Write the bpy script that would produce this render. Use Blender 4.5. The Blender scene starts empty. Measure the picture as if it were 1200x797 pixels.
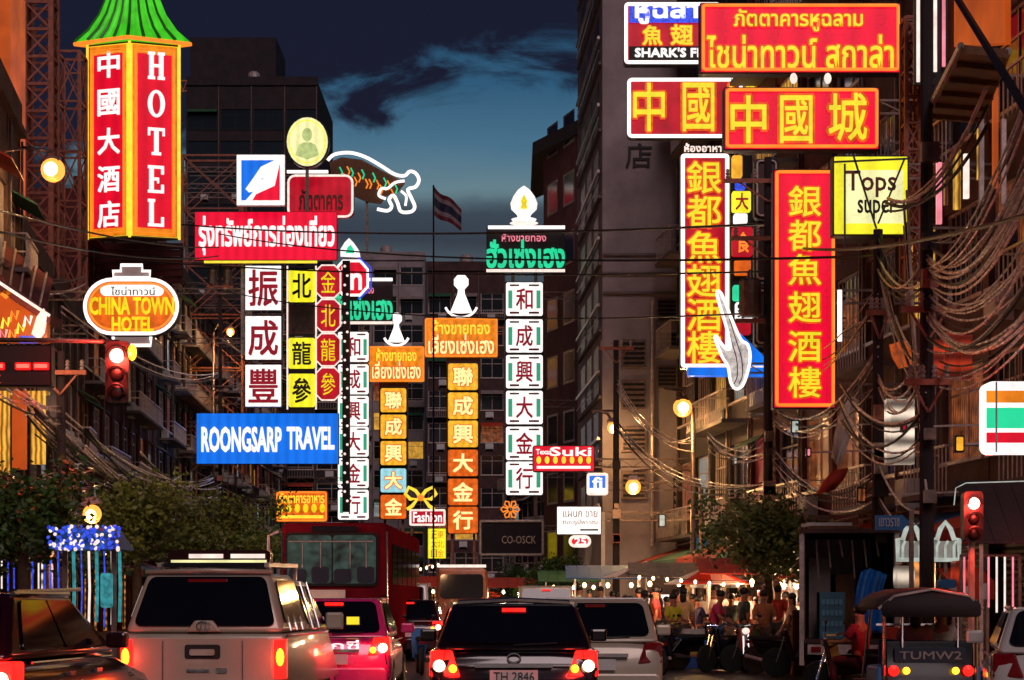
import bpy, bmesh, math, random
from mathutils import Vector, Matrix
R = math.radians
random.seed(7)
SC = bpy.context.scene
COL = SC.collection

# ------------------------------------------------------------ camera
F, CX, HY, CH = 2400.0, 600.0, 703.0, 1.5          # focal length in photo pixels, principal column, horizon row, eye height
cd = bpy.data.cameras.new('camera')
cd.sensor_width = 36; cd.sensor_fit = 'HORIZONTAL'; cd.lens = F / 1200 * 36
cd.shift_y = (HY - 398.5) / 1200
cd.clip_start = .3; cd.clip_end = 4000
cam = bpy.data.objects.new('camera', cd); COL.objects.link(cam)
cam.location = (0, 0, CH); cam.rotation_euler = (R(90), 0, 0)
SC.camera = cam

def lin(h):
    h = h.lstrip('#'); c = [int(h[i:i+2], 16) / 255 for i in (0, 2, 4)]
    return tuple((x / 12.92 if x <= .04045 else ((x + .055) / 1.055) ** 2.4) for x in c)

# ------------------------------------------------------------ world: dusk sky
wd = bpy.data.worlds.new('World'); SC.world = wd; wd.use_nodes = True
nt = wd.node_tree; N = nt.nodes; LK = nt.links
bg = N['Background']
tc = N.new('ShaderNodeTexCoord'); sx = N.new('ShaderNodeSeparateXYZ'); LK.new(tc.outputs['Generated'], sx.inputs[0])
mp = N.new('ShaderNodeMapping'); mp.inputs['Scale'].default_value = (6, 6, 15); LK.new(tc.outputs['Generated'], mp.inputs[0])
n1 = N.new('ShaderNodeTexNoise'); n1.inputs['Scale'].default_value = 2.2; n1.inputs['Detail'].default_value = 12; n1.inputs['Roughness'].default_value = .6
n1.inputs['Distortion'].default_value = .6
LK.new(mp.outputs[0], n1.inputs[0])
# elevation ramp of the clear dusk sky
rp = N.new('ShaderNodeValToRGB'); cr = rp.color_ramp
stops = [(0.0, '#20242c'), (.12, '#262c38'), (.150, '#343f4a'), (.170, '#48565f'), (.180, '#323a48'), (.193, '#3a4654'), (.201, '#66828c'), (.222, '#48708a'), (.25, '#2c5878'), (.30, '#183858'), (.6, '#0e1426'), (1, '#0a0d1a')]
cr.elements[0].position = 0; cr.elements[0].color = (*lin(stops[0][1]), 1)
cr.elements[1].position = 1; cr.elements[1].color = (*lin(stops[-1][1]), 1)
for p, c in stops[1:-1]:
    e = cr.elements.new(p); e.color = (*lin(c), 1)
mb_ = N.new('ShaderNodeMath'); mb_.operation = 'MULTIPLY_ADD'; LK.new(n1.outputs[0], mb_.inputs[0]); mb_.inputs[1].default_value = .012; LK.new(sx.outputs[2], mb_.inputs[2])
LK.new(mb_.outputs[0], rp.inputs[0])
# ragged dark cloud deck
ma = N.new('ShaderNodeMath'); ma.operation = 'MULTIPLY_ADD'; LK.new(n1.outputs[0], ma.inputs[0]); ma.inputs[1].default_value = .16; LK.new(sx.outputs[2], ma.inputs[2])
mx_ = N.new('ShaderNodeMath'); mx_.operation = 'MULTIPLY_ADD'; LK.new(sx.outputs[0], mx_.inputs[0]); mx_.inputs[1].default_value = -.22; LK.new(ma.outputs[0], mx_.inputs[2])
mr = N.new('ShaderNodeMapRange'); mr.interpolation_type = 'SMOOTHSTEP'; LK.new(mx_.outputs[0], mr.inputs[0]); mr.inputs[1].default_value = .314; mr.inputs[2].default_value = .342
mc = N.new('ShaderNodeMix'); mc.data_type = 'RGBA'; LK.new(mr.outputs[0], mc.inputs[0]); LK.new(rp.outputs[0], mc.inputs[6]); mc.inputs[7].default_value = (*lin('#12132a'), 1)
sky = N.new('ShaderNodeTexSky'); sky.sky_type = 'NISHITA'; sky.sun_disc = False; sky.sun_elevation = R(2); sky.sun_rotation = R(172)
ad = N.new('ShaderNodeMix'); ad.data_type = 'RGBA'; ad.blend_type = 'ADD'; ad.inputs[0].default_value = .003
LK.new(mc.outputs[2], ad.inputs[6]); LK.new(sky.outputs[0], ad.inputs[7])
LK.new(ad.outputs[2], bg.inputs[0]); bg.inputs[1].default_value = 1.0

# ------------------------------------------------------------ last glow of the sun behind the camera
sl = bpy.data.lights.new('sun', 'SUN'); sl.energy = .9; sl.angle = R(25); sl.color = (1, .76, .76)
so = bpy.data.objects.new('sun', sl); COL.objects.link(so); so.rotation_euler = (R(55), 0, R(8))
SC.view_settings.view_transform = 'Standard'; SC.view_settings.look = 'None'
SC.view_settings.exposure = 0.0; SC.view_settings.gamma = 1

# ------------------------------------------------------------ helpers
def W(px, py, Y): return Vector(((px - CX) * Y / F, Y, CH + (HY - py) * Y / F))
def X(px, Y): return (px - CX) * Y / F
def Z(py, Y): return CH + (HY - py) * Y / F

def pbr(name, col, rough=.7, metal=0., var=.25, scale=3., bump=.15, coat=0.):
    m = bpy.data.materials.new(name); m.use_nodes = True
    n = m.node_tree.nodes; l = m.node_tree.links; b = n['Principled BSDF']
    c = lin(col) if isinstance(col, str) else col
    b.inputs['Roughness'].default_value = rough; b.inputs['Metallic'].default_value = metal
    b.inputs['Coat Weight'].default_value = coat; b.inputs['Coat Roughness'].default_value = .08
    if var > 0:
        t = n.new('ShaderNodeTexCoord'); z = n.new('ShaderNodeTexNoise'); z.inputs['Scale'].default_value = scale
        z.inputs['Detail'].default_value = 7; z.inputs['Roughness'].default_value = .65
        l.new(t.outputs['Object'], z.inputs[0])
        r = n.new('ShaderNodeValToRGB'); l.new(z.outputs[0], r.inputs[0])
        r.color_ramp.elements[0].position = .34; r.color_ramp.elements[1].position = .68
        r.color_ramp.elements[0].color = (*[x * (1 - var) for x in c], 1)
        r.color_ramp.elements[1].color = (*[min(1, x * (1 + var)) for x in c], 1)
        l.new(r.outputs[0], b.inputs['Base Color'])
        mrr = n.new('ShaderNodeMapRange'); l.new(z.outputs[0], mrr.inputs[0]); mrr.inputs[3].default_value = max(.03, rough - .12); mrr.inputs[4].default_value = min(1, rough + .12)
        l.new(mrr.outputs[0], b.inputs['Roughness'])
        if bump > 0:
            z2 = n.new('ShaderNodeTexNoise'); z2.inputs['Scale'].default_value = scale * 9; z2.inputs['Detail'].default_value = 5; l.new(t.outputs['Object'], z2.inputs[0])
            bp = n.new('ShaderNodeBump'); bp.inputs['Strength'].default_value = bump; bp.inputs['Distance'].default_value = .03
            l.new(z2.outputs[0], bp.inputs['Height']); l.new(bp.outputs[0], b.inputs['Normal'])
    else:
        b.inputs['Base Color'].default_value = (*c, 1)
    return m

def emi(name, col, s=1., var=.12, scale=1.5, base=None, sample=True):
    """something that glows"""
    m = bpy.data.materials.new(name); m.use_nodes = True
    n = m.node_tree.nodes; l = m.node_tree.links; b = n['Principled BSDF']
    c = lin(col) if isinstance(col, str) else col
    b.inputs['Base Color'].default_value = (*[x * .18 for x in (lin(base) if base else c)], 1)
    b.inputs['Roughness'].default_value = .35
    b.inputs['Emission Color'].default_value = (*c, 1)
    b.inputs['Emission Strength'].default_value = s
    if var > 0:
        t = n.new('ShaderNodeTexCoord'); z = n.new('ShaderNodeTexNoise'); z.inputs['Scale'].default_value = scale; z.inputs['Detail'].default_value = 3
        l.new(t.outputs['Object'], z.inputs[0])
        mrr = n.new('ShaderNodeMapRange'); l.new(z.outputs[0], mrr.inputs[0]); mrr.inputs[1].default_value = .3; mrr.inputs[2].default_value = .7
        mrr.inputs[3].default_value = s * (1 - var); mrr.inputs[4].default_value = s * (1 + var)
        if name.startswith(('face','window_lit','shop')):
            wv = n.new('ShaderNodeTexWave'); wv.inputs['Scale'].default_value = .55 if name[0] == 'f' else 2.6; wv.inputs['Distortion'].default_value = .25 if name[0] == 'f' else 2.5;
            if name.startswith('shop'): wv.bands_direction = 'Z'; wv.inputs['Scale'].default_value = .9
            l.new(t.outputs['Object'], wv.inputs[0])
            m2 = n.new('ShaderNodeMapRange'); l.new(wv.outputs['Fac'], m2.inputs[0]); m2.inputs[3].default_value = .9 if name[0] == 'f' else .12; m2.inputs[4].default_value = 1.12
            ng = n.new('ShaderNodeTexNoise'); ng.inputs['Scale'].default_value = 14; ng.inputs['Detail'].default_value = 6; l.new(t.outputs['Object'], ng.inputs[0])
            m3 = n.new('ShaderNodeMapRange'); l.new(ng.outputs[0], m3.inputs[0]); m3.inputs[1].default_value = .3; m3.inputs[2].default_value = .5; m3.inputs[3].default_value = .82; m3.inputs[4].default_value = 1.
            a1 = n.new('ShaderNodeMath'); a1.operation = 'MULTIPLY'; l.new(mrr.outputs[0], a1.inputs[0]); l.new(m2.outputs[0], a1.inputs[1])
            a2 = n.new('ShaderNodeMath'); a2.operation = 'MULTIPLY'; l.new(a1.outputs[0], a2.inputs[0]); l.new(m3.outputs[0], a2.inputs[1])
            l.new(a2.outputs[0], b.inputs['Emission Strength'])
        if not name.startswith(('face','window_lit','shop')): l.new(mrr.outputs[0], b.inputs['Emission Strength'])
    try: m.cycles.emission_sampling = 'AUTO' if sample else 'NONE'
    except Exception: pass
    return m

def glass(name, col='#0a0c10', rough=.06):
    m = pbr(name, col, rough, 0, 0); m.node_tree.nodes['Principled BSDF'].inputs['Specular IOR Level'].default_value = .6
    return m

def clear_glass(name, tint=(.5, .55, .55), t=.55):
    m = bpy.data.materials.new(name); m.use_nodes = True
    b = m.node_tree.nodes['Principled BSDF']
    b.inputs['Base Color'].default_value = (*tint, 1); b.inputs['Roughness'].default_value = .05
    b.inputs['Transmission Weight'].default_value = t; b.inputs['IOR'].default_value = 1.05
    return m

M = dict(
    plaster_grey=pbr('plaster_grey', '#978a8e', .85, 0, .3, .45, .3), plaster_brown=pbr('plaster_brown', '#4a3030', .85, 0, .5, 1.1, .4),
    plaster_red=pbr('plaster_red', '#5c2428', .85, 0, .5, 1.1, .4), plaster_cream=pbr('plaster_cream', '#604642', .85, 0, .5, 1.1, .4),
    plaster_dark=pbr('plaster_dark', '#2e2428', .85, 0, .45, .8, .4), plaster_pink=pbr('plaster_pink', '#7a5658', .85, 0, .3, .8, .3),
    concrete=pbr('concrete', '#6c6260', .9, 0, .3, 1.2, .3), asphalt=pbr('asphalt', '#302a2a', .42, 0, .3, 1.5, .25),
    paving=pbr('paving', '#5a504c', .8, 0, .3, 2, .3), ground=pbr('ground', '#2c2624', .9, 0, .2, .2, .1),
    road_paint=pbr('road_paint', '#b8b4ae', .6, 0, .3, 6, .1), kerb=pbr('kerb', '#8a827c', .8, 0, .3, 3, .2),
    steel=pbr('steel', '#7e6a64', .4, .7, .35, 5, .1), steel_light=pbr('steel_light', '#c4b2ac', .35, .35, .3, 6, .1),
    rust=pbr('rust', '#a0604e', .6, .4, .4, 6, .2), black_metal=pbr('black_metal', '#141214', .4, .4, .2, 8, .05),
    chrome=pbr('chrome', '#c8c8c8', .15, 1, .05, 8, 0), rubber=pbr('rubber', '#0c0c0c', .8, 0, .2, 20, .1),
    cable=pbr('cable', '#0c0a0a', .5, 0, 0), cable_light=pbr('cable_light', '#dccac2', .28, .1, .2, 5, 0),
    dark=pbr('dark_interior', '#0d0a0a', .9, 0, 0), white=pbr('white_paint', '#c8c4c0', .5, 0, .12, 4, .05),
    bark=pbr('bark', '#4a3626', .9, 0, .4, 8, .5), leaf=pbr('leaf', '#3c5a1e', .55, 0, .6, 1.6, 0), leaf2=pbr('leaf_olive', '#566024', .55, 0, .6, 1.6, 0),
    leaf_palm=pbr('leaf_palm', '#2c4a18', .5, 0, .4, 2, 0), wood=pbr('wood', '#6a4022', .7, 0, .35, 5, .3),
    glass=glass('dark_glass', '#0b0c12'), window_glass=glass('window_glass', '#1a1c24', .12), shutter=pbr('shutter_metal', '#75605a', .5, .5, .3, 4, .1),
    clear=clear_glass('bus_glass'), bus_pane=emi('bus_interior_dim', '#58786e', .16, 1.0, 5.5),  # dim teal reflections on the bus panes put in as glow
    n_white=emi('neon_white', '#fff2ec', 1.5, .1, 3), n_white_soft=emi('neon_white_soft', '#ffe9dc', 1.05, .2, 6), n_green=emi('neon_green', '#27e0a0', .95, .15, 2), n_pink=emi('neon_pink', '#ff8a9c', .9, .3, 3),
    n_orange=emi('neon_orange', '#ff8a2a', 1.1, .15, 3), n_yellow=emi('neon_yellow', '#ffd83a', 1.15, .15, 3), n_gold=emi('neon_gold', '#f0d818', 1., .2, 4),
    f_red=emi('face_red', '#d80c28', 1.1, .12, .8), f_red2=emi('face_red_deep', '#b40c22', 1.0, .25, 1.2), f_redhot=emi('face_red_bright', '#e00830', 1.15, .08, .7),
    f_blue=emi('face_blue', '#0c6ce0', 1.1, .1, .6), f_white=emi('face_white', '#fff6f2', 1.2, .06, 1.5), f_yellow=emi('face_yellow', '#f0e628', 1.15, .1, 2),
    f_orange=emi('face_orange', '#f08418', .95, .3, 2.5), f_orange2=emi('face_orange_red', '#e86414', .9, .35, 2.5), f_cream=emi('face_cream', '#fbf6b0', 1., .1, 2), f_amber=emi('face_amber', '#ffb42c', 1.0, .3, 2.5),
    f_gold_lit=emi('lettering_gold', '#fff0a0', 1.1, .15, 4), f_cyan=emi('face_cyan', '#9fdce6', .95, .15, 4), f_dark=pbr('unlit_panel', '#3a1c12', .5, 0, .3, 3, .1),
    t_white=emi('lettering_white', '#fff8f4', 1.1, .05, 4), t_yellow=emi('lettering_yellow', '#f4e02c', 1., .12, 5), t_red=pbr('lettering_red', '#a0101c', .5, 0, .2, 5, 0), t_redlit=emi('lettering_red_lit', '#b81830', .55, .2, 5),
    t_black=pbr('lettering_black', '#100c0c', .5, 0, 0), t_dark=pbr('lettering_dark', '#1c1210', .6, 0, 0), t_brown=pbr('lettering_brown', '#7c2c18', .5, 0, 0), t_teal=emi('side_teal', '#3cb48c', .75, .1, 5),
    green_roof=emi('roof_green_lit', '#48d824', .75, .3, 2.0), green_dark=pbr('roof_green_dark', '#1c7a18', .4, 0, .2, 4, .1),  # the roof is no lamp; light on it is put in as emission
    lamp=emi('lamp_sodium', '#ffc878', 14, 0), lamp_white=emi('lamp_white', '#fff0d8', 6, 0), lamp_warm=emi('bulb_warm', '#ffd090', 7, 0), led_blue=emi('led_blue', '#2c4ad8', 1.1, .6, 12), led_cyan=emi('led_cyan', '#3c98a0', .7, .5, 9),
    led_red=emi('led_red', '#ff3a30', 6, 0), led_redsoft=emi('led_red_glow', '#e01818', 1.3, .2, 4), tail=emi('tail_light', '#ff1a14', 2.6, .3, 10), tail_hot=emi('brake_bulb', '#ffd0a0', 8, 0), amber=emi('indicator_amber', '#ffb020', 5, 0), tail_off=pbr('tail_lens', '#7c0a0c', .15, 0, .1, 10, 0, .5),
    win_warm=emi('window_lit_warm', '#c87040', .4, .8, 2.6), win_red=emi('window_lit_red', '#b8343c', .5, .5, 2), win_cool=emi('window_lit_cool', '#b8c8c8', .5, .4, 2), win_yellow=emi('window_lit_yellow', '#f0b040', 1.0, .4, 1.5),
    shop=emi('shop_interior_lit', '#e09048', .7, .75, 1.4), shop_white=emi('shop_interior_white', '#ffe8d0', .9, .7, 1.2), shop_red=emi('shop_interior_red', '#d84020', .6, .7, 1.2),
    wall_glow_orange=emi('wall_lit_orange', '#d85a1c', .6, .4, .8),  # light falling on orange walls put in as emission
    car_silver=pbr('car_silver', '#b4a692', .38, .15, .06, 2, 0, .5), car_dark=pbr('car_dark', '#140f12', .22, .4, .05, 2, 0, .8), car_maroon=pbr('car_maroon', '#32060c', .22, .4, .1, 2, 0, .8),
    car_pink=pbr('car_pink', '#e0307a', .25, .1, .06, 2, 0, .8), car_white=pbr('car_white', '#c2bcb6', .25, 0, .05, 2, 0, .8), bus_red=pbr('bus_maroon', '#64141e', .6, 0, .2, 2, .03, 0), bus_brown=pbr('bus_brown', '#8a4a30', .45, .1, .3, 2, .05, .2), bus_cream=pbr('bus_cream', '#d8ccc0', .4, 0, .15, 3, 0, .2),
    awning_blue=pbr('awning_blue', '#2468a8', .6, 0, .2, 3, .1), awning_red=pbr('awning_red', '#b8341c', .7, 0, .25, 3, .1), awning_green=pbr('awning_green', '#2c5c40', .7, 0, .25, 3, .1), tarp_blue=pbr('tarp_blue', '#1c74d0', .45, 0, .2, 5, .3), awning_grey=pbr('awning_grey', '#8a7c78', .7, 0, .25, 3, .1),
    tile_roof=pbr('roof_tile', '#7a3a24', .6, 0, .35, 3, .3), skin=pbr('skin', '#9a6244', .5, 0, .1, 8, 0), hair=pbr('hair', '#0c0808', .5, 0, .2, 30, .1),
)
M['board_navy'] = pbr('board_navy','#141c30',.5,0,.2,4,0)
M['globe_orange'] = emi('globe_orange',(1,.33,.05),1.9,0)
M['cloth_glow_orange'] = emi('cloth_lit_orange','#e06028',.5,.6,5)  # light on the orange cloth put in as emission
M['letter_rim_orange'] = emi('letter_rim_orange','#ff6414',.75,.35,5)  # glow fringe around yellow letters, put in as emissive copies behind them
M['claw_face'] = emi('claw_face','#dccfca',.75,.5,7)
M['neon_dim'] = emi('neon_dim_white','#d8e4d8',.55,.35,6)
M['disc_green'] = emi('disc_pale_green','#c8d88a',.8,.3,3)
M['signal_hot'] = emi('signal_hot','#ff9c86',9,0)
def solid(name, col, r=.7): 
    if name not in M: M[name] = pbr(name, col, r, 0, .12, 6, .05)
    return M[name]

M['bus_red'].node_tree.nodes['Principled BSDF'].inputs['Specular IOR Level'].default_value = 0
class MB:
    def __init__(s): s.v = []; s.f = []
    def add(s, vs, fs):
        o = len(s.v); s.v += [Vector(v) for v in vs]; s.f += [tuple(i + o for i in f) for f in fs]; return s
    def box(s, x0, x1, y0, y1, z0, z1):
        return s.add([(x0,y0,z0),(x1,y0,z0),(x1,y1,z0),(x0,y1,z0),(x0,y0,z1),(x1,y0,z1),(x1,y1,z1),(x0,y1,z1)],
                     [(3,2,1,0),(4,5,6,7),(0,1,5,4),(1,2,6,5),(2,3,7,6),(3,0,4,7)])
    def hexa(s, p):  # 4 bottom (ccw), 4 top
        return s.add(p, [(3,2,1,0),(4,5,6,7),(0,1,5,4),(1,2,6,5),(2,3,7,6),(3,0,4,7)])
    def bar(s, a, b, w, h=None):
        a = Vector(a); b = Vector(b); h = h or w; d = (b - a)
        if d.length < 1e-6: return s
        d.normalize(); up = Vector((0,0,1)) if abs(d.z) < .95 else Vector((0,1,0))
        sd = d.cross(up).normalized() * w / 2; u = sd.cross(d).normalized() * h / 2
        return s.hexa([a-sd-u, a+sd-u, b+sd-u, b-sd-u, a-sd+u, a+sd+u, b+sd+u, b-sd+u])
    def tube(s, pts, r, n=6, closed=False, taper=None):
        pts = [Vector(p) for p in pts]; k = len(pts); o = len(s.v); pu = None
        for i, p in enumerate(pts):
            a = pts[i-1] if (i > 0 or closed) else p; b = pts[(i+1) % k] if (i < k-1 or closed) else p
            d = (b - a); d = d.normalized() if d.length > 1e-9 else Vector((0,0,1))
            u = pu if pu is not None else (Vector((0,1,0)) if abs(d.y) < .9 else Vector((0,0,1)))
            sd = d.cross(u)
            if sd.length < 1e-6: sd = d.cross(Vector((1,0,0)))
            sd.normalize(); u = sd.cross(d).normalized(); pu = u
            rr = r * (taper[i] if taper else 1)
            for j in range(n):
                t = 2*math.pi*j/n; s.v.append(p + sd*math.cos(t)*rr + u*math.sin(t)*rr)
        for i in range(k if closed else k-1):
            for j in range(n):
                i2 = (i+1) % k
                s.f.append((o+i*n+j, o+i*n+(j+1)%n, o+i2*n+(j+1)%n, o+i2*n+j))
        if not closed:
            s.f.append(tuple(o+j for j in reversed(range(n)))); s.f.append(tuple(o+(k-1)*n+j for j in range(n)))
        return s
    def lathe(s, c, prof, n=14, axis='z'):
        c = Vector(c); o = len(s.v)
        for r, h in prof:
            for j in range(n):
                t = 2*math.pi*j/n; a, b = r*math.cos(t), r*math.sin(t)
                s.v.append(c + (Vector((a,b,h)) if axis == 'z' else Vector((a,h,b)) if axis == 'y' else Vector((h,a,b))))
        k = len(prof)
        for i in range(k-1):
            for j in range(n): s.f.append((o+i*n+j, o+i*n+(j+1)%n, o+(i+1)*n+(j+1)%n, o+(i+1)*n+j))
        s.f.append(tuple(o+j for j in reversed(range(n)))); s.f.append(tuple(o+(k-1)*n+j for j in range(n)))
        return s
    def prism(s, poly, y0, y1):   # polygon in x,z extruded along y
        n = len(poly); return s.add([(x,y0,z) for x,z in poly] + [(x,y1,z) for x,z in poly],
            [tuple(range(n)), tuple(reversed(range(n,2*n)))] + [((i+1)%n, i, n+i, n+(i+1)%n) for i in range(n)])
    def ball(s, c, rx, ry=None, rz=None, n=12, m=8):
        ry = ry or rx; rz = rz or rx; c = Vector(c); o = len(s.v)
        for i in range(m+1):
            p = math.pi*i/m
            for j in range(n):
                t = 2*math.pi*j/n; s.v.append(c + Vector((rx*math.sin(p)*math.cos(t), ry*math.sin(p)*math.sin(t), -rz*math.cos(p))))
        for i in range(m):
            for j in range(n): s.f.append((o+i*n+j, o+i*n+(j+1)%n, o+(i+1)*n+(j+1)%n, o+(i+1)*n+j))
        return s
    def build(s, name, mat, parent=None, org=None, smooth=False, bevel=0, seg=2):
        me = bpy.data.meshes.new(name); o_ = Vector(org) if org is not None else Vector()
        me.from_pydata([tuple(v - o_) for v in s.v], [], s.f); me.update()
        me.materials.append(M[mat] if isinstance(mat, str) else mat)
        if smooth: me.polygons.foreach_set('use_smooth', [True]*len(me.polygons))
        o = bpy.data.objects.new(name, me); COL.objects.link(o)
        if parent is not None: o.parent = parent
        elif org is not None: o.location = o_
        if bevel:
            b = o.modifiers.new('bevel', 'BEVEL'); b.width = bevel; b.segments = seg; b.limit_method = 'ANGLE'; b.angle_limit = R(30)
            if smooth: pass
        return o

def empty(name, label, cat, loc, rz=0, group=None):
    o = bpy.data.objects.new(name, None); COL.objects.link(o); o.location = loc; o.rotation_euler = (0,0,rz); o.empty_display_size = .3
    o['label'] = label; o['category'] = cat
    if group: o['group'] = group
    return o
def tag(o, label, cat, group=None, kind=None):
    if label: o['label'] = label
    if cat: o['category'] = cat
    if group: o['group'] = group
    if kind: o['kind'] = kind
    return o
def struct(o): o['kind'] = 'structure'; return o
def copy_tree(o, parent=None):
    c = o.copy(); COL.objects.link(c); c.parent = parent
    for ch in list(o.children): copy_tree(ch, c)
    return c
def point(name, loc, e, col, r=.15, parent=None):
    l = bpy.data.lights.new(name, 'POINT'); l.energy = e; l.color = col; l.shadow_soft_size = r
    o = bpy.data.objects.new(name, l); COL.objects.link(o); o.location = loc
    if parent is not None: o.parent = parent
    return o

def smooth(p, n=4, closed=False):
    p = [Vector(q) for q in p]; k = len(p); out = []
    for i in range(k if closed else k-1):
        a, b, c, d = (p[(i-1)%k] if closed or i else p[0]), p[i], p[(i+1)%k], (p[(i+2)%k] if closed or i+2 < k else p[-1])
        for j in range(n):
            t = j/n; out.append(.5*((2*b)+(c-a)*t+(2*a-5*b+4*c-d)*t*t+(3*b-a-3*c+d)*t*t*t))
    if not closed: out.append(p[-1])
    return out
# text as real raised letters -------------------------------------------------
_T = {}
def text_mesh(t, bold=.0, res=2):
    k = (t, bold)
    if k in _T: return _T[k]
    c = bpy.data.curves.new('lettering', 'FONT'); c.body = t; c.size = 1; c.resolution_u = res; c.extrude = .5; c.fill_mode = 'FRONT'
    o = bpy.data.objects.new('lettering', c); COL.objects.link(o)
    me = o.evaluated_get(bpy.context.evaluated_depsgraph_get()).to_mesh()
    vs = [v.co.copy() for v in me.vertices]; fs = [tuple(p.vertices) for p in me.polygons]
    bpy.data.objects.remove(o)
    if bold:
        n = len(vs); v0 = list(vs); f0 = list(fs)
        for q, (dx, dz) in enumerate(((bold, 0), (0, bold), (bold, bold))):
            vs += [Vector((v.x+dx, v.y+dz, v.z*(1-.05*(q+1)))) for v in v0]; fs += [tuple(i+n*(q+1) for i in f) for f in f0]
    x0 = min(v.x for v in vs); x1 = max(v.x for v in vs); y0 = min(v.y for v in vs); y1 = max(v.y for v in vs)
    vs = [((v.x-x0)/(x1-x0), (v.y-y0)/(y1-y0), v.z) for v in vs]
    _T[k] = (vs, fs); return _T[k]
def text_on(t, P0, u, v, mat, parent, org, name='lettering', bold=0., depth=.05, out=None):
    """letters filling the rectangle P0 + u,v; depth outwards"""
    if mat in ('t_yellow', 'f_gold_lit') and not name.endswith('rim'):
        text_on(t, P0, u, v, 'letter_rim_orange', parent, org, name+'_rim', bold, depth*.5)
    vs, fs = text_mesh(t, bold); P0 = Vector(P0)
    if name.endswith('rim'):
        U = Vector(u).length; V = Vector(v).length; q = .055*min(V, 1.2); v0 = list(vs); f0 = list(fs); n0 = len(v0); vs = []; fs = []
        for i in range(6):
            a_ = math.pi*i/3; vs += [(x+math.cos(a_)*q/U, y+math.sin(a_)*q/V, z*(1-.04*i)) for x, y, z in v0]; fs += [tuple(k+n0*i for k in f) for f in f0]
    u = Vector(u); v = Vector(v); n = u.cross(v).normalized()
    mb = MB(); mb.add([P0 + u*a + v*b + n*(c*depth) for a, b, c in vs], fs)
    return mb.build(name, mat, parent, org)
def text_px(t, x0, y0, x1, y1, Y, mat, parent, org, name='lettering', bold=0., depth=.06):
    P = W(x0, y1, Y); return text_on(t, P, W(x1, y1, Y)-P, W(x0, y0, Y)-P, mat, parent, org, name, bold, depth)

def rrect(x0, z0, x1, z1, r, k=4):
    pts = []
    for cx, cz, a in ((x1-r, z1-r, 0), (x0+r, z1-r, 90), (x0+r, z0+r, 180), (x1-r, z0+r, 270)):
        for i in range(k+1):
            t = R(a + 90*i/k); pts.append((cx+r*math.cos(t), cz+r*math.sin(t)))
    return pts

def interp(tab, y):
    for (a, xa), (b, xb) in zip(tab, tab[1:]):
        if y <= b: return xa + (xb-xa)*(y-a)/(b-a)
    return tab[-1][1]
BL = [(10,-11),(45,-12.5),(60,-14.5),(82,-17.3),(108,-19),(145,-21),(200,-22)]      # building line, left
BR = [(10,12),(22,11.5),(38,9.8),(50,8.6),(62,7.2),(74,6.0),(75,3.3),(86,2.87),(104,4),(112,1.8),(150,1.5)]

def sign(name, label, cat, x0, y0, x1, y1, Y, face, group=None, depth=.35, casing='black_metal', border=None, br=.04, inset=4, corner=.0, side=None, arms=2, armrows=None):
    org = W((x0+x1)/2, y1, Y); r = empty(name, label, cat, org, 0, group)
    s = Y/F; a = W(x0, y1, Y); b = W(x1, y0, Y); cr_ = max(.04, corner*s)
    MB().prism([(p[0], p[1]) for p in rrect(a.x, a.z, b.x, b.z, cr_)], Y+.02, Y+depth).build('casing', casing, r, org)
    i = .03
    MB().prism(rrect(a.x+i, a.z+i, b.x-i, b.z-i, max(.02, cr_-i)), Y-.01, Y+.018).build('panel', face, r, org)
    if border:
        q = inset*s
        MB().tube([(p[0], Y-.06, p[1]) for p in rrect(a.x+q, a.z+q, b.x-q, b.z-q, max(.05, cr_*.9))], br, 6, True).build('neon_border', border, r, org)
    if side:
        xb = interp(BL, Y)-.3 if side < 0 else interp(BR, Y)+.3
        xe = (a.x if side < 0 else b.x)
        rows = armrows or [y0+(y1-y0)*(.12+.76*k/max(1, arms-1)) for k in range(arms)]
        if abs(xb-xe) > .3 and (xb-xe)*side > 0:
            for row in rows: truss(xe, xb, Z(row, Y), Y+depth*.6, .28, r, org)
    return r, org
def truss(xa, xb, z, y, h, parent, org, mat='steel'):
    mb = MB(); n = max(2, int(abs(xb-xa)/(h*1.6)))
    mb.bar((xa,y,z), (xb,y,z), .05); mb.bar((xa,y,z-h), (xb,y,z-h), .05)
    for i in range(n):
        u = xa+(xb-xa)*i/n; v = xa+(xb-xa)*(i+1)/n
        mb.bar((u,y,z-h if i%2 else z), (v,y,z if i%2 else z-h), .03)
    return mb.build('bracket', mat, parent, org)

# ------------------------------------------------------------ the ground, road and pavements
struct(MB().add([(-1500,-300,-.02),(1500,-300,-.02),(1500,2500,-.02),(-1500,2500,-.02)], [(0,1,2,3)]).build('ground', 'ground'))
KL = [(-20,-8.6),(5,-8.8),(35,-9.6),(60,-12),(85,-14.8),(110,-16.6),(150,-18.6),(230,-20)]
KR = [(-20,9.3),(5,9.2),(36,8.4),(44,7.0),(60,4.6),(75,1.6),(100,.6),(150,-.6),(230,-2)]
def strip(name, A, B, z, mat):
    ys = sorted({y for y, _ in A} | {y for y, _ in B}); v = []; f = []
    for y in ys: v += [(interp(A, y) if y > A[0][0] else A[0][1], y, z), (interp(B, y) if y > B[0][0] else B[0][1], y, z)]
    for i in range(len(ys)-1): f.append((2*i, 2*i+1, 2*i+3, 2*i+2))
    return struct(MB().add(v, f).build(name, mat))
strip('road', KL, KR, 0, 'asphalt')
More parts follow.
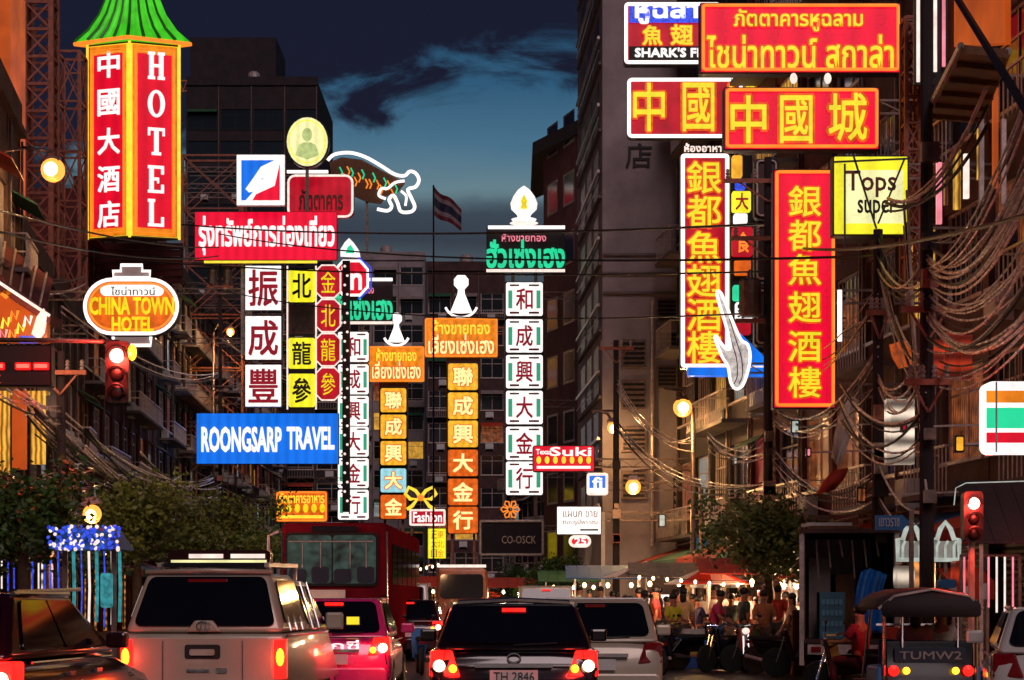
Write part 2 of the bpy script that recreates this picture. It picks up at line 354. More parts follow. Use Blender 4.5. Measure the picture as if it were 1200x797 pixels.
for nm, K, sg in (('left', KL, -1), ('right', KR, 1)):
    far = [(y, x+sg*(8 if y < 70 else 12)) for y, x in K]
    inn = [(y, x+sg*.16) for y, x in K]
    strip('pavement', *((far, inn) if sg < 0 else (inn, far)), .125, 'paving')
    kb = MB()
    for (ya, xa), (yb, xb) in zip(K, K[1:]):
        n = max(1, int((yb-ya)/1.2))
        for i in range(n):
            y0 = ya+(yb-ya)*i/n; y1 = ya+(yb-ya)*(i+1)/n-.02; p = xa+(xb-xa)*i/n; q = xa+(xb-xa)*(i+1)/n
            kb.hexa([(p,y0,-.01),(p+sg*.16,y0,-.01),(q+sg*.16,y1,-.01),(q,y1,-.01),(p,y0,.13),(p+sg*.16,y0,.13),(q+sg*.16,y1,.13),(q,y1,.13)])
    struct(kb.build('kerb', 'kerb'))
rm = MB()
for off in (-5.2, -1.8, 1.8):
    y = 4
    while y < 130:
        c = interp([(0,0),(36,0),(60,-3),(85,-6),(110,-7.6),(230,-10)], y); c2 = interp([(0,0),(36,0),(60,-3),(85,-6),(110,-7.6),(230,-10)], y+2)
        rm.add([(c+off-.06,y,.004),(c+off+.06,y,.004),(c2+off+.06,y+2,.004),(c2+off-.06,y+2,.004)], [(0,1,2,3)]); y += 5
struct(rm.build('road_markings', 'road_paint'))

# ------------------------------------------------------------ buildings
_wm = {}
def window_meshes(w, h, style):
    k = (round(w,2), round(h,2), style)
    if k in _wm: return _wm[k]
    f = MB(); t = .07
    f.box(-w/2, -w/2+t, 0, .09, 0, h).box(w/2-t, w/2, 0, .09, 0, h).box(-w/2+t, w/2-t, 0, .09, 0, t).box(-w/2+t, w/2-t, 0, .09, h-t, h)
    f.box(-.025, .025, .01, .08, t, h-t)
    f.box(-w/2+t, -.025, .012, .075, h*.7, h*.7+.05).box(.025, w/2-t, .012, .075, h*.7, h*.7+.05)
    f.box(-w/2-.08, w/2+.08, .092, .28, -.06, .02)
    if style == 'bars':
        for i in range(1, 8): x = -w/2+w*i/8; f.box(x-.012, x+.012, .12, .144, t, h-t)
    p1 = MB().box(-w/2+t, -.025, .035, .05, t, h*.7); p2 = MB().box(.025, w/2-t, .035, .05, t, h*.7); p3 = MB().box(-w/2+t, -.025, .035, .05, h*.7+.05, h-t).box(.025, w/2-t, .035, .05, h*.7+.05, h-t)
    def me(mb):
        m = bpy.data.meshes.new('window'); m.from_pydata([tuple(v) for v in mb.v], [], mb.f); m.materials.append(M['window_glass']); return m
    _wm[k] = (me(f), me(p1), me(p2), me(p3)); return _wm[k]
def inst(name, me, mat, parent, loc, rz=0):
    o = bpy.data.objects.new(name, me); COL.objects.link(o); o.parent = parent; o.location = loc; o.rotation_euler = (0,0,rz)
    o.material_slots[0].link = 'OBJECT'; o.material_slots[0].material = M[mat]; return o
_ac = MB().box(-.42,.42,0,.32,0,.58).box(-.36,.1,.32,.335,.06,.52)
_ac.lathe((-.13,.34,.29), [(.2,0),(.2,.012),(.05,.016)], 10, 'y').box(-.42,-.38,0,.3,-.12,0).box(.38,.42,0,.3,-.12,0)
_acm = bpy.data.meshes.new('air_conditioner'); _acm.from_pydata([tuple(v) for v in _ac.v], [], _ac.f); _acm.materials.append(M['white'])
def building(name, label, A, B, depth, H, fh=3.3, bay=2.6, wall='plaster_brown', style='mix', ground='shop', lit=.15, balc=.5, awn='awning_grey', seed=1, frame='steel_light'):
    rnd = random.Random(seed); A = Vector((*A,0)); B = Vector((*B,0)); L = (B-A).length; rz = math.atan2((B-A).y, (B-A).x)
    r = empty(name, label, 'building', A, rz)
    nb = max(1, round(L/bay)); bw = L/nb; nf = max(1, int((H-.6)/fh)); g0 = 3.6
    w = MB().box(0, L, -depth, -.28, 0, H)
    for i in range(nb+1):
        x = i*bw; w.box(max(0,x-.18), min(L,x+.18), -.28, 0, 0, H-.5)
    w.box(0, L, -.28, .18, H-.5, H-.3).box(0, L, -.28, .05, H-.3, H+.5)
    floors = []; z = g0
    while z + fh <= H-.3: floors.append(z); z += fh
    for i in range(nb):
        x0, x1 = i*bw+.18, (i+1)*bw-.18; x0 = max(x0, .18); x1 = min(x1, L-.18)
        w.box(x0, x1, -.28, -.02, 3.1, g0+.8 if floors else H-.5)
        for k, zf in enumerate(floors):
            top = floors[k+1]+.8 if k+1 < len(floors) else H-.5
            w.box(x0, x1, -.28, -.03, zf+fh-.5, max(top, zf+fh-.4))
    w.build('wall', wall, r)
    ww, wh = bw-.36, fh-1.3
    for i in range(nb):
        cx = (i+.5)*bw
        for k, zf in enumerate(floors):
            m = window_meshes(ww, wh, 'bars' if style in ('bars','mix') and rnd.random() < .5 else 'plain')
            o = inst('window', m[0], frame, r, (cx, -.22, zf+.8))
            lm = rnd.choice(['win_warm','win_warm','win_red','win_cool','win_yellow']) if rnd.random() < lit else 'window_glass'
            for q in (1,2,3): inst('pane', m[q], lm if rnd.random() < .8 else 'window_glass', o, (0,0,0))
            if rnd.random() < .45: inst('air_conditioner', _acm, 'white', r, (cx+rnd.uniform(-.4,.4), .02, zf+rnd.uniform(.0,.12)))
            if rnd.random() < balc:
                MB().box(cx-bw/2+.02, cx+bw/2-.02, .0, .85, zf-.02, zf+.1).build('balcony_slab', 'concrete', r)
                rb = MB().bar((cx-bw/2+.05,.8,zf+1), (cx+bw/2-.05,.8,zf+1), .05)
                for j in range(13): xx = cx-bw/2+.05+(bw-.1)*j/12; rb.bar((xx,.8,zf+.1),(xx,.8,zf+1), .022)
                for xx in (cx-bw/2+.05, cx+bw/2-.05): rb.bar((xx,.02,zf+1),(xx,.8,zf+1), .04)
                rb.build('railing', frame, r)
            elif rnd.random() < .4:
                a = MB(); n = 7
                for j in range(n): xx = cx-ww/2+ww*j/n; a.hexa([(xx,.0,zf+fh-.55),(xx+ww/n*.97,.0,zf+fh-.55),(xx+ww/n*.97,.75,zf+fh-.95),(xx,.75,zf+fh-.95),(xx,.0,zf+fh-.5),(xx+ww/n*.97,0,zf+fh-.5),(xx+ww/n*.97,.75,zf+fh-.9),(xx,.75,zf+fh-.9)])
                a.build('awning', rnd.choice(['awning_grey','awning_red','awning_green']), r)
        # ground floor
        if ground == 'shop':
            if rnd.random() < .75:
                sm = rnd.choice(['shop','shop','shop_white','shop_red'])
                f = MB().box(cx-ww/2, cx-ww/2+.06, -.2, -.1, .13, 3.1).box(cx+ww/2-.06, cx+ww/2, -.2, -.1, .13, 3.1).box(cx-ww/2+.06, cx+ww/2-.06, -.2, -.1, 2.4, 2.5).build('shopfront', 'black_metal', r)
                MB().box(cx-ww/2+.06, cx+ww/2-.06, -.26, -.22, .14, 3.08).build('lit_interior', sm, f)
            else:
                s = MB(); n = 22
                for j in range(n): zz = .13+2.95*j/n; s.hexa([(cx-ww/2,-.2,zz),(cx+ww/2,-.2,zz),(cx+ww/2,-.24,zz),(cx-ww/2,-.24,zz),(cx-ww/2,-.16,zz+.06),(cx+ww/2,-.16,zz+.06),(cx+ww/2,-.24,zz+.13),(cx-ww/2,-.24,zz+.13)])
                s.build('roller_shutter', 'shutter', r)
            a = MB(); n = 8
            for j in range(n):
                xx = cx-bw/2+.03+(bw-.06)*j/n; e = (bw-.06)/n*.98
                a.hexa([(xx,.02,3.3),(xx+e,.02,3.3),(xx+e,1.7,2.75),(xx,1.7,2.75),(xx,.02,3.36),(xx+e,.02,3.36),(xx+e,1.7,2.81),(xx,1.7,2.81)])
                a.box(xx, xx+e, 1.68, 1.72, 2.5, 2.75)
            a.build('awning', awn if rnd.random() < .6 else rnd.choice(['awning_red','awning_blue','awning_green']), r)
    # pipes and wiring on the face
    pp = MB()
    for j in range(nb+1):
        if rnd.random() < .8:
            x = min(max(j*bw+rnd.uniform(-.1,.1), .1), L-.1); pp.tube([(x,.06,.2),(x,.06,H-.6)], .04, 6)
    pp.tube([(0,.12,3.55),(L*.3,.14,3.45),(L*.6,.12,3.52),(L,.12,3.45)], .03, 5)
    pp.build('drainpipes', 'steel', r)
    rt = MB().lathe((L*.5,-2,H), [(.7,0),(.7,1.3),(.4,1.55),(.1,1.6)], 12); rt.build('water_tank', 'steel_light', r, smooth=False)
    return r

RB = [((11.5,20),(9.8,38),15.5,'plaster_brown','four-storey shophouse with balconies at the right edge, beside the white car',.5,.5),
      ((9.8,38.1),(8.6,50),17,'plaster_cream','cream shophouse with warm windows behind the box truck',.4,.6),
      ((8.6,50.1),(7.2,62),21,'plaster_red','reddish shophouse behind the neon frames on the right',.45,.5),
      ((7.2,62.1),(6.0,74),23,'plaster_dark','dark narrow shophouse next to the tall grey tower',.35,.7)]
for i, (a, b, h, wl, lb, lit, bc) in enumerate(RB):
    building('shophouse', lb, a, b, 9, h, 3.3, 2.9, wl, 'mix', 'shop', lit, bc, 'awning_red', 20+i)
LB = [((-12.5,45),(-11.5,22),14,'plaster_red','reddish shophouse nearest the camera on the left side',.3,.4),
      ((-14.4,60),(-12.5,45.1),15.5,'plaster_cream','shophouse with lit yellow columns behind the red countdown board',.6,.2),
      ((-17.2,82),(-14.5,60.1),12.5,'plaster_brown','low brown shophouse behind the oval neon sign',.4,.5),
      ((-18.9,108),(-17.3,82.1),18,'plaster_red','red brown shophouse carrying the tall hotel sign',.4,.6),
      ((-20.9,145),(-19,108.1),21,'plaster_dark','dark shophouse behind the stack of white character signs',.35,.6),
      ((-22,200),(-21,145.1),23,'plaster_brown','farthest shophouse in the left row',.4,.5)]
for i, (a, b, h, wl, lb, lit, bc) in enumerate(LB):
    building('shophouse', lb, a, b, 9, h, 3.3, 3.1, wl, 'mix', 'shop', lit, bc, 'awning_green', 40+i)
# far blocks that close the street
building('apartment_block', 'brown mid-rise block far down the street behind the orange signs', (X(592,215),215), (X(500,215),215), 14, Z(312,215), 3.4, 2.7, 'plaster_brown', 'plain', 'shop', .3, .3, 'awning_grey', 61)
building('apartment_block', 'blue grey mid-rise block at the end of the street, left of the brown one', (X(498,240),240), (X(405,240),240), 14, Z(300,240), 3.4, 3.1, 'plaster_grey', 'plain', 'shop', .2, .2, 'awning_grey', 62)
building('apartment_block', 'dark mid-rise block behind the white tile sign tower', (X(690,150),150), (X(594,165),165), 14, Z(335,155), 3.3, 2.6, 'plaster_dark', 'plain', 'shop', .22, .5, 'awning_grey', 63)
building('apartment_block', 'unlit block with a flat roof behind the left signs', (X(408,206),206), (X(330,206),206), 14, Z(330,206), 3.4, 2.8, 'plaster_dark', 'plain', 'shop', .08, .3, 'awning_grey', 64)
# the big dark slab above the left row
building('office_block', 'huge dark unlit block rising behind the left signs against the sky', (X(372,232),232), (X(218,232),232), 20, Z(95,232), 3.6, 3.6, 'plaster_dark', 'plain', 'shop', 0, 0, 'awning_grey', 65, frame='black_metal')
o = MB().box(X(232,246), X(330,246), 240, 250, Z(96,240)-2, Z(60,246)).build('plant_room', 'plaster_dark'); tag(o, 'flat roofed plant room on top of the dark block', 'building')
# small gabled building left of the tower
r = empty('annex_building', 'narrow dark building with a sloping roofline left of the grey tower', 'building', (3, 107, 0))
a = W(680,155,105); b = W(637,178,111); og = Vector((3,107,0))
mb = MB().hexa([(a.x,a.y,0),(b.x,b.y,0),(b.x+1.5,b.y+12,0),(a.x+3,a.y+12,0),(a.x,a.y,a.z),(b.x,b.y,a.z),(b.x+1.5,b.y+12,a.z),(a.x+3,a.y+12,a.z)]); mb.build('wall','plaster_red',r,og)
u = (b-a); u.z = 0
MB().hexa([(a.x+.2,a.y-.5,a.z),(b.x-.6,b.y-.5,a.z),(b.x-.6,b.y+12,a.z),(a.x+.2,a.y+12,a.z),(a.x+.2,a.y-.5,a.z+.7),(b.x-.6,b.y-.5,a.z+.7),(b.x-.6,b.y+12,a.z+.7),(a.x+.2,a.y+12,a.z+.7)]).build('cornice','plaster_dark',r,og)
for k in range(8):
    for j in range(2):
        p = a+u*(.15+.45*j); z0 = 3.5+k*3.1
        q = p+u*.3
        mb = MB().hexa([(p.x,p.y-.12,z0),(q.x,q.y-.12,z0),(q.x,q.y+.05,z0),(p.x,p.y+.05,z0),(p.x,p.y-.12,z0+1.7),(q.x,q.y-.12,z0+1.7),(q.x,q.y+.05,z0+1.7),(p.x,p.y+.05,z0+1.7)])
        f = mb.build('window','steel',r,og)
        p = a+u*(.18+.45*j); q = p+u*.24
        MB().hexa([(p.x,p.y-.16,z0+.12),(q.x,q.y-.16,z0+.12),(q.x,q.y-.1,z0+.12),(p.x,p.y-.1,z0+.12),(p.x,p.y-.16,z0+1.58),(q.x,q.y-.16,z0+1.58),(q.x,q.y-.1,z0+1.58),(p.x,p.y-.1,z0+1.58)]).build('pane','window_glass',f,og)

# the tall grey tower --------------------------------------------------------
tw = empty('tower_building', 'tall plain grey tower with a dark painted character high on its wall', 'building', (3.3, 75, 0)); og = Vector((3.3,75,0))
x0, x1 = X(706,75), 14
MB().hexa([(x0,75,0),(x1,75,0),(x1,88,0),(X(677,86.5),86.5,0),(x0,75,32),(x1,75,32),(x1,88,32),(X(677,86.5),86.5,32)]).build('wall','plaster_grey',tw,og)
MB().box(x0-.12, x1, 74.85, 75.1, 32, 32.6).build('parapet','concrete',tw,og)
text_px('店', 733,168,764,197, 74.96, 't_dark', tw, og, 'wall_character', .02, .04)
# slanting balcony slabs on its flank
pa = Vector((x0,75.15,0)); pb = Vector((X(680,85.5),85.5,0)); nn = Vector((-1,-.06,0)).normalized()
k = 0; z = 4.0
while z < 31.5:
    s = MB(); c0 = pa+nn*.02; c1 = pb+nn*.02; t0 = pa+nn*.14; t1 = pb+nn*.14
    s.hexa([(t0.x,t0.y,z),(c0.x,c0.y,z),(c1.x,c1.y,z),(t1.x,t1.y,z),(t0.x,t0.y,z+.1),(c0.x,c0.y,z+.1),(c1.x,c1.y,z+.1),(t1.x,t1.y,z+.1)])
    s.build('balcony_slab','concrete',tw,og)
    MB().bar(t0+Vector((0,0,z+.98)), t1+Vector((0,0,z+.98)), .09, .11).build('handrail','steel_light',tw,og)
    rl = MB().tube([t0+Vector((0,0,z+.5)), t1+Vector((0,0,z+.5))], .02, 5); rl.build('railing','steel',tw,og)
    if k % 1 == 0:
        mid = pa.lerp(pb,.5)
        for j in range(3):
            p = pa.lerp(pb, .12+.3*j)+nn*.03; q = pa.lerp(pb, .12+.3*j+.2)+nn*.03
            MB().hexa([p+Vector((0,0,z+.3)), q+Vector((0,0,z+.3)), q-nn*.1+Vector((0,0,z+.3)), p-nn*.1+Vector((0,0,z+.3)), p+Vector((0,0,z+2.1)), q+Vector((0,0,z+2.1)), q-nn*.1+Vector((0,0,z+2.1)), p-nn*.1+Vector((0,0,z+2.1))]).build('window','black_metal',tw,og)
    z += 2.45; k += 1
# band mouldings, pipes, recessed windows and louvres on the tower front
for py in (300, 322, 345): MB().box(x0+.02, X(796,75), 74.88, 74.99, Z(py,75), Z(py,75)+.09).build('band','concrete',tw,og)
MB().tube([(X(764,75),74.8,Z(350,75)),(X(764,75),74.8,Z(640,75))], .07, 8).build('drainpipe','steel_light',tw,og)
for j, (wx0, wx1, wy0, wy1) in enumerate([(769,796,350,378),(769,796,388,418),(769,796,428,455),(728,757,398,430),(728,757,445,480),(728,757,500,530),(728,757,552,585)]):
    f = MB().box(X(wx0,75), X(wx1,75), 74.86, 74.98, Z(wy1,75), Z(wy0,75)).build('window','steel',tw,og)
    n = 5
    for q in range(n):
        zz = Z(wy1,75)+.08+(Z(wy0,75)-Z(wy1,75)-.12)*q/n; MB().box(X(wx0,75)+.06, X(wx1,75)-.06, 74.8, 74.85, zz, zz+.09).build('slat','black_metal',f,og)
lf = MB().box(X(790,74.6), X(858,74.6), 74.66, 74.98, Z(628,74.6), Z(558,74.6)).build('louvre_screen','plaster_dark',tw,og)
for q in range(7):
    zz = Z(624,74)+(Z(558,74)-Z(624,74))*q/7; MB().hexa([(X(792,74),74.2,zz),(X(856,74),74.2,zz),(X(856,74),74.62,zz+.12),(X(792,74),74.62,zz+.12),(X(792,74),74.2,zz+.06),(X(856,74),74.2,zz+.06),(X(856,74),74.62,zz+.18),(X(792,74),74.62,zz+.18)]).build('slat','steel_light',lf,og)

# ------------------------------------------------------------ HOTEL sign: square column seen on its corner, pagoda roof
Yh = 80; sh = Yh/F; org = Vector((X(152,Yh), Yh+.6, Z(278,Yh)))
hs = empty('hotel_sign', 'tall red and yellow hotel sign with white letters under a green pagoda roof', 'sign', org)
hd = .62; zt = Z(48,Yh)-org.z; zb = 0
cs = [Vector((X(152,Yh), Yh, 0)), Vector((X(207,Yh), Yh+hd, 0)), Vector((X(152,Yh)+.02, Yh+2*hd, 0)), Vector((X(99,Yh), Yh+hd, 0))]
zz0, zz1 = org.z, Z(48,Yh)
MB().hexa([c+Vector((0,0,zz0)) for c in cs]+[c+Vector((0,0,zz1)) for c in cs]).build('casing','f_dark',hs,org)
for idx, (a, b, txt) in enumerate(((cs[3], cs[0], '中國大酒店'), (cs[0], cs[1], 'HOTEL'))):
    u = (b-a); Lf = u.length; u.normalize(); n = Vector((u.y,-u.x,0)); V = Vector((0,0,1))
    def fq(x, z, d): return a + u*x + V*z + n*d
    Hh = zz1-zz0; fw = .30
    MB().hexa([fq(.1,zz0+.1,.02),fq(Lf-.1,zz0+.1,.02),fq(Lf-.1,zz0+.1,.0),fq(.1,zz0+.1,.0),fq(.1,zz1-.1,.02),fq(Lf-.1,zz1-.1,.02),fq(Lf-.1,zz1-.1,.0),fq(.1,zz1-.1,.0)]).build('frame_panel','f_orange',hs,org)
    MB().hexa([fq(fw,zz0+.4,.05),fq(Lf-fw,zz0+.4,.05),fq(Lf-fw,zz0+.4,.025),fq(fw,zz0+.4,.025),fq(fw,zz1-.45,.05),fq(Lf-fw,zz1-.45,.05),fq(Lf-fw,zz1-.45,.025),fq(fw,zz1-.45,.025)]).build('panel','f_red',hs,org)
    for g, mt in ((.06,'n_yellow'),(.22,'n_orange')):
        MB().tube([fq(g,zz0+g,.09),fq(Lf-g,zz0+g,.09),fq(Lf-g,zz1-g-.05,.09),fq(g,zz1-g-.05,.09)], .035, 6, True).build('neon_border', mt, hs, org)
    MB().tube([fq(.32,zz1-.38,.09),fq(Lf-.32,zz1-.38,.09)], .03, 6).build('neon_border','n_orange',hs,org)
    tops = [63,107,152,196,237] if idx == 0 else [64,108,152,196,235]
    for c, t in zip(txt, tops):
        zc = Z(t+ (33 if idx == 0 else 34), Yh+.9)
        if idx == 0:
            text_on(c, fq(Lf*.26, zc, .07), u*(Lf*.52), V*(31*sh), 't_white', hs, org, 'character', .03, .05)
        else:  # slab-serif capitals from strokes
            m = MB(); w0, w1 = Lf*.36, Lf*.70; h = 32*sh; ww = w1-w0; st = ww*.27; th = .11
            def st_(xa, xb, za, zb_): m.hexa([fq(w0+xa,zc+za,.12),fq(w0+xb,zc+za,.12),fq(w0+xb,zc+za,.06),fq(w0+xa,zc+za,.06),fq(w0+xa,zc+zb_,.12),fq(w0+xb,zc+zb_,.12),fq(w0+xb,zc+zb_,.06),fq(w0+xa,zc+zb_,.06)])
            e = .05
            if c == 'H':
                for xx in (e, ww-e-st): st_(xx, xx+st, th, h-th); st_(xx-e, xx+st+e, 0, th); st_(xx-e, xx+st+e, h-th, h)
                st_(e+st, ww-e-st, h*.45, h*.45+th)
            elif c == 'T':
                st_(ww/2-st/2, ww/2+st/2, th, h-th); st_(ww*.22, ww*.78, 0, th); st_(0, ww, h-th, h); st_(0, th*.8, h-th*2.8, h-th); st_(ww-th*.8, ww, h-th*2.8, h-th)
            elif c == 'E':
                st_(e, e+st, th, h-th); st_(0, ww*.95, 0, th); st_(0, ww*.95, h-th, h); st_(e+st, ww*.66, h*.46, h*.46+th); st_(ww*.95-th, ww*.95, th, th*3); st_(ww*.95-th, ww*.95, h-th*3, h-th); st_(ww*.66-th*.7, ww*.66, h*.36, h*.46); 
            elif c == 'L':
                st_(e, e+st, th, h-th); st_(0, ww*.95, 0, th); st_(0, st+2*e, h-th, h); st_(ww*.95-th, ww*.95, th, th*3.4)
            else:
                k = 22; vs = []; fs = []
                for q in range(k):
                    t2 = 2*math.pi*q/k; cx_, cz_ = math.cos(t2), math.sin(t2)
                    for rx, rz, d in ((.5,.5,.12),(.24,.40,.12),(.5,.5,.06),(.24,.40,.06)): vs.append(fq(w0+ww/2+rx*ww*1.02*cx_, zc+h/2+rz*h*cz_, d))
                for q in range(k):
                    p = q*4; s2 = ((q+1)%k)*4; fs += [(p,s2,s2+1,p+1),(p,p+2,s2+2,s2),(p+1,s2+1,s2+3,p+3)]
                m.add(vs, fs)
            m.build('character','t_white',hs,org)
    mb = MB()
    for xx in (.0, Lf): mb.tube([fq(xx,zz0,.03),fq(xx,zz1,.03)], .05, 6)
    mb.build('corner_trim','n_yellow',hs,org)
# roof: four flared sloping sides with raised ribs
ctr = Vector((X(152,Yh), Yh+hd, 0)); ez = Z(45,Yh); rh = 3.0
prof = [(2.3,0),(1.75,.48),(1.32,1.1),(1.0,1.9),(.75,2.6),(.62,3.2)]
dirs = [Vector((0,-.45,0)), Vector((1,0,0)), Vector((0,.45,0)), Vector((-1,0,0))]
rb = MB(); vs = []; fs = []
for rr, zz in prof:
    for d in dirs: vs.append(ctr + d*rr*1.0 + Vector((0,0,ez+zz)))
for i in range(len(prof)-1):
    for j in range(4): fs.append((i*4+j, i*4+(j+1)%4, (i+1)*4+(j+1)%4, (i+1)*4+j))
fs.append((3,2,1,0)); roof = MB().add(vs, fs).build('roof','green_roof',hs,org)
for j in range(4):
    d0, d1 = dirs[j], dirs[(j+1)%4]
    for q in range(8):
        t = q/8; pts = [ctr + (d0.lerp(d1,t))*rr*1.0 + Vector((0,0,ez+zz+.03)) for rr, zz in prof]
        if j in (0,3): MB().tube(pts, .075, 6, taper=[1,.85,.7,.6,.5,.45]).build('roof_rib','green_roof' if q%2 else 'green_dark',roof,org)
fr = MB()
for j in range(4): fr.tube([ctr+dirs[j]*2.3+Vector((0,0,ez-.06)), ctr+dirs[(j+1)%4]*2.3+Vector((0,0,ez-.06))], .08, 6)
fr.build('eave_trim','n_orange',hs,org)
for row in (66, 160, 262): truss(X(100,Yh)+.2, -17.6, Z(row,Yh), Yh+hd, .5, hs, org, 'rust')
for row in (90, 200): truss(X(207,Yh), X(216,Yh), Z(row,Yh), Yh+hd, .4, hs, org, 'rust')

def lattice(name, label, xl, xr, ytop, ybot, Y, w=.10, mat='rust', depth=None, cells=None, sup=None):
    """a square lattice mast between two photo columns"""
    a = W(xl, ybot, Y); b = W(xr, ytop, Y); D = depth or (b.x-a.x); og = Vector(((a.x+b.x)/2, Y+D/2, a.z if sup is None else sup))
    r = empty(name, label, 'lattice tower' if 'tower' in name else 'steel frame', og); H = b.z-og.z; n = cells or max(2, round(H/(b.x-a.x)))
    P = [Vector((a.x,Y,0)),Vector((b.x,Y,0)),Vector((b.x,Y+D,0)),Vector((a.x,Y+D,0))]; z0 = og.z
    for p in P: MB().bar(p+Vector((0,0,z0)), p+Vector((0,0,b.z)), w*1.3).build('leg', mat, r, og)
    for i in range(n):
        za, zb = z0+H*i/n, z0+H*(i+1)/n
        for j in range(4):
            p, q = P[j], P[(j+1)%4]
            if i: MB().bar(p+Vector((0,0,za)), q+Vector((0,0,za)), w*.8).build('girt', mat, r, og)
            m = MB().bar(p+Vector((0,0,za)), q+Vector((0,0,zb)), w*.55); m.bar(q+Vector((0,0,za)), p+Vector((0,0,zb)), w*.5); m.build('cross_brace', mat, r, og)
    for j in range(4): MB().bar(P[j]+Vector((0,0,b.z)), P[(j+1)%4]+Vector((0,0,b.z)), w).build('girt', mat, r, og)
    return r
lattice('lattice_tower', 'red brown lattice mast with cross bracing, left of the hotel sign', 29, 60, -30, 250, 70, .13, 'rust', sup=12.6)
lattice('billboard_frame', 'open steel frame of thin bars behind the red and white signs', 214, 284, 182, 470, 127, .12, 'rust', 1.6, 6, 21.3-12)
lattice('billboard_frame', 'thin steel frame between the lattice mast and the hotel sign', 66, 93, 60, 300, 76, .09, 'rust', 1.2, 5, 12.6)
o = MB().box(X(-12,64), X(12,64), 64, 66, 12, Z(-20,64)).build('lit_column', 'wall_glow_orange'); tag(o, 'orange lit wall strip rising at the upper left edge of the picture', 'wall')

# ------------------------------------------------------------ left signs
def tile(root, org, x0, y0, x1, y1, Y, face, ch=None, cmat='t_red', kind='plain', name='tile', fit=(.14,.12), bold=.03):
    s = Y/F; a = W(x0,y1,Y); b = W(x1,y0,Y)
    t = MB().prism(rrect(a.x,a.z,b.x,b.z,.08*s*30/1), Y, Y+.3).build(name, face, root, org)
    MB().prism(rrect(a.x-.05,a.z-.05,b.x+.05,b.z+.05,.09), Y+.06, Y+.34).build('frame','black_metal',t,Vector())
    w, h = x1-x0, y1-y0
    if kind == 'gold':
        for q0, q1 in ((.06,.17),(.83,.94)):
            p0, p1 = W(x0+w*q0,y0+h*.78,Y-.03), W(x0+w*q1,y0+h*.24,Y-.03)
            MB().box(p0.x,p1.x,Y-.03,Y-.005,p0.z,p1.z).build('side_bar','t_teal',t,Vector())
        for q0, q1, r0, r1, mt in ((.1,.36,.88,.94,'t_red'),(.62,.9,.88,.94,'t_red'),(.1,.36,.06,.11,'t_brown'),(.62,.9,.06,.11,'t_brown')):
            p0, p1 = W(x0+w*q0,y0+h*r1,Y-.03), W(x0+w*q1,y0+h*r0,Y-.03); MB().box(p0.x,p1.x,Y-.03,Y-.005,p0.z,p1.z).build('trim_bar',mt,t,Vector())
        fit = (.27,.18)
    if ch:
        P = W(x0+w*fit[0], y1-h*fit[1], Y-.02); Q = W(x1-w*fit[0], y0+h*fit[1], Y-.02)
        text_on(ch, P, Vector((Q.x-P.x,0,0)), Vector((0,0,Q.z-P.z)), cmat, t, Vector(), 'character', bold, .04)
    # tile and its pieces share the root's offset
    for c in t.children: c.matrix_parent_inverse = Matrix.Translation(Vector(org)*0); c.location = -Vector(org)
    return t

# oval hotel sign
Yo = 62; og = W(154,405,Yo); r = empty('oval_neon_sign', 'oval orange neon hotel sign with a white crown shape on top', 'sign', og)
a = W(98,393,Yo); b = W(210,326,Yo)
MB().prism(rrect(a.x,a.z,b.x,b.z,.86,8), Yo+.03, Yo+.4).build('casing','black_metal',r,og)
MB().prism(rrect(a.x+.1,a.z+.1,b.x-.1,b.z-.1,.77,8), Yo-.01, Yo+.028).build('panel','f_orange2',r,og)
MB().tube([(x,Yo-.06,z) for x, z in rrect(a.x+.05,a.z+.05,b.x-.05,b.z-.05,.82,8)], .055, 6, True).build('neon_border','n_white',r,og)
MB().tube([(x,Yo-.05,z) for x, z in rrect(a.x+.17,a.z+.17,b.x-.17,b.z-.17,.72,8)], .03, 6, True).build('neon_border','n_orange',r,og)
text_px('CHINA TOWN', 105,348,204,369, Yo-.08, 'n_gold', r, og, 'lettering', .05, .05)
text_px('HOTEL', 131,371,180,389, Yo-.08, 'n_gold', r, og, 'lettering', .05, .05)
p0, p1 = W(118,347,Yo), W(192,334,Yo); MB().prism(rrect(p0.x,p0.z,p1.x,p1.z,.15), Yo-.05, Yo-.02).build('name_strip','f_white',r,og)
text_px('ไชน่าทาวน์', 130,336,182,346, Yo-.08, 't_dark', r, og, 'lettering', .0, .03)
for poly, in (([(133,326),(133,318),(142,318),(142,311),(167,311),(167,318),(176,318),(176,326)],),([(133,395),(133,405),(177,405),(177,395)],)):
    pts = [W(x,y,Yo) for x, y in poly]; m = MB().prism([(p.x,p.z) for p in pts], Yo, Yo+.2); m.build('crest','plaster_grey',r,og)
    MB().tube([(p.x,Yo-.05,p.z) for p in pts], .05, 6, len(poly)>5).build('neon_border','n_white',r,og)
for row in (340,380): truss(a.x, interp(BL,Yo)-.3, Z(row,Yo), Yo+.3, .25, r, og)

# travel agency signs
r, og = sign('travel_sign','bright red sign with white Thai lettering above the white character signs','sign',228,248,395,305,120,'f_redhot',border=None,side=-1,armrows=[258,296])
text_px('รุ่งทรัพย์การท่องเที่ยว',233,253,392,299,119.9,'t_white',r,og,'lettering',.05,.1)
MB().box(X(240,120),X(372,120),119.7,119.85,Z(309,120),Z(306.5,120)).build('tube_light','n_yellow',r,og)
r, og = sign('travel_sign','wide bright blue sign with white English capitals','sign',230,484,397,544,120,'f_blue',side=-1,armrows=[494,530])
text_px('ROONGSARP',236,500,330,530,119.9,'t_white',r,og,'lettering',.055,.1)
text_px('TRAVEL',336,500,392,527,119.9,'t_white',r,og,'lettering',.055,.1)
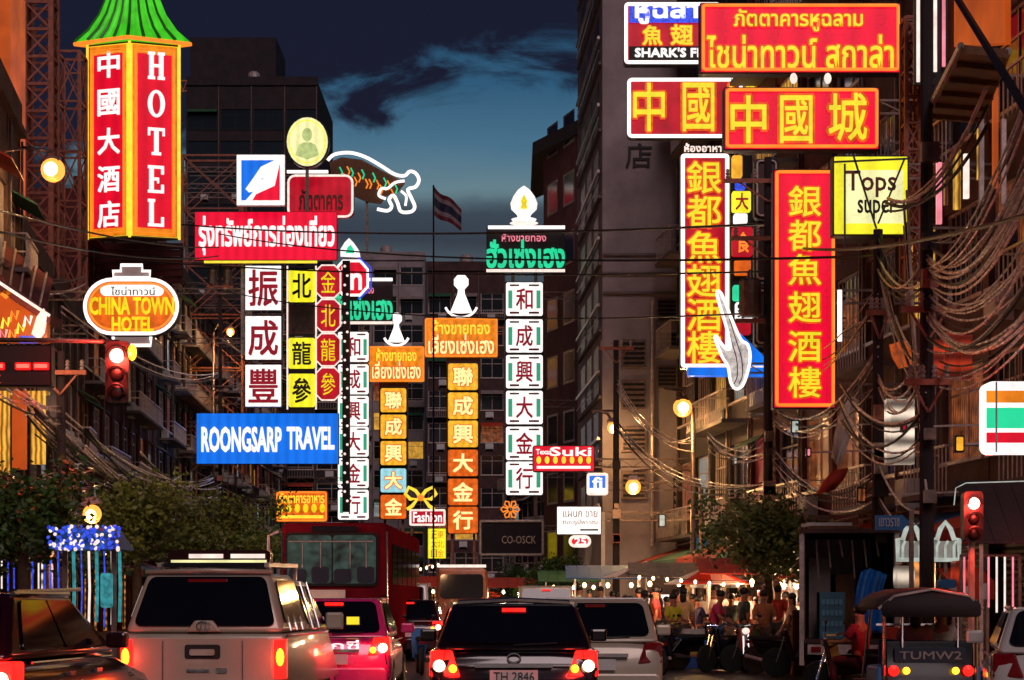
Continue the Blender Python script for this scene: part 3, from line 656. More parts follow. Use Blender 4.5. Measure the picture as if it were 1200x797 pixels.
# sheets, square emblem
r, og = sign('emblem_sign','square sign split blue and red by a white swoosh, in a white frame','sign',277,181,334,241,119,'f_white',casing='white',side=-1,armrows=[195,225])
def poly_px(pts, Y, y0, y1, name, mat, r, og):
    q = [W(x,y,Y) for x, y in pts]; return MB().prism([(p.x,p.z) for p in q], y0, y1).build(name, mat, r, og)
poly_px([(283,188),(322,188),(306,214),(288,235),(283,235)],119,118.93,118.97,'blue_field','f_blue',r,og)
poly_px([(328,192),(328,235),(296,235),(300,228),(322,218)],119,118.93,118.97,'red_field','f_redhot',r,og)
poly_px([(306,196),(327,186),(322,204),(304,211),(322,210),(316,220),(292,226),(288,222),(298,208)],119,118.86,118.92,'swoosh','t_white',r,og)
# white character signs, one under the other
for c, y0, y1, ds in (('振',311,364,'topmost'),('成',370,422,'middle'),('豐',427,477,'lowest')):
    r, og = sign('character_sign',f'white square sign with one red character, {ds} of the column of three','sign',287,y0,330,y1,118,'f_white',group='white signs with red characters',side=-1,armrows=[(y0+y1)/2])
    text_px(c,291,y0+5,326,y1-5,117.9,'t_redlit',r,og,'character',.03,.08)
# yellow tiles column
Yy = 124; og = W(353,480,Yy); r = empty('tile_column_sign','column of yellow tiles with dark characters next to the white signs','sign',og)
for c, y0, y1, fm in (('北',316,354,'f_yellow'),('京',358,392,'f_dark'),('龍',396,432,'f_yellow'),('參',438,477,'f_yellow')):
    tile(r, og, 338,y0,369,y1,Yy,fm,c,'t_dark')
MB().tube([(X(337,Yy),Yy-.1,Z(480,Yy)),(X(337,Yy),Yy-.1,Z(312,Yy))], .05).tube([(X(370.5,Yy),Yy-.1,Z(480,Yy)),(X(370.5,Yy),Yy-.1,Z(312,Yy))], .05).build('neon_border','n_white_soft',r,og)
truss(X(338,Yy), -20.3, Z(330,Yy), Yy+.4, .4, r, og); truss(X(338,Yy), -20.3, Z(465,Yy), Yy+.4, .4, r, og)
# red scalloped column
Yr = 130; og = W(385,470,Yr); r = empty('scalloped_neon_sign','column of four red octagons outlined in white neon dots','sign',og)
for i in range(4):
    cy = 330+40*i; pts = [(370,cy-12),(377,cy-19),(392,cy-19),(399,cy-12),(399,cy+12),(392,cy+19),(377,cy+19),(370,cy+12)]
    poly_px(pts,Yr,Yr,Yr+.3,'octagon','f_red2',r,og)
    MB().tube([W(x,y,Yr)+Vector((0,-.06,0)) for x, y in pts], .05, 6, True).build('neon_border','n_white_soft',r,og)
    text_px('金北龍參'[i],376,cy-13,393,cy+13,Yr-.05,'n_gold',r,og,'character',.0,.04)
truss(X(370,Yr), -20.4, Z(360,Yr), Yr+.3, .4, r, og)
# bulbs along a dotted neon strip
o = MB()
for i in range(26): o.ball(W(404+(i%2)*3, 312+i*11, 134), .09, n=6, m=4)
r = empty('bulb_strip','dotted strip of small white bulbs beside the red octagons','light strip',W(405,595,134)); og = W(405,595,134)
MB().box(X(401,134),X(410,134),134.1,134.3,Z(600,134),Z(305,134)).build('backing','black_metal',r,og); o.build('bulbs','n_white_soft',r,og)['kind']='stuff'
truss(X(401,134), -20.6, Z(350,134), 134.2, .4, r, og); truss(X(401,134), -20.6, Z(560,134), 134.2, .4, r, og)
# clock-like lit disc
Yd = 126; c = W(360,166,Yd); og = c-Vector((0,0,1.55)); r = empty('disc_lamp_sign','round glowing cream disc standing above the red signs','sign',og)
def disc(cx, cy, rx, ry, Y, y0, y1, name, mat, r, og, n=28):
    return poly_px([(cx+rx*math.cos(2*math.pi*i/n), cy-ry*math.sin(2*math.pi*i/n)) for i in range(n)],Y,y0,y1,name,mat,r,og)
disc(360,166,26,30,Yd,Yd+.1,Yd+.6,'casing','black_metal',r,og); disc(360,166,24,28.5,Yd,Yd,Yd+.09,'panel','f_cream',r,og)
disc(360,158,6,8,Yd,Yd-.05,Yd-.01,'portrait_head','disc_green',r,og,16); poly_px([(346,182),(350,170),(356,167),(364,167),(370,170),(374,182),(360,187)],Yd,Yd-.05,Yd-.01,'portrait_shoulders','disc_green',r,og)
MB().tube([W(360+21*math.cos(2*math.pi*i/30),166-25*math.sin(2*math.pi*i/30),Yd)+Vector((0,-.05,0)) for i in range(30)], .035, 6, True).build('ring','f_yellow',r,og)
MB().bar(W(360,196,Yd+.3),W(360,250,Yd+.3),.2).build('post','steel',r,og)
# octagonal cornered red sign
r, og = sign('restaurant_sign','dim red sign with white neon outline and cut corners under the glowing disc','sign',336,204,415,256,128,'f_red2',border='n_white_soft',br=.07,inset=2,corner=9,side=-1,armrows=[215])
text_px('ภัตตาคาร',350,222,402,246,127.9,'t_brown',r,og,'lettering',.04,.1)
MB().box(X(337,128),X(385,128),127.6,127.8,Z(204,128),Z(201,128)).build('tube_light','n_white',r,og)
# curled creature outlined in neon
Yg = 132; og = W(440,252,Yg); r = empty('creature_neon_sign','neon sign shaped like a curled sea creature with a white outline, against the sky','sign',og)
body = [(386,190),(400,184),(424,187),(446,199),(466,209),(474,214),(466,224),(452,229),(446,238),(430,236),(412,228),(398,214),(388,204)]
poly_px(body,Yg,Yg+.05,Yg+.4,'body_panel','wood',r,og)
MB().tube(smooth([W(x,y,Yg) for x, y in [(384,188),(392,181),(410,179),(428,184),(446,194),(462,204),(474,206),(480,201),(487,203),(491,211),(487,219),(478,222),(482,232),(486,242),(482,248),(470,248),(466,238),(461,229),(456,234),(459,242),(454,247),(442,245)]]), .11, 8).build('neon_outline','n_white',r,og)
MB().tube(smooth([W(x,y,Yg) for x, y in [(474,212),(463,214),(454,221),(447,221),(444,229),(452,233)]]), .09, 8).tube(smooth([W(x,y,Yg) for x, y in [(470,224),(476,230),(475,241)]]), .08, 8).build('neon_outline','n_white',r,og)
for i in range(16):
    px = 398+i*4.3; py = 196+6*math.sin(i*1.9)+i*1.4
    MB().tube([W(px,py,Yg),W(px+3,py+6,Yg),W(px+1,py+11,Yg)], .05, 5).build('neon_scale','n_orange' if i%3 else 'n_green',r,og)
truss(X(390,Yg), -20.8, Z(205,Yg), Yg+.3, .5, r, og)
MB().bar(W(430,236,Yg+.3), W(430,300,Yg+.3), .15).build('post','steel',r,og)
# round Thai sign with a flame lamp
Yt = 136; og = W(412,346,Yt); r = empty('octagon_neon_sign','red octagon sign with one white Thai word and a pointed lamp on top','sign',og)
oct_ = [(394,315),(402,306),(422,306),(431,316),(431,336),(422,346),(402,346),(394,336)]
poly_px(oct_,Yt,Yt,Yt+.4,'panel','f_red',r,og)
MB().tube([W(x,y,Yt)+Vector((0,-.06,0)) for x, y in oct_], .09, 6, True).build('neon_border','n_white',r,og)
MB().tube([W(x,y,Yt)+Vector((0,-.06,0)) for x, y in [(420,302),(435,314),(435,338),(420,351)]], .06, 6).build('neon_border','led_blue',r,og)
text_px('ไท',400,312,424,340,Yt-.05,'t_white',r,og,'lettering',.06,.06)
poly_px([(399,300),(399,292),(404,284),(409,279),(414,284),(421,294),(422,301)],Yt,Yt,Yt+.3,'flame_lamp','f_white',r,og)
poly_px([(405,297),(407,290),(411,287),(415,293),(415,297)],Yt,Yt-.05,Yt-.01,'flame_core','n_green',r,og)
truss(X(394,Yt), -20.8, Z(325,Yt), Yt+.3, .4, r, og)

def gold_shop(label, x0, x1, ty, th, Y, tiles, tx0, tx1, tmat, cm, kind, head=None, side=-1, xs=None):
    pass
# gold shop column signs ------------------------------------------------------
def bar_px(x0, y0, x1, y1, Y, name, mat, r, og, d=.15): return MB().box(X(x0,Y),X(x1,Y),Y-d,Y,Z(y1,Y),Z(y0,Y)).build(name,mat,r,og)
def lotus(px, py, s, Y, r, og):
    c = W(px, py, Y); k = s*Y/F
    MB().lathe(c, [(.05*k,0),(.55*k,.02*k),(.62*k,.12*k),(.3*k,.2*k),(.34*k,.34*k),(.62*k,.6*k),(.66*k,.9*k),(.52*k,1.25*k),(.3*k,1.55*k),(.04*k,1.75*k)], 18).build('bud_lamp','f_white',r,og,smooth=True)
    MB().lathe(c+Vector((0,-.66*k,.48*k)), [(.03*k,0),(.2*k,.05*k),(.12*k,.25*k),(.17*k,.4*k),(.06*k,.62*k),(.01*k,.72*k)], 10).build('figure','n_gold',r,og)
    MB().lathe(c-Vector((0,0,.14*k)), [(.5*k,0),(.7*k,.07*k),(.5*k,.13*k)], 18).build('bud_base','n_white_soft',r,og)
def hua(Y, hx0, hx1, hy, x0, x1, tops, h, label, side, bud):
    og = W((x0+x1)/2, tops[-1]+h, Y); r = empty('gold_shop_sign', label, 'sign', og)
    MB().box(X(hx0,Y),X(hx1,Y),Y+.05,Y+.4,Z(hy+53,Y),Z(hy,Y)).build('head_casing','plaster_dark',r,og)
    bar_px(hx0+2,hy-1,hx1,hy+2.5,Y,'tube_light','n_white',r,og); bar_px(hx0,hy+50,hx1,hy+53,Y,'tube_light','n_white_soft',r,og)
    text_px('ห้างขายทอง',hx0+18,hy+7,hx1-22,hy+17,Y-.02,'n_pink',r,og,'lettering',.02,.06)
    text_px('ฮั่วเซ่งเฮง',hx0,hy+15,hx1,hy+48,Y-.02,'n_green',r,og,'lettering',.05,.12)
    for c, t in zip('和成興大金行', tops): tile(r, og, x0, t, x1, t+h, Y, 'f_white', c, 't_redlit', 'gold')
    MB().box(X(x0+6,Y),X(x0+10,Y),Y+.4,Y+.6,0,Z(hy,Y)).box(X(x1-10,Y),X(x1-6,Y),Y+.4,Y+.6,0,Z(hy,Y)).build('posts','steel',r,og)
    if bud: lotus((hx0+hx1)/2-2, hy-6, 24, Y, r, og)
    rows = [tops[0]+10, tops[3]+10, tops[5]+10]
    for row in rows: truss(X(x0,Y) if side < 0 else X(x1,Y), (interp(BL,Y)-.3 if side < 0 else 4.2), Z(row,Y), Y+.4, .35, r, og)
    return r
hua(104, 570,662,266, 593,636, [331,374,416,458,500,541], 39, 'white tile gold shop tower sign under a green neon name and a bud lamp', 1, True)
hua(140, 389,460,327, 396,432, [389,427,464,500,537,574], 35, 'white tile gold shop tower sign partly hidden behind the dotted bulb strip', -1, False)

def lian(Y, hx0, hx1, hy0, hy1, x0, x1, tops, h, label, side, faces):
    og = W((x0+x1)/2, tops[-1]+h, Y); r = empty('gold_shop_sign', label, 'sign', og)
    a = W(hx0,hy1,Y); b = W(hx1,hy0,Y)
    MB().prism(rrect(a.x,a.z,b.x,b.z,.1), Y+.02, Y+.4).build('head_panel','f_orange',r,og)
    MB().tube([(p[0],Y-.04,p[1]) for p in rrect(a.x+.05,a.z+.05,b.x-.05,b.z-.05,.1)], .06, 6, True).build('neon_border','n_orange',r,og)
    m = (hy1-hy0)
    text_px('ห้างขายทอง',hx0+9,hy0+2,hx1-9,hy0+m*.42,Y-.02,'n_yellow',r,og,'lettering',.03,.08)
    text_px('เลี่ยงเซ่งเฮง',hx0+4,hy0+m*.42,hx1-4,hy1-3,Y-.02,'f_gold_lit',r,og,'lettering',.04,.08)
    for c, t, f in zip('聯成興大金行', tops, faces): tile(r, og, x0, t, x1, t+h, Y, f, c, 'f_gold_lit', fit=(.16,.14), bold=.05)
    MB().box(X(x0-2,Y),X(x1+2,Y),Y+.42,Y+.6,Z(tops[-1]+h,Y),Z(hy1,Y)).build('back_panel','f_dark',r,og)
    # pawn-shaped lamp on the head panel
    c = W((hx0+hx1)/2, hy0-1, Y); k = (hx1-hx0)*.5*Y/F
    MB().tube([c+Vector((math.cos(R(200+140*i/12))*k*.46, 0, k*.42+math.sin(R(200+140*i/12))*k*.42)) for i in range(13)], .09, 6).build('arc_tube','n_white',r,og)
    MB().lathe(c+Vector((0,0,.05*k)), [(.3*k,.1*k),(.22*k,.3*k),(.1*k,.6*k),(.09*k,.72*k),(.2*k,.84*k),(.2*k,1.0*k),(.1*k,1.12*k)], 14).build('lamp_figure','n_white',r,og,smooth=True)
    for row in (hy0+10, tops[2]+5):
        truss(a.x if side < 0 else b.x, interp(BL,Y)-.3 if side < 0 else 2.5, Z(row,Y), Y+.4, .5, r, og, 'rust')
    MB().box(X(x0+3,Y),X(x0+6,Y),Y+.6,Y+.8,0,Z(hy0,Y)).box(X(x1-6,Y),X(x1-3,Y),Y+.6,Y+.8,0,Z(hy0,Y)).build('posts','rust',r,og)
lian(158, 498,583,373,418, 525,560, [426,460,493,527,561,594], 31, 'taller orange gold shop tower sign with six tiles under a white lamp figure', 1, ['f_amber','f_amber','f_amber','f_orange2','f_orange2','f_orange2'])
lian(150, 432,497,406,447, 446,476, [455,486,517,549,580], 28, 'smaller orange gold shop tower sign with one pale blue tile, left of the taller one', -1, ['f_amber','f_amber','f_amber','f_cyan','f_orange2'])

# small signs of the middle distance -----------------------------------------
def bulb_sign(label, x0, y0, x1, y1, Y, side, face, m1, m2, txt, n, ls=None):
    r, og = sign('bulb_sign', label, 'sign', x0,y0,x1,y1,Y,face,border='n_orange' if face != 'f_red' else None,br=.05,inset=2,corner=3,side=side,armrows=[(y0+y1)/2])
    h = y1-y0
    text_px(txt,x0+(x1-x0)*(.28 if face == 'f_red' else .06),y0+h*.06,x1-4,y0+h*.40,Y-.03,m1,r,og,'lettering',.03,.06)
    if ls: text_px(ls,x0+4,y0+h*.14,x0+(x1-x0)*.33-2,y0+h*.34,Y-.03,m1,r,og,'lettering',.03,.06)
    for i in range(n):
        c = W(x0+(x1-x0)*(.1+.8*i/(n-1)), y0+h*.56, Y); MB().ball(c+Vector((0,-.1,0)), .04*h*Y/F*2.2, .08, .06*h*Y/F*2.4, 8, 6).build('bulb', m2, r, og)
    bar_px(x0+5,y0+h*.78,x1-5,y0+h*.88,Y-.05,'light_strip',m1,r,og,.05)
    return r
bulb_sign('orange bulb-lined sign just above the bus roof',323,575,384,612,112,-1,'f_orange2','n_yellow','n_gold','ภัตตาคารอาหาร',6)
bulb_sign('red sign with white script and a row of seven bulbs right of the white tiles',624,522,697,553,72,1,'f_red','t_white','n_yellow','Suki',7,'Texas')
r, og = sign('white_signboard','plain white lit signboard on a post right of the street centre','sign',652,593,705,627,71,'f_white',side=1,armrows=[600])
text_px('แผนก ขาย',660,599,700,606,70.95,'plaster_grey',r,og,'lettering',.0,.02); text_px('ทองรูปพรรณ',660,609,700,616,70.95,'plaster_grey',r,og,'lettering',.0,.02); bar_px(680,620,701,622,70.98,'rule','t_dark',r,og,.02)
MB().bar((X(707,71),71.2,.0),(X(707,71),71.2,Z(600,71)),.13).build('post','white',r,og)
r, og = sign('small_round_sign','little red and white sign hanging under the white signboard','sign',667,628,692,641,71,'f_red',corner=6,border='n_white_soft',br=.05,inset=1)
text_px('25',673,630,687,639,70.95,'t_white',r,og,'lettering',.05,.03); MB().bar(W(680,627,71.2),W(680,628.5,71.2),.08).build('hanger','steel',r,og)
r, og = sign('blue_square_sign','small blue and white square sign right of the red bulb sign','sign',688,555,712,580,73,'f_blue',border='n_white_soft',br=.05,inset=1,side=1,armrows=[565])
bar_px(690,572,710,578,72.98,'white_band','t_white',r,og,.02); text_px('fi',694,559,706,572,72.95,'t_white',r,og,'lettering',.05,.03)
r, og = sign('dark_signboard','dark framed signboard with faint letters above the centre car','sign',563,611,636,650,100,'plaster_dark',border='steel_light',br=.07,inset=0,side=1,armrows=[616])
text_px('CO-OSCK',588,628,628,637,99.95,'steel_light',r,og,'lettering',.0,.03)
c = W(598,597,100); r = empty('flower_lamp','small orange flower shaped neon above the dark signboard','neon sign',c-Vector((0,0,.55))); og = c-Vector((0,0,.55))
for i in range(6):
    t = math.pi*i/3; MB().tube([c+Vector((math.cos(t+s)*q*.42,0,math.sin(t+s)*q*.42)) for q, s in ((.25,-.3),(.9,-.35),(1.1,0),(.9,.35),(.25,.3))], .04, 5).build('petal','n_orange',r,og)
MB().bar(c+Vector((0,.05,0)),W(598,612,100.05),.06).build('stem','steel',r,og)
r, og = sign('script_sign','small white edged red sign with white script below the yellow emblem','sign',480,597,522,616,118,'f_red2',border='n_white_soft',br=.06,inset=1,side=None)
text_px('Fashion',484,600,518,612,117.95,'t_white',r,og,'lettering',.04,.05); MB().bar((X(482,118),118.3,.1),(X(482,118),118.3,Z(600,118)),.12).build('post','steel',r,og)
r, og = sign('pixel_sign','narrow yellow sign with red marks under the small script sign','sign',501,619,523,655,118.6,'f_yellow')
for i in range(3):
    text_px('正大目'[i],505,622+i*11,512,631+i*11,118.5,'t_redlit',r,og,'character',.0,.03); text_px('東北金'[i],513,622+i*11,520,631+i*11,118.5,'f_orange2',r,og,'character',.0,.03)
MB().bar((X(512,118.8),118.8,.1),(X(512,118.8),118.8,Z(655,118.8)),.12).build('post','steel',r,og)
c = W(493,583,118); og = W(493,597,118); r = empty('bow_emblem','yellow bow shaped neon emblem standing on the small script sign','neon sign',og)
for sx_ in (-1,1):
    MB().tube([c+Vector((sx_*x*.05*118/60, 0, z*.05*118/60)) for x, z in ((0,0),(3,4),(7,6),(9,2),(6,-1),(2,-1),(5,-5),(8,-7))], .1, 6).build('neon_tube','n_yellow',r,og)
MB().ball(c,.22,.15,.22,8,6).build('knot','n_orange',r,og); MB().bar(c, og+Vector((0,0,-.1)), .06).build('stem','steel',r,og)
r, og = sign('small_lit_sign','tiny orange sign beside the right edge of the bus','sign',458,629,476,638,100,'f_orange'); MB().bar(W(470,638,100.2),(X(470,100.2),100.2,.1),.1).build('post','steel',r,og)
# flag on its pole
Yf = 110; fp = W(508,700,Yf); r = empty('flag','dark striped flag on a tall pole against the sky','flag',(X(508,Yf),Yf,0)); og = Vector((X(508,Yf),Yf,0))
MB().tube([(X(508,Yf),Yf,0),(X(508,Yf),Yf,Z(217,Yf))], .05, 8).build('pole','black_metal',r,og)
nu, nv = 14, 5
for k, (mt, v0, v1) in enumerate((('flag_red',0,.17),('flag_white',.17,.34),('flag_blue',.34,.66),('flag_white',.66,.83),('flag_red',.83,1))):
    solid('flag_red','#5a1420'); solid('flag_white','#7c6c72'); solid('flag_blue','#1c1c38')
    m = MB(); vs = []; fs = []
    for i in range(nu+1):
        for j in (0,1):
            v = v0+(v1-v0)*j; u = i/nu
            vs.append((X(508,Yf)+.05+u*1.45, Yf+.16*math.sin(u*9+v), Z(219,Yf)-v*1.5-u*(1.15-.3*v)-.08*math.sin(u*7)))
    for i in range(nu): fs.append((2*i,2*i+1,2*i+3,2*i+2))
    n0 = len(vs); vs += [(x,y+.012,z) for x,y,z in vs]; fs += [tuple(q+n0 for q in reversed(f)) for f in fs]
    m.add(vs, fs).build('stripe', mt, r, og)

# ------------------------------------------------------------ right signs
def vert_sign(label, x0, y0, x1, y1, Y, face, chars, cx0, cx1, tops, h, cm, border, br, inset, group=None, rows=None):
    r, og = sign('banner_sign', label, 'sign', x0,y0,x1,y1,Y,face,group=group,border=border,br=br,inset=inset,corner=2,side=1,armrows=rows or [y0+30,(y0+y1)/2,y1-30])
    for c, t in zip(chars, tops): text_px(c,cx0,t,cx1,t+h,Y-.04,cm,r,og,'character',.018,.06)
    return r, og
# a: blue/red sign behind
r, og = sign('shark_fin_sign','blue and red lightbox with white neon edge in three languages, top of the right signs','sign',731,3,845,76,62,'f_red2',border='n_white',br=.055,inset=2.5,corner=3,side=1,armrows=[15,65])
p0, p1 = W(737,27,62), W(838,8,62); MB().box(p0.x,p1.x,61.93,61.98,p0.z,p1.z).build('blue_field','face_dummy' if 'face_dummy' in M else 'led_blue',r,og)
p0, p1 = W(737,71,62), W(838,55,62); MB().box(p0.x,p1.x,61.93,61.98,p0.z,p1.z).build('dark_field','t_dark',r,og)
text_px('หูฉลาม',744,5,840,28,61.9,'t_white',r,og,'lettering',.05,.06)
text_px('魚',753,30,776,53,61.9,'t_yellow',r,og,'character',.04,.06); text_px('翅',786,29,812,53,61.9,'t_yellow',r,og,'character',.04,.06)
text_px("SHARK'S FIN",744,56,832,67,61.9,'t_white',r,og,'lettering',.05,.06)
# c
r, og = sign('restaurant_sign','red lightbox with white neon edge and yellow characters, half hidden by the brighter red one','sign',735,92,870,162,61,'f_red2',border='n_white',br=.055,inset=2,corner=4,side=1,armrows=[110,150])
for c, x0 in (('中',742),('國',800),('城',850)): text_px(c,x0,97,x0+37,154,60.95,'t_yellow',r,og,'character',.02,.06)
# small word above e and e itself
r, og = vert_sign('tall red banner edged in white neon, carrying six yellow characters',797,180,855,432,60,'f_red2','銀都魚翅酒樓',805,845,[189,229,271,310,350,388],38,'t_yellow','n_white',.06,3)
text_px('ห้องอาหาร',802,168,852,178,59.9,'n_white_soft',r,og,'lettering',.03,.06)
MB().bar(W(805,181,60.2),W(805,168,60.2),.04).bar(W(849,181,60.2),W(849,168,60.2),.04).build('hanger','steel',r,og)
# b
r, og = sign('restaurant_sign','wide bright red sign with two lines of yellow Thai letters, top right','sign',820,3,1056,86,44,'f_redhot',border='n_orange',br=.035,inset=4,side=1,armrows=[20,75])
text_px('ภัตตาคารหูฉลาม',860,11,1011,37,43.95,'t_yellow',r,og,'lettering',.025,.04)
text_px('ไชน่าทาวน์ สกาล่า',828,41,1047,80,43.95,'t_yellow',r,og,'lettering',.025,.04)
# d
r, og = sign('restaurant_sign','bright red sign with three big yellow characters and an orange edge','sign',848,102,1031,176,43.5,'f_redhot',border='n_orange',br=.035,inset=4,side=1,armrows=[115,165])
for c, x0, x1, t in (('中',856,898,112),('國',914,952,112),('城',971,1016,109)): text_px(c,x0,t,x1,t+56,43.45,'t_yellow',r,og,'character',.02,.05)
for sx_ in (930,970): MB().ball(W(sx_,92,43.7),.08,.06,.12,8,6).build('spot_lamp','n_white_soft',r,og)
# f
r, og = vert_sign('bright red vertical sign with orange edge and six yellow characters, nearest of the banners',906,198,980,479,44,'f_redhot','銀都魚翅酒樓',924,962,[218,258,298,342,388,430],36,'t_yellow','n_orange',.035,4)
MB().tube([W(984,340,44),W(984,400,44)],.05,6).build('tube_light','n_white',r,og)
# supermarket lightbox
r, og = sign('supermarket_sign','yellow and white lightbox with thin dark bracing in front, right of the red signs','sign',976,182,1065,276,40,'f_yellow',side=1,armrows=[190,265])
p0, p1 = W(990,262,40), W(1058,200,40); MB().box(p0.x,p1.x,39.95,39.98,p0.z,p1.z).build('pale_field','f_cream',r,og)
text_px('Tops',991,200,1050,231,39.9,'t_brown',r,og,'lettering',.02,.03); text_px('super',1005,234,1050,257,39.9,'t_dark',r,og,'lettering',.02,.03)
for a, b in (((1000,182),(1027,268)),((1060,186),(1029,262)),((976,190),(1065,186)),((990,192),(990,290))): MB().bar(W(*a,39.8),W(*b,39.8),.035).build('brace','cable',r,og)
# dark rounded neon frames behind
for i, (y0, y1) in enumerate(((186,256),(262,330),(338,405))):
    r, og = sign('unlit_frame_sign',f'dark brown panel with a rounded unlit tube frame, {["topmost","middle","lowest"][i]} of three between the red banners','sign',884,y0,912,y1,52,'f_dark',border='steel_light',br=.03,inset=3,corner=5,side=1,armrows=[(y0+y1)/2],group='unlit rounded panels')
# colourful strip between banners
Yc = 58; og = W(871,400,Yc); r = empty('menu_light_column','narrow column of small coloured light panels between the two red banners','sign',og)
for x0,y0,x1,y1,mt in ((858,182,870,208,'f_amber'),(862,210,874,222,'led_blue'),(858,224,880,248,'f_yellow'),(860,250,876,262,'f_white'),(858,266,882,300,'f_red2'),(861,304,880,322,'f_orange2'),(859,334,874,352,'n_green'),(862,354,882,374,'f_white'),(862,376,880,392,'f_red2')):
    a = W(x0,y1,Yc); b = W(x1,y0,Yc); MB().prism(rrect(a.x,a.z,b.x,b.z,.06), Yc, Yc+.2).build('light_panel',mt,r,og)
text_px('大',862,226,877,246,Yc-.03,'t_redlit',r,og,'character',.03,.03); text_px('食',863,272,879,296,Yc-.03,'n_orange',r,og,'character',.03,.03); text_px('家',864,355,880,373,Yc-.03,'t_dark',r,og,'character',.03,.03)
MB().box(X(857,Yc),X(884,Yc),Yc+.22,Yc+.34,Z(396,Yc),Z(180,Yc)).build('backing','black_metal',r,og); truss(X(884,Yc), 7.9, Z(300,Yc), Yc+.3, .25, r, og)
# blue base of the shark-fin banner with the white claw neon in front
Yq = 57; og = W(855,442,Yq); r = empty('blue_shelf_sign','thin blue shelf with a tilted blue triangle under the red banner','sign',og)
bar_px(805,433,907,442,Yq,'shelf','f_blue',r,og,.5); bar_px(805,431,907,432.5,Yq,'tube_light','n_white_soft',r,og,.52)
poly_px([(866,392),(905,430),(878,430)],Yq,Yq-.3,Yq-.1,'blue_wedge','f_blue',r,og); truss(X(907,Yq), 7.9, Z(434,Yq), Yq, .25, r, og)
Yq = 55; og = W(866,456,Yq); r = empty('claw_neon_sign','white neon claw or guitar shape hanging over the foot of a red banner','neon sign',og)
claw = [(840,346),(845,344),(858,376),(868,398),(876,404),(879,418),(876,436),(870,452),(862,456),(856,448),(853,430),(846,418),(838,398),(839,394),(846,404),(853,410),(856,404),(850,380)]
poly_px(claw,Yq,Yq,Yq+.2,'face','claw_face',r,og)
MB().tube(smooth([W(x,y,Yq)+Vector((0,-.04,0)) for x, y in claw],3,True), .04, 6, True).build('neon_outline','n_white',r,og)
for q in (-3,3): MB().tube(smooth([W(x+q,y,Yq-.05) for x, y in ((852,374),(860,400),(866,420),(867,440),(863,450))]),.016,5).build('string_line','steel',r,og)
truss(X(876,Yq), 8.1, Z(425,Yq), Yq+.2, .25, r, og)
# convenience store lightbox with stripes
Ys = 26; og = W(1190,532,Ys); r = empty('convenience_store_sign','striped orange, green and red lightbox cut by the right edge of the picture','sign',og)
MB().prism(rrect(X(1155,Ys),Z(531,Ys),X(1330,Ys),Z(447,Ys),.09),Ys,Ys+.35).build('panel','f_white',r,og)
for y0, y1, mt in ((458,472,'f_orange'),(478,502,'n_green'),(507,519,'f_red')): MB().box(X(1155.5,Ys)+.003,X(1328,Ys),Ys-.02,Ys-.004,Z(y1,Ys),Z(y0,Ys)).build('stripe',mt,r,og)
MB().box(X(1166,Ys),X(1168,Ys),Ys-.035,Ys-.022,Z(530,Ys),Z(448,Ys)).build('seam','white',r,og)
MB().bar((8.0,Ys+.3,Z(445,Ys)),(12,Ys+.3,Z(445,Ys)),.08).bar((8.0,Ys+.3,Z(445,Ys)-.0),(8.0,Ys+.3,Z(440,Ys)),.06).build('bracket','steel',r,og)
# blue billboard low in the middle right
r, og = sign('blue_billboard','faded blue billboard above the market awning in front of the tower','sign',815,629,862,661,68,'tarp_blue',side=None)
text_px('ทอง',832,632,856,646,67.93,'white',r,og,'lettering',.02,.04); text_px('ซื้อขาย',826,648,858,659,67.93,'white',r,og,'lettering',.0,.04)
MB().bar((X(820,68.2),68.2,.12),(X(820,68.2),68.2,Z(630,68)),.12).bar((X(857,68.2),68.2,.12),(X(857,68.2),68.2,Z(630,68)),.12).build('posts','steel',r,og)
# white neon pavilion shapes + blue arrow sign
for i, (x0, lb) in enumerate(((1052,'white neon outline of a small pavilion, left of the two beside the utility pole'),(1092,'white neon outline of a small pavilion, right of the utility pole'))):
    Yp = 36; og = W(x0+18,656,Yp); r = empty('pavilion_neon_sign', lb, 'neon sign', og); k = [(0,44),(0,20),(6,20),(10,8),(16,0),(22,8),(26,20),(32,20),(32,44)]
    MB().tube([W(x0+a,612+b,Yp) for a, b in k], .045, 6, True).build('neon_outline','neon_dim',r,og)
    MB().prism([(W(x0+a,612+b,Yp).x, W(x0+a,612+b,Yp).z) for a, b in [(2,43),(2,22),(30,22),(30,43)]][::-1], Yp+.08, Yp+.12).build('backing','white',r,og)
    for q in (6,16,26): MB().tube([W(x0+q,654,Yp),W(x0+q,640,Yp),W(x0+q+3,634,Yp)], .025, 5).build('neon_detail','neon_dim',r,og)
    MB().bar(W(x0+16,656,Yp+.1),(W(x0+16,656,Yp).x,Yp+.1,.12),.06).build('post','steel',r,og)
Yp = 34; og = W(1045,621,Yp); r = empty('arrow_street_sign','small blue street name sign shaped like an arrow','sign',og)
poly_px([(1026,604),(1058,604),(1066,612),(1058,621),(1026,621)],Yp,Yp,Yp+.05,'blade','awning_blue',r,og); text_px('เยาวราช',1030,607,1054,617,Yp-.02,'white',r,og,'lettering',.0,.02)
MB().bar((X(1068,Yp+.1),Yp+.1,.12),(X(1068,Yp+.1),Yp+.1,Z(598,Yp)),.07).bar(W(1060,612,Yp+.06),W(1069,612,Yp+.06),.05).build('post','steel',r,og)
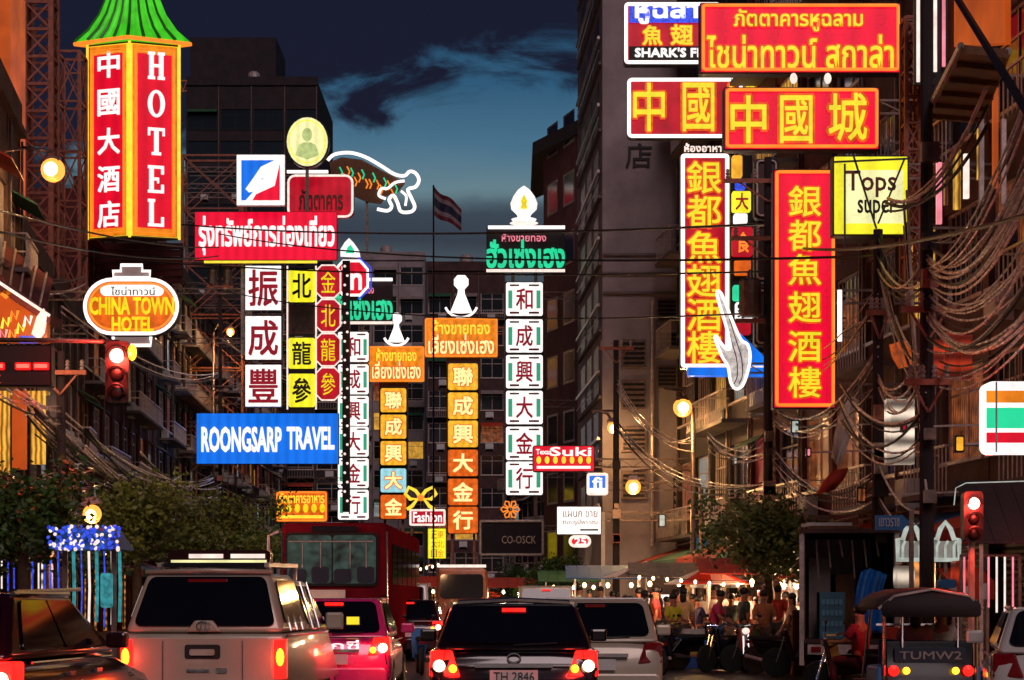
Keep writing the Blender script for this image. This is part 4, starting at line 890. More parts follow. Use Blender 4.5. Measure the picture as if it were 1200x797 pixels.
# ------------------------------------------------------------ street lamps and signals
def street_lamp(label, px, py, Y, px_pole, energy, row_arm=None, side='steel', col=(1,.55,.2), k=1.0):
    h = W(px, py, Y); xp = X(px_pole, Y); og = Vector((xp, Y, .12)); r = empty('street_lamp', label, 'street lamp', og)
    top = h.z+.5; ax = h.x+(.35 if xp > h.x else -.35)
    MB().tube([(xp,Y,.12),(xp,Y,1.2),(xp,Y,top-.6)], .09, 8, taper=[1.5,1,.7]).build('pole', side, r, og, True)
    d = -1 if xp > h.x else 1
    MB().tube([(xp,Y,top-.65),(xp+d*.3,Y,top-.1),(xp+d*.9,Y,top),((xp+h.x)/2,Y,top),(h.x,Y,top-.1)], .045, 6).build('arm', side, r, og, True)
    hd_ = MB().hexa([(h.x-.2,Y-.16,h.z+.12),(h.x+.2,Y-.16,h.z+.12),(h.x+.2,Y+.16,h.z+.12),(h.x-.2,Y+.16,h.z+.12),(h.x-.12,Y-.1,h.z+.26),(h.x+.12,Y-.1,h.z+.26),(h.x+.12,Y+.1,h.z+.26),(h.x-.12,Y+.1,h.z+.26)]).build('lamp_head','steel',r,og)
    gb = MB().ball((h.x,Y,h.z-.1), .25*k, .25*k, .25*k, 16, 10).build('globe','globe_orange',r,og,True)
    MB().ball((h.x,Y-.16*k,h.z-.12), .15*k, .15*k, .15*k, 14, 8).build('bulb','lamp',gb,Vector((0,0,0)),True).location = (-og.x,-og.y,-og.z)
    point('lamp_light', (h.x,Y-.1,h.z-.35), energy, col, .15); return r
street_lamp('orange street lamp burning at the upper left beside the lattice mast',62,195,55,-8,900,k=1.3)
street_lamp('bright orange street lamp on a pole below the white edged red banner',800,474,64,812,650,k=1.2)
street_lamp('orange street lamp on a long arm low in front of the grey tower',742,567,66,822,420)
street_lamp('small pale street lamp at the foot of the tower flank',718,498,73,722,500,k=.8)
street_lamp('warm street lamp glowing among the trees on the left',108,597,43,58,420,k=.8)
street_lamp('small tilted lamp beside the lowest white character signs on the left',270,387,123,250,900,k=1.0)
street_lamp('small orange street lamp over the far end of the road',668,556,120,676,600,k=.8)
# signal mast
Ym = 42; og = Vector((X(-30,Ym),Ym,.12)); r = empty('signal_mast','long signal arm reaching in from the left edge','mast',og)
MB().tube([(og.x,Ym,.12),(og.x,Ym,Z(396,Ym)+.3)], .11, 10).build('pole','steel',r,og,True)
MB().tube([(og.x,Ym,Z(398,Ym)),(X(75,Ym),Ym,Z(399,Ym)),(X(140,Ym),Ym,Z(401,Ym))], .05, 8).build('arm','steel',r,og,True)
Yb = 41.8; r, og = sign('countdown_board','black countdown board showing three glowing red dashes','signal board',-22,404,60,453,Yb,'t_dark',corner=1)
for x0 in (-12,19,43 if 0 else 40):
    MB().prism(rrect(X(x0-1,Yb),Z(434,Yb),X(x0+18,Yb),Z(425,Yb),.03),Yb-.05,Yb-.02).build('dash','led_redsoft',r,og)
    MB().prism(rrect(X(x0+1,Yb),Z(431.5,Yb),X(x0+16,Yb),Z(427,Yb),.02),Yb-.06,Yb-.052).build('dash_core','led_red',r,og)
MB().bar(W(10,404,Yb+.2),W(10,396,Yb+.2),.05).bar(W(50,404,Yb+.2),W(50,396,Yb+.2),.05).build('hanger','steel',r,og)
def signal_head(label, px, py, Y, k=1., poleto=None, extra=None):
    c = W(px,py,Y); og = c-Vector((0,0,.75*k)); r = empty('traffic_light', label, 'traffic light', og)
    MB().prism(rrect(c.x-.19*k,c.z-.75*k,c.x+.19*k,c.z+.24*k,.06),Y,Y+.22).build('housing','black_metal',r,og)
    for i in range(3):
        z = c.z-.3*k*i
        MB().lathe((c.x,Y-.01,z),[(.12*k,0),(.11*k,-.02),(.06*k,-.035),(.01,-.04)],14,'y').build('lens','signal_hot' if i == 0 else 'black_metal',r,og,True)
        vz = MB()
        vz.tube([(c.x+math.cos(t)*.14*k,Y-.1,z+math.sin(t)*.14*k) for t in [R(-10+200*j/8) for j in range(9)]],.02*k,5); vz.build('visor','black_metal',r,og)
    if poleto is not None: MB().tube([(c.x,Y+.14,poleto),(c.x,Y+.14,c.z-.5*k)],.05,8).build('post','steel_light',r,og)
    point('signal_glow',(c.x,Y-.45,c.z),260*k*k,(1,.05,.03),.12); return r
signal_head('traffic light with a glowing red lamp hanging below the oval hotel sign',137,417,41.8,1.25)
signal_head('traffic light on a slim post at the right, showing red above the dark awning',1141,590,29,.72,.12)
o = MB().ball(W(155,413,41.7),.09,.08,.17,8,6).build('pendant_lamp','amber',None,W(155,413,41.7)); tag(o,'small amber pendant lamp right of the hanging red light','lamp')

# ------------------------------------------------------------ utility poles and cables
def utility_pole(label, px, Y, ztop, arms=((0.6,2.2),(2.,1.8)), tr=True, seed=1):
    x = X(px,Y); og = Vector((x,Y,.12)); r = empty('utility_pole', label, 'utility pole', og); rnd = random.Random(seed)
    MB().tube([(x,Y,.12),(x,Y,ztop)], .13, 8, taper=[1,.7]).build('pole','plaster_dark',r,og)
    for dz, w in arms:
        z = ztop-dz; MB().bar((x-w/2,Y-.15,z),(x+w/2,Y-.15,z),.09,.1).bar((x-w*.35,Y-.14,z),(x,Y-.14,z-.5),.04).bar((x+w*.35,Y-.14,z),(x,Y-.14,z-.5),.04).build('crossarm','rust',r,og)
        for j in range(4):
            xx = x-w/2+.1+(w-.2)*j/3; MB().lathe((xx,Y-.15,z+.05),[(.03,0),(.06,.04),(.03,.08),(.06,.12),(.03,.16),(.05,.2),(.02,.24)],8).build('insulator','steel_light',r,og)
    if tr:
        for sx_ in (-1,1):
            MB().lathe((x+sx_*.45,Y-.1,ztop-3.9),[(.2,0),(.27,.05),(.27,.85),(.22,.92),(.08,.95),(.06,1.1),(.02,1.15)],14).build('transformer','steel',r,og)
        MB().bar((x-.8,Y-.1,ztop-4),(x+.8,Y-.1,ztop-4),.1).build('platform','rust',r,og)
    for j in range(6):
        z = 2.5+rnd.random()*(ztop-6); w_ = rnd.uniform(.07,.15); MB().box(x-w_,x+w_,Y-.34,Y-.18,z,z+w_*2.2).build('junction_box',rnd.choice(['steel','plaster_dark','rust']),r,og)
    return r
utility_pole('tall utility pole with cable loops standing in the right centre behind the tuk-tuk',1086,34,12.5,((6.2,.9),(7.4,.8)),False,seed=2)
utility_pole('utility pole rising behind the yellow supermarket sign',1029,39,8.55,((1.6,.5),),False,seed=5)
utility_pole('utility pole between the red banners and the tower, further down',900,50,12.3,seed=8)
utility_pole('utility pole on the left pavement near the yellow lit columns',72,47,7.2,((.5,1.2),),False,seed=6)
utility_pole('concrete utility pole beside the white character signs, far left row',258,121,24,seed=9)
utility_pole('slim utility pole right of the tower front, far side',722,71,10.5,((.3,1.2),),False,seed=4)
def sag(a, b, s, n=14): a = Vector(a); b = Vector(b); return [a.lerp(b,i/n)-Vector((0,0,s*4*(i/n)*(1-i/n))) for i in range(n+1)]
def bundle(label, runs, mats=('cable','cable_light'), r=.022, seed=1, jit=.12, base=None):
    rnd = random.Random(seed); o0 = Vector(runs[0][0]); e = empty('cable_bundle', label, 'cables', o0)
    for i, (a, b, s, k) in enumerate(runs):
        for j in range(k):
            ja = Vector((0,rnd.uniform(-.2,.2),rnd.uniform(-jit,jit))); jb = Vector((0,rnd.uniform(-.2,.2),rnd.uniform(-jit,jit)))
            MB().tube(sag(Vector(a)+ja,Vector(b)+jb,s*rnd.uniform(.75,1.25),12),r*rnd.uniform(.6,1.3),5).build('cable',rnd.choice(mats),e,o0,True)
    return e
# big swags at the right edge (from pole at px 1082 to the near poles off frame)
bundle('thick bundle of sagging cables sweeping up to the right edge, upper swags',[(W(1088,325,34),W(1245,120,22),.8,5),(W(1088,350,34),W(1260,190,22),.9,5),(W(1088,300,34),W(1230,40,22),.6,4)],('cable','cable_light','cable_light'),.02,3,.25)
bundle('lower bundle of sagging cables near the right edge above the striped lightbox',[(W(1100,440,34),W(1240,330,24),.5,5),(W(1088,372,34),W(1260,250,24),.8,4)],('cable','cable_light'),.02,4,.25)
bundle('tangled cables drooping between the banner sign and the right pole',[(W(905,480,50),W(1028,430,39),.9,7),(W(1028,440,39),W(1082,420,34),.5,6),(W(905,430,50),W(1028,350,39),.7,4),(W(1028,300,39),W(1082,330,34),.4,5)],('cable','cable_light','cable_light'),.018,5,.4)
bundle('cables looping along the shopfronts under the right banners',[(W(830,520,58),W(905,505,50),.5,5),(W(905,540,50),W(1028,560,39),.6,6),(W(1028,560,39),W(1082,600,34),.3,4)],('cable','cable_light'),.018,6,.5)
bundle('bundle of pale cables sagging along the left shopfronts',[(W(30,470,44),W(165,560,70),.6,7),(W(72,500,47),W(250,560,95),.9,6),(W(-30,430,40),W(72,480,47),.2,5)],('cable_light','cable','cable_light'),.022,7,.4)
bundle('cables between the lattice mast and the left row of shops',[(W(-20,300,50),W(100,330,75),.5,4),(W(72,360,47),W(256,440,96),.8,4)],('cable','cable_light'),.02,8,.3)
for i, (a, b, s, rr, lb) in enumerate([
    (W(200,262,96),W(905,262,50),.35,.035,'upper dark wire crossing the street above the green neon sign'),
    (W(256,274,96),W(1030,300,39),.5,.028,'dark wire crossing the street just below the uppermost one'),
    (W(100,300,70),W(905,318,50),.3,.025,'thin wire crossing the street at the height of the orange signs'),
    (W(256,340,96),W(905,366,50),.6,.025,'sagging wire crossing the street below the lamp figures'),
    (W(-40,236,45),W(256,290,96),.3,.03,'dark wire passing in front of the hotel sign near its foot'),
    (W(-40,262,45),W(256,300,96),.4,.03,'second dark wire passing below the hotel sign'),
    (W(905,285,50),W(1245,240,22),.3,.03,'dark wire running right from the banner signs to the edge'),
    (W(1110,-20,30),W(1215,150,20),.0,.05,'straight dark stay wire at the upper right corner')]):
    o = MB().tube(sag(a,b,s,20),rr,5).build('overhead_wire','cable',None,a); tag(o,lb,'wire','wires over the street')

# ------------------------------------------------------------ near right: overhang, lit hoarding, awning
Yv = 30; og = Vector((X(1140,Yv),Yv,Z(150,Yv))); r = empty('balcony_box','dark overhanging balcony with a lit orange hoarding above, upper right','balcony',og)
a = W(1128,62,28); b = W(1176,62,28)
MB().hexa([W(1086,140,36),W(1150,145,36),W(1182,68,27),W(1126,62,27),W(1086,134,36),W(1150,139,36),W(1182,58,27),W(1126,52,27)]).build('slab','wood',r,og)
for p0, p1 in ((W(1086,136,36),W(1126,58,27)),(W(1150,142,36),W(1182,64,27))): MB().tube([p0+Vector((0,0,.05)),p1+Vector((0,0,.05))],.05,6).build('edge_strip','n_yellow' if 0 else 'steel_light',r,og)
for i in range(5):
    t = (i+.5)/5; MB().bar(W(1086,142,36).lerp(W(1126,66,27),t),W(1150,147,36).lerp(W(1182,71,27),t),.08).build('joist','wood',r,og)
MB().hexa([W(1118,55,31),W(1178,50,27.2),W(1178,50,27.2)+Vector((.1,.1,0)),W(1118,55,31)+Vector((.1,.1,0)),W(1118,-30,31),W(1178,-40,27.2),W(1178,-40,27.2)+Vector((.1,.1,0)),W(1118,-30,31)+Vector((.1,.1,0))]).build('hoarding','wall_glow_orange',r,og)
for px in (1150,1176): MB().bar(W(px,140,31),W(px,240,31),.07).build('support','steel_light',r,og)
for i, (x0, x1, y0, y1, m) in enumerate(((1118,1126,175,245,'win_yellow'),(1130,1136,180,232,'n_white_soft'),(1146,1151,150,210,'win_yellow'),(1164,1170,95,220,'wall_glow_orange'),(1098,1104,190,262,'n_pink'),(1107,1111,190,240,'win_warm'))):
    Yw = 37.5; o = MB().box(X(x0,Yw),X(x1,Yw),Yw,Yw+.1,Z(y1,Yw),Z(y0,Yw)).build('lit_panel',m,r,og)
Yw = 40; og = W(1092,95,Yw); r = empty('neon_tube_rack','rack of vertical pinkish neon tubes beside the top red sign','neon sign',og)
for i in range(4):
    x = X(1076+i*10,Yw); MB().tube([(x,Yw,Z(96-i*6,Yw)),(x,Yw,Z(-20,Yw))],.035,6).build('neon_tube','n_pink' if i%2 else 'n_white_soft',r,og)
MB().box(X(1072,Yw),X(1112,Yw),Yw+.1,Yw+.18,Z(98,Yw),Z(-20,Yw)).build('backing','black_metal',r,og)
# red lit shopfronts in the murk
Yw = 37.6
for i, (x0,x1,y0,y1,m,lb) in enumerate(((1090,1104,400,442,'shop_red','red lit window behind the cables, leftmost of the three'),(1112,1120,392,440,'shop_red','narrow red lit window behind the cables, middle one'),(1126,1138,395,440,'shop_red','red lit window behind the cables, rightmost of the three'),(1044,1070,470,540,'shop_white','pale lit shop panel with tube lights left of the big pole'))):
    xx = interp(BR,Yw)-.4; o = MB().box(X(x0,Yw),X(x1,Yw),Yw,Yw+.1,Z(y1,Yw),Z(y0,Yw)).box(X(x0,Yw)-.05,X(x1,Yw)+.05,Yw+.11,Yw+.4,Z(y1,Yw)-.05,Z(y0,Yw)+.05).build('lit_window',m,None,W((x0+x1)/2,y1,Yw)); tag(o,lb,'window')
def awning_thing(label, x0, x1, yt, yb, Y, d, mat, valance=True, n=10):
    a = W(x0,yt,Y); b = W(x1,yt,Y); zb = Z(yb,Y); og = Vector(((a.x+b.x)/2,Y,zb)); r = empty('awning',label,'awning',og)
    for i in range(n):
        u0 = a.x+(b.x-a.x)*i/n; u1 = a.x+(b.x-a.x)*(i+.97)/n
        MB().hexa([(u0,Y-d,zb),(u1,Y-d,zb),(u1,Y,a.z),(u0,Y,a.z),(u0,Y-d,zb+.04),(u1,Y-d,zb+.04),(u1,Y,a.z+.04),(u0,Y,a.z+.04)]).build('panel',mat,r,og)
        if valance: MB().box(u0,u1,Y-d-.015,Y-d+.015,zb-.28,zb-.005).build('valance',mat if i%2 else 'white',r,og)
    for x in (a.x+.1,b.x-.1): MB().bar((x,Y-d+.1,.12),(x,Y-d+.1,zb),.05).build('post','steel_light',r,og)
    return r
awning_thing('dark rounded awning with a pale edge right of the red traffic light',1120,1330,566,640,32,1.4,'plaster_dark',False)
o = MB().tube([W(1118,592,30.5),W(1120,572,30.5),W(1132,566,30.5),W(1330,560,30.5)],.008,6).build('edge_tube_light','neon_dim',None,W(1116,592,27.5)); tag(o,'thin white light tube following the edge of the dark right awning','light')
# ------------------------------------------------------------ vehicles (local frame: rear bumper at y = 0, nose towards +y)
def lerp(a, b, t): return a + (b-a)*t
def pane_on(c, ins, r, name, mat, off=.012, n=None, rad=.07, th=.012):
    """rounded pane on the quad c = (bl, br, tr, tl); ins = fractions (left, right, bottom, top)"""
    bl, br, tr, tl = [Vector(v) for v in c]; l, rt, bt, tp = ins
    def Q(u, v): return lerp(lerp(bl,br,u), lerp(tl,tr,u), v)
    nn = (br-bl).cross(tl-bl).normalized()
    wd_ = (br-bl).length; hg = (tl-bl).length; ru = rad/wd_; rv = rad/hg
    pts = []
    for cu, cv, a in ((1-rt-ru,1-tp-rv,0),(l+ru,1-tp-rv,90),(l+ru,bt+rv,180),(1-rt-ru,bt+rv,270)):
        for i in range(5):
            t = R(a+90*i/4); pts.append(Q(cu+ru*math.cos(t), cv+rv*math.sin(t)) + nn*off)
    k = len(pts); m = MB(); m.add(pts+[p+nn*th for p in pts], [tuple(reversed(range(k))), tuple(range(k,2*k))]+[(i,(i+1)%k,k+(i+1)%k,k+i) for i in range(k)])
    return m.build(name, mat, r)
def frustum(b, t): return [Vector(v) for v in b], [Vector(v) for v in t]
def wheel(x, y, rad, w, r):
    s = 1 if x > 0 else -1
    wh = MB().lathe((x,y,rad),[(rad*.62,-w/2),(rad*.96,-w/2),(rad,-w*.3),(rad,w*.3),(rad*.96,w/2),(rad*.62,w/2)],20,'x').build('wheel','rubber',r)
    MB().lathe((x+s*(w/2-.02),y,rad),[(rad*.62,-.01),(rad*.6,.02),(rad*.2,.035),(.03,.045)] if s > 0 else [(.03,-.045),(rad*.2,-.035),(rad*.6,-.02),(rad*.62,.01)],16,'x').build('rim','chrome',wh)
def car(name, label, cat, x, Y, yaw=0, Wd=1.78, Lg=4.5, belt=.98, roof=1.45, paint='car_dark', rs=.45, fs=1.0, tw=.72, lights='tail', lz=(.70,.98), lw=.2, hot=True, group=None, three=False, notch=0, hsl=True, cab=True):
    r = empty(name, label, cat, (x,Y,0), yaw, group); h = Wd/2
    # body loft: rounded sections along the length
    st = [(0,.93,.34,belt-.10,0),(.05,.985,.27,belt-.04,0),(.35,1,.2,belt,0),(Lg*.35,1,.2,belt+.01,0),(Lg*.62,1,.2,belt,0),(Lg*.72,.995,.2,belt-.03,0),(Lg*.93,.95,.22,belt-.2,0),(Lg,.80,.3,belt-.34,0)]
    m = MB(); n = 20; vs = []
    for y, f, z0, z1, _ in st:
        for j in range(n):
            t = 2*math.pi*(j+.5)/n; c, s = math.cos(t), math.sin(t)
            ex = .42; X_ = math.copysign(abs(c)**ex, c)*h*f*(1-.05*max(0,s)**2); Z_ = (z0+z1)/2+math.copysign(abs(s)**ex, s)*(z1-z0)/2
            vs.append((X_, y, Z_))
    k = len(st); fs_ = [(i*n+j, (i+1)*n+j, (i+1)*n+(j+1)%n, i*n+(j+1)%n) for i in range(k-1) for j in range(n)]
    fs_ += [tuple(range(n)), tuple(reversed(range((k-1)*n, k*n)))]
    body = m.add(vs, fs_).build('body', paint, r, None, True)
    # greenhouse
    y0 = notch+.02; y1 = Lg*.70; bb = [(-h*.93,y0,belt-.03),(h*.93,y0,belt-.03),(h*.93,y1,belt-.03),(-h*.93,y1,belt-.03)]
    tt = [(-h*tw,y0+rs,roof),(h*tw,y0+rs,roof),(h*tw,y1-fs,roof),(-h*tw,y1-fs,roof)]
    if cab:
        g = MB().hexa(bb+tt).build('cabin', paint, r, None, True, .07, 4)
        pane_on((bb[0],bb[1],tt[1],tt[0]),(.06,.06,.13,.10),r,'rear_window','glass',.012,rad=.10)
        rear = lambda u, v: lerp(lerp(Vector(bb[0]),Vector(bb[1]),u), lerp(Vector(tt[0]),Vector(tt[1]),u), v)
        pane_on((bb[2],bb[3],tt[3],tt[2]),(.06,.06,.1,.1),r,'windscreen','glass',.012)
        for s in (1,-1):
            q = (bb[1],bb[2],tt[2],tt[1]) if s > 0 else (bb[3],bb[0],tt[0],tt[3])
            pane_on(q,(.10,.52,.14,.12) if s > 0 else (.52,.10,.14,.12),r,'side_window','glass',.01,rad=.06); pane_on(q,(.50,.12,.14,.12) if s > 0 else (.12,.50,.14,.12),r,'side_window','glass',.01,rad=.06)
        MB().bar(rear(.5,.12)+Vector((.0,-.05,0)),rear(.78,.16)+Vector((0,-.05,0)),.018).build('wiper','black_metal',r)
        if hsl:
            p = rear(.5,.86)+Vector((0,-.05,0)); MB().box(p.x-.13,p.x+.13,p.y-.02,p.y+.03,p.z-.02,p.z+.02).build('high_brake_light','tail' if hot else 'tail_off',r)
        # roof edge trim catching the light
        for s in (-1,1): MB().tube([Vector((s*h*tw,y0+rs+.02,roof-.005)),Vector((s*h*tw,y1-fs,roof-.005))],.022,6).build('roof_trim','chrome',r)
    # lamps, bumper, plate
    for s in (-1,1):
        lamp = MB().hexa([(s*h*.62,-.03,lz[0]),(s*h*.97,.02,lz[0]),(s*h*1.0,.22,lz[0]),(s*h*.62,.1,lz[0]),(s*(h*.72),-.0,lz[1]),(s*h*.96,.06,lz[1]),(s*h*.985,.26,lz[1]),(s*h*.72,.1,lz[1])] if s > 0 else
            [(s*h*.97,.02,lz[0]),(s*h*.62,-.03,lz[0]),(s*h*.62,.1,lz[0]),(s*h*1.0,.22,lz[0]),(s*h*.96,.06,lz[1]),(s*(h*.72),-.0,lz[1]),(s*h*.72,.1,lz[1]),(s*h*.985,.26,lz[1])]).build('tail_light', lights, r, None, False, .02)
        if hot:
            zc = (lz[0]+lz[1])/2-.02
            MB().ball((s*h*.87,-.03,zc),.065,.03,.065,10,6).build('brake_bulb','tail_hot',lamp); MB().ball((s*h*.71,-.05,zc-.03),.045,.03,.045,10,6).build('indicator_bulb','amber',lamp)
            point('brake_glow',(s*h*.84,-.28,zc),12,(1,.04,.03),.08,r)
        wheel(s*(h-.1),.75,.33,.2,r); wheel(s*(h-.1),Lg-.85,.33,.2,r)
        mr_ = MB().hexa([(s*h*1.0,y1-.65,belt+.02),(s*(h+.2),y1-.65,belt+.02),(s*(h+.2),y1-.5,belt+.02),(s*h*1.0,y1-.5,belt+.02),(s*h*1.0,y1-.65,belt+.17),(s*(h+.2),y1-.65,belt+.17),(s*(h+.2),y1-.5,belt+.17),(s*h*1.0,y1-.5,belt+.17)]).build('wing_mirror',paint,r,None,False,.03)
        MB().tube([(s*h*1.003,.4,belt-.06),(s*h*1.005,Lg*.6,belt-.06)],.012,5).build('side_trim','chrome',r)
        for yy in (Lg*.3,Lg*.48): MB().box(min(s*h,s*(h+.03)),max(s*h,s*(h+.03)),yy,yy+.16,belt-.2,belt-.16).build('door_handle','chrome',r)
    MB().prism(rrect(-h*.95,.28,h*.95,.56,.08),-.10,.1).build('bumper',paint,r,None,False,.03)
    pl = MB().box(-.26,.26,-.085,-.06,.6,.74).build('number_plate','white',r)
    MB().bar((-.42,-.06,.79),(.42,-.06,.79),.045).build('plate_trim','chrome',r)
    return r
def on_rear(r, name, mat, pts, rad=.012, closed=True): return MB().tube(pts,rad,6,closed).build(name,mat,r)

# centre SUV: dark, red lights on
sc_ = car('parked_car'.replace('parked','centre') if 0 else 'dark_suv','dark car in the centre lane seen from behind with glowing red brake lights','car',0.02,22.2,0,1.86,4.6,.98,1.46,'car_dark',.55,1.1,.74,'tail',(.66,.95))
on_rear(sc_,'emblem','chrome',[(.07*math.cos(2*math.pi*i/16),-.03+.0,.87+.05*math.sin(2*math.pi*i/16)) for i in range(16)],.01)
MB().tube([(-.62,.60,1.47),(0,.58,1.50),(.62,.60,1.47)],.03,6).build('rear_spoiler','chrome',sc_)
text_on('TH 2846',(-.22,-.09,.62),(.44,0,0),(0,0,.10),'t_dark',sc_,Vector(),'plate_number',.0,.006)
MB().bar((-.62,-.06,.80),(.62,-.06,.80),.02).build('garnish','chrome',sc_)
# light roofed car beyond it to the right
c2 = car('silver_car','car with a pale roof in the next lane, partly hidden behind the dark centre car','car',(697-600)*26.5/F,26.3,-.03,1.76,4.4,.98,1.50,'car_silver',.5,1.1,.78,'tail_off',(.68,.95),hot=False)
MB().box(-.64,.64,.7,2.2,1.502,1.53).build('pale_roof','car_white',c2,None,False,.02)
# left near maroon SUV
c3 = car('maroon_suv','dark maroon car cut off by the left edge with one red tail light on','car',-5.05,17.2,-.10,1.82,4.5,1.02,1.56,'car_maroon',.5,1.1,.76,'tail',(.72,.98))
for s in (-1,1): MB().tube([(s*.66,.7,1.57),(s*.66,2.5,1.6)],.02,6).build('roof_rail','chrome',c3)
# pink taxi
c4 = car('pink_taxi','bright pink taxi behind the silver pickup with its red brake lights on','taxi',-2.55,28.6,0,1.72,4.5,.98,1.52,'car_pink',.5,1.1,.76,'tail',(.72,.98),notch=.35)
text_on('แท็กซี่',(-.42,-.03,.80),(.84,0,0),(0,0,.14),'t_white',c4,Vector(),'lettering',.02,.01)
for x, m in ((-.3,'white'),(-.05,'white'),(.2,'t_yellow')): MB().box(x,x+.18,.50,.51,1.15,1.26).build('window_sticker',m,c4)
# right white car
c5 = car('white_car','white car cut off by the right edge, seen from behind','car',5.78,20.8,-.2,1.8,4.5,.98,1.42,'car_white',.6,1.1,.74,'tail_off',(.70,.95),hot=False)
# silver pickup with canopy and light bar
pk = empty('pickup_truck','silver pickup with a dark windowed canopy and a light bar on the roof, left lane','pickup',(X(238,22.9),22.9,0),-.035); h = .93
m = MB(); m.hexa([(-h,0,.45),(h,0,.45),(h,5.2,.45),(-h,5.2,.45),(-h*.985,.03,1.12),(h*.985,.03,1.12),(h*.985,3.9,1.12),(-h*.985,3.9,1.12)]); m.build('body','car_silver',pk,None,True,.05,3)
MB().hexa([(-h*.97,3.7,.5),(h*.97,3.7,.5),(h*.9,5.25,.5),(-h*.9,5.25,.5),(-h*.95,3.7,1.1),(h*.95,3.7,1.1),(h*.86,5.15,.98),(-h*.86,5.15,.98)]).build('bonnet','car_silver',pk,None,True,.06,3)
tg = MB().prism(rrect(-h*.84,.56,h*.84,1.08,.05),-.035,.0).build('tailgate','car_silver',pk,None,False,.012)
MB().prism(rrect(-.20,.84,.20,1.0,.03),-.045,-.036).build('handle_recess','t_dark',tg); MB().prism(rrect(-.14,.88,.14,.95,.02),-.075,-.046).build('handle','car_silver',tg)
MB().prism(rrect(-.18,.69,.08,.73,.01),-.05,-.036).build('badge_strip','chrome',tg); MB().prism(rrect(.15,.68,.28,.74,.02),-.05,-.036).build('badge','chrome',tg)
for x in (-.45,.45): MB().bar((x,-.037,.6),(x,-.037,1.04),.012).build('crease','steel',tg)
bb = [(-h*.97,.06,1.13),(h*.97,.06,1.13),(h*.97,2.0,1.13),(-h*.97,2.0,1.13)]; tt = [(-h*.76,.34,1.80),(h*.76,.34,1.80),(h*.76,2.0,1.80),(-h*.76,2.0,1.80)]
cn = MB().hexa(bb+tt).build('canopy','car_silver',pk,None,True,.07,4)
pane_on((bb[0],bb[1],tt[1],tt[0]),(.045,.045,.10,.07),pk,'canopy_rear_window','glass',.015,rad=.09)
for q in ((bb[1],bb[2],tt[2],tt[1]),(bb[3],bb[0],tt[0],tt[3])): pane_on(q,(.08,.08,.16,.12),pk,'canopy_side_window','glass',.012)
c_b = [(-h*.97,2.06,1.12),(h*.97,2.06,1.12),(h*.97,4.1,1.1),(-h*.97,4.1,1.1)]; c_t = [(-h*.74,2.12,1.74),(h*.74,2.12,1.74),(h*.74,3.3,1.74),(-h*.74,3.3,1.74)]
MB().hexa(c_b+c_t).build('cab','car_silver',pk,None,True,.06,4)
for q in ((c_b[1],c_b[2],c_t[2],c_t[1]),(c_b[3],c_b[0],c_t[0],c_t[3])):
    pane_on(q,(.06,.55,.12,.12),pk,'side_window','glass',.012); pane_on(q,(.48,.12,.12,.12),pk,'side_window','glass',.012)
MB().box(-.22,.22,.27,.30,1.70,1.735).build('high_brake_light','tail_off',pk)
# handle plinth with ring emblem at the foot of the canopy glass
MB().prism([(-.20,1.14),(.20,1.14),(.10,1.27),(-.10,1.27)],.02,.10).build('latch_plinth','car_silver',pk,None,False,.02)
on_rear(pk,'emblem','chrome',[(.075*math.cos(2*math.pi*i/18),.005,1.205+.05*math.sin(2*math.pi*i/18)) for i in range(18)],.008)
on_rear(pk,'emblem_inner','chrome',[(.03*math.cos(2*math.pi*i/12),.004,1.2+.045*math.sin(2*math.pi*i/12)) for i in range(12)],.006)
MB().box(.62,.76,.20,.21,1.2,1.34).build('window_sticker','t_brown',pk); MB().box(-.78,-.60,.115,.12,1.18,1.2).build('window_sticker','white',pk)
MB().tube([(-h*.77,.34,1.815),(0,.30,1.835),(h*.77,.34,1.815)],.028,6).build('spoiler','car_silver',pk,None,True)
rk = MB().bar((-.62,.75,1.90),(.62,.75,1.90),.05).bar((-.62,2.9,1.92),(.62,2.9,1.92),.05).build('roof_rack','black_metal',pk)
for s in (-1,1): MB().bar((s*.62,.6,1.9),(s*.62,3.0,1.93),.05).bar((s*.62,.75,1.8),(s*.62,.75,1.93),.05).bar((s*.62,2.9,1.74),(s*.62,2.9,1.93),.05).build('rack_rail','steel_light',rk)
MB().prism(rrect(-.60,1.92,.60,2.08,.05),1.0,1.22).build('light_bar_housing','car_maroon',pk)
for x in (-.35,.14): MB().box(x,x+.40,.975,.995,1.985,2.035).build('light_bar_lens','n_white_soft',pk)
MB().box(-.56,.56,.975,.995,1.935,1.965).build('light_bar_strip','f_cream',pk)
for s in (-1,1):
    lp = MB().prism([(s*h*.86,.62),(s*h*1.0,.62),(s*h*1.0,1.06),(s*h*.86,1.06)][::s],-.03,.12).build('tail_light','tail',pk,None,False,.012)
    MB().ball((s*h*.935,-.035,.86),.045,.02,.10,10,6).build('brake_bulb','amber',lp)
    point('brake_glow',(s*h*.93,-.3,.85),6,(1,.06,.03),.08,pk)
    wheel(s*(h-.12),1.0,.37,.22,pk); wheel(s*(h-.12),4.3,.37,.22,pk)
    MB().box(min(s*h,s*(h+.22)),max(s*h,s*(h+.22)),3.5,3.62,1.12,1.34).build('wing_mirror','car_silver',pk,None,False,.03)
    MB().tube([(s*h*1.0,.1,1.10),(s*h*.99,3.8,1.10)],.016,5).build('side_trim','chrome',pk)
    for yy in (.5,1.0,1.5,2.4,3.0): MB().tube([(s*h*.985,yy,1.15),(s*h*.79,yy+.1,1.72)],.012,5).build('pillar_trim','chrome',pk)
MB().prism(rrect(-h*.97,.36,h*.97,.54,.05),-.16,.02).build('bumper','chrome',pk)

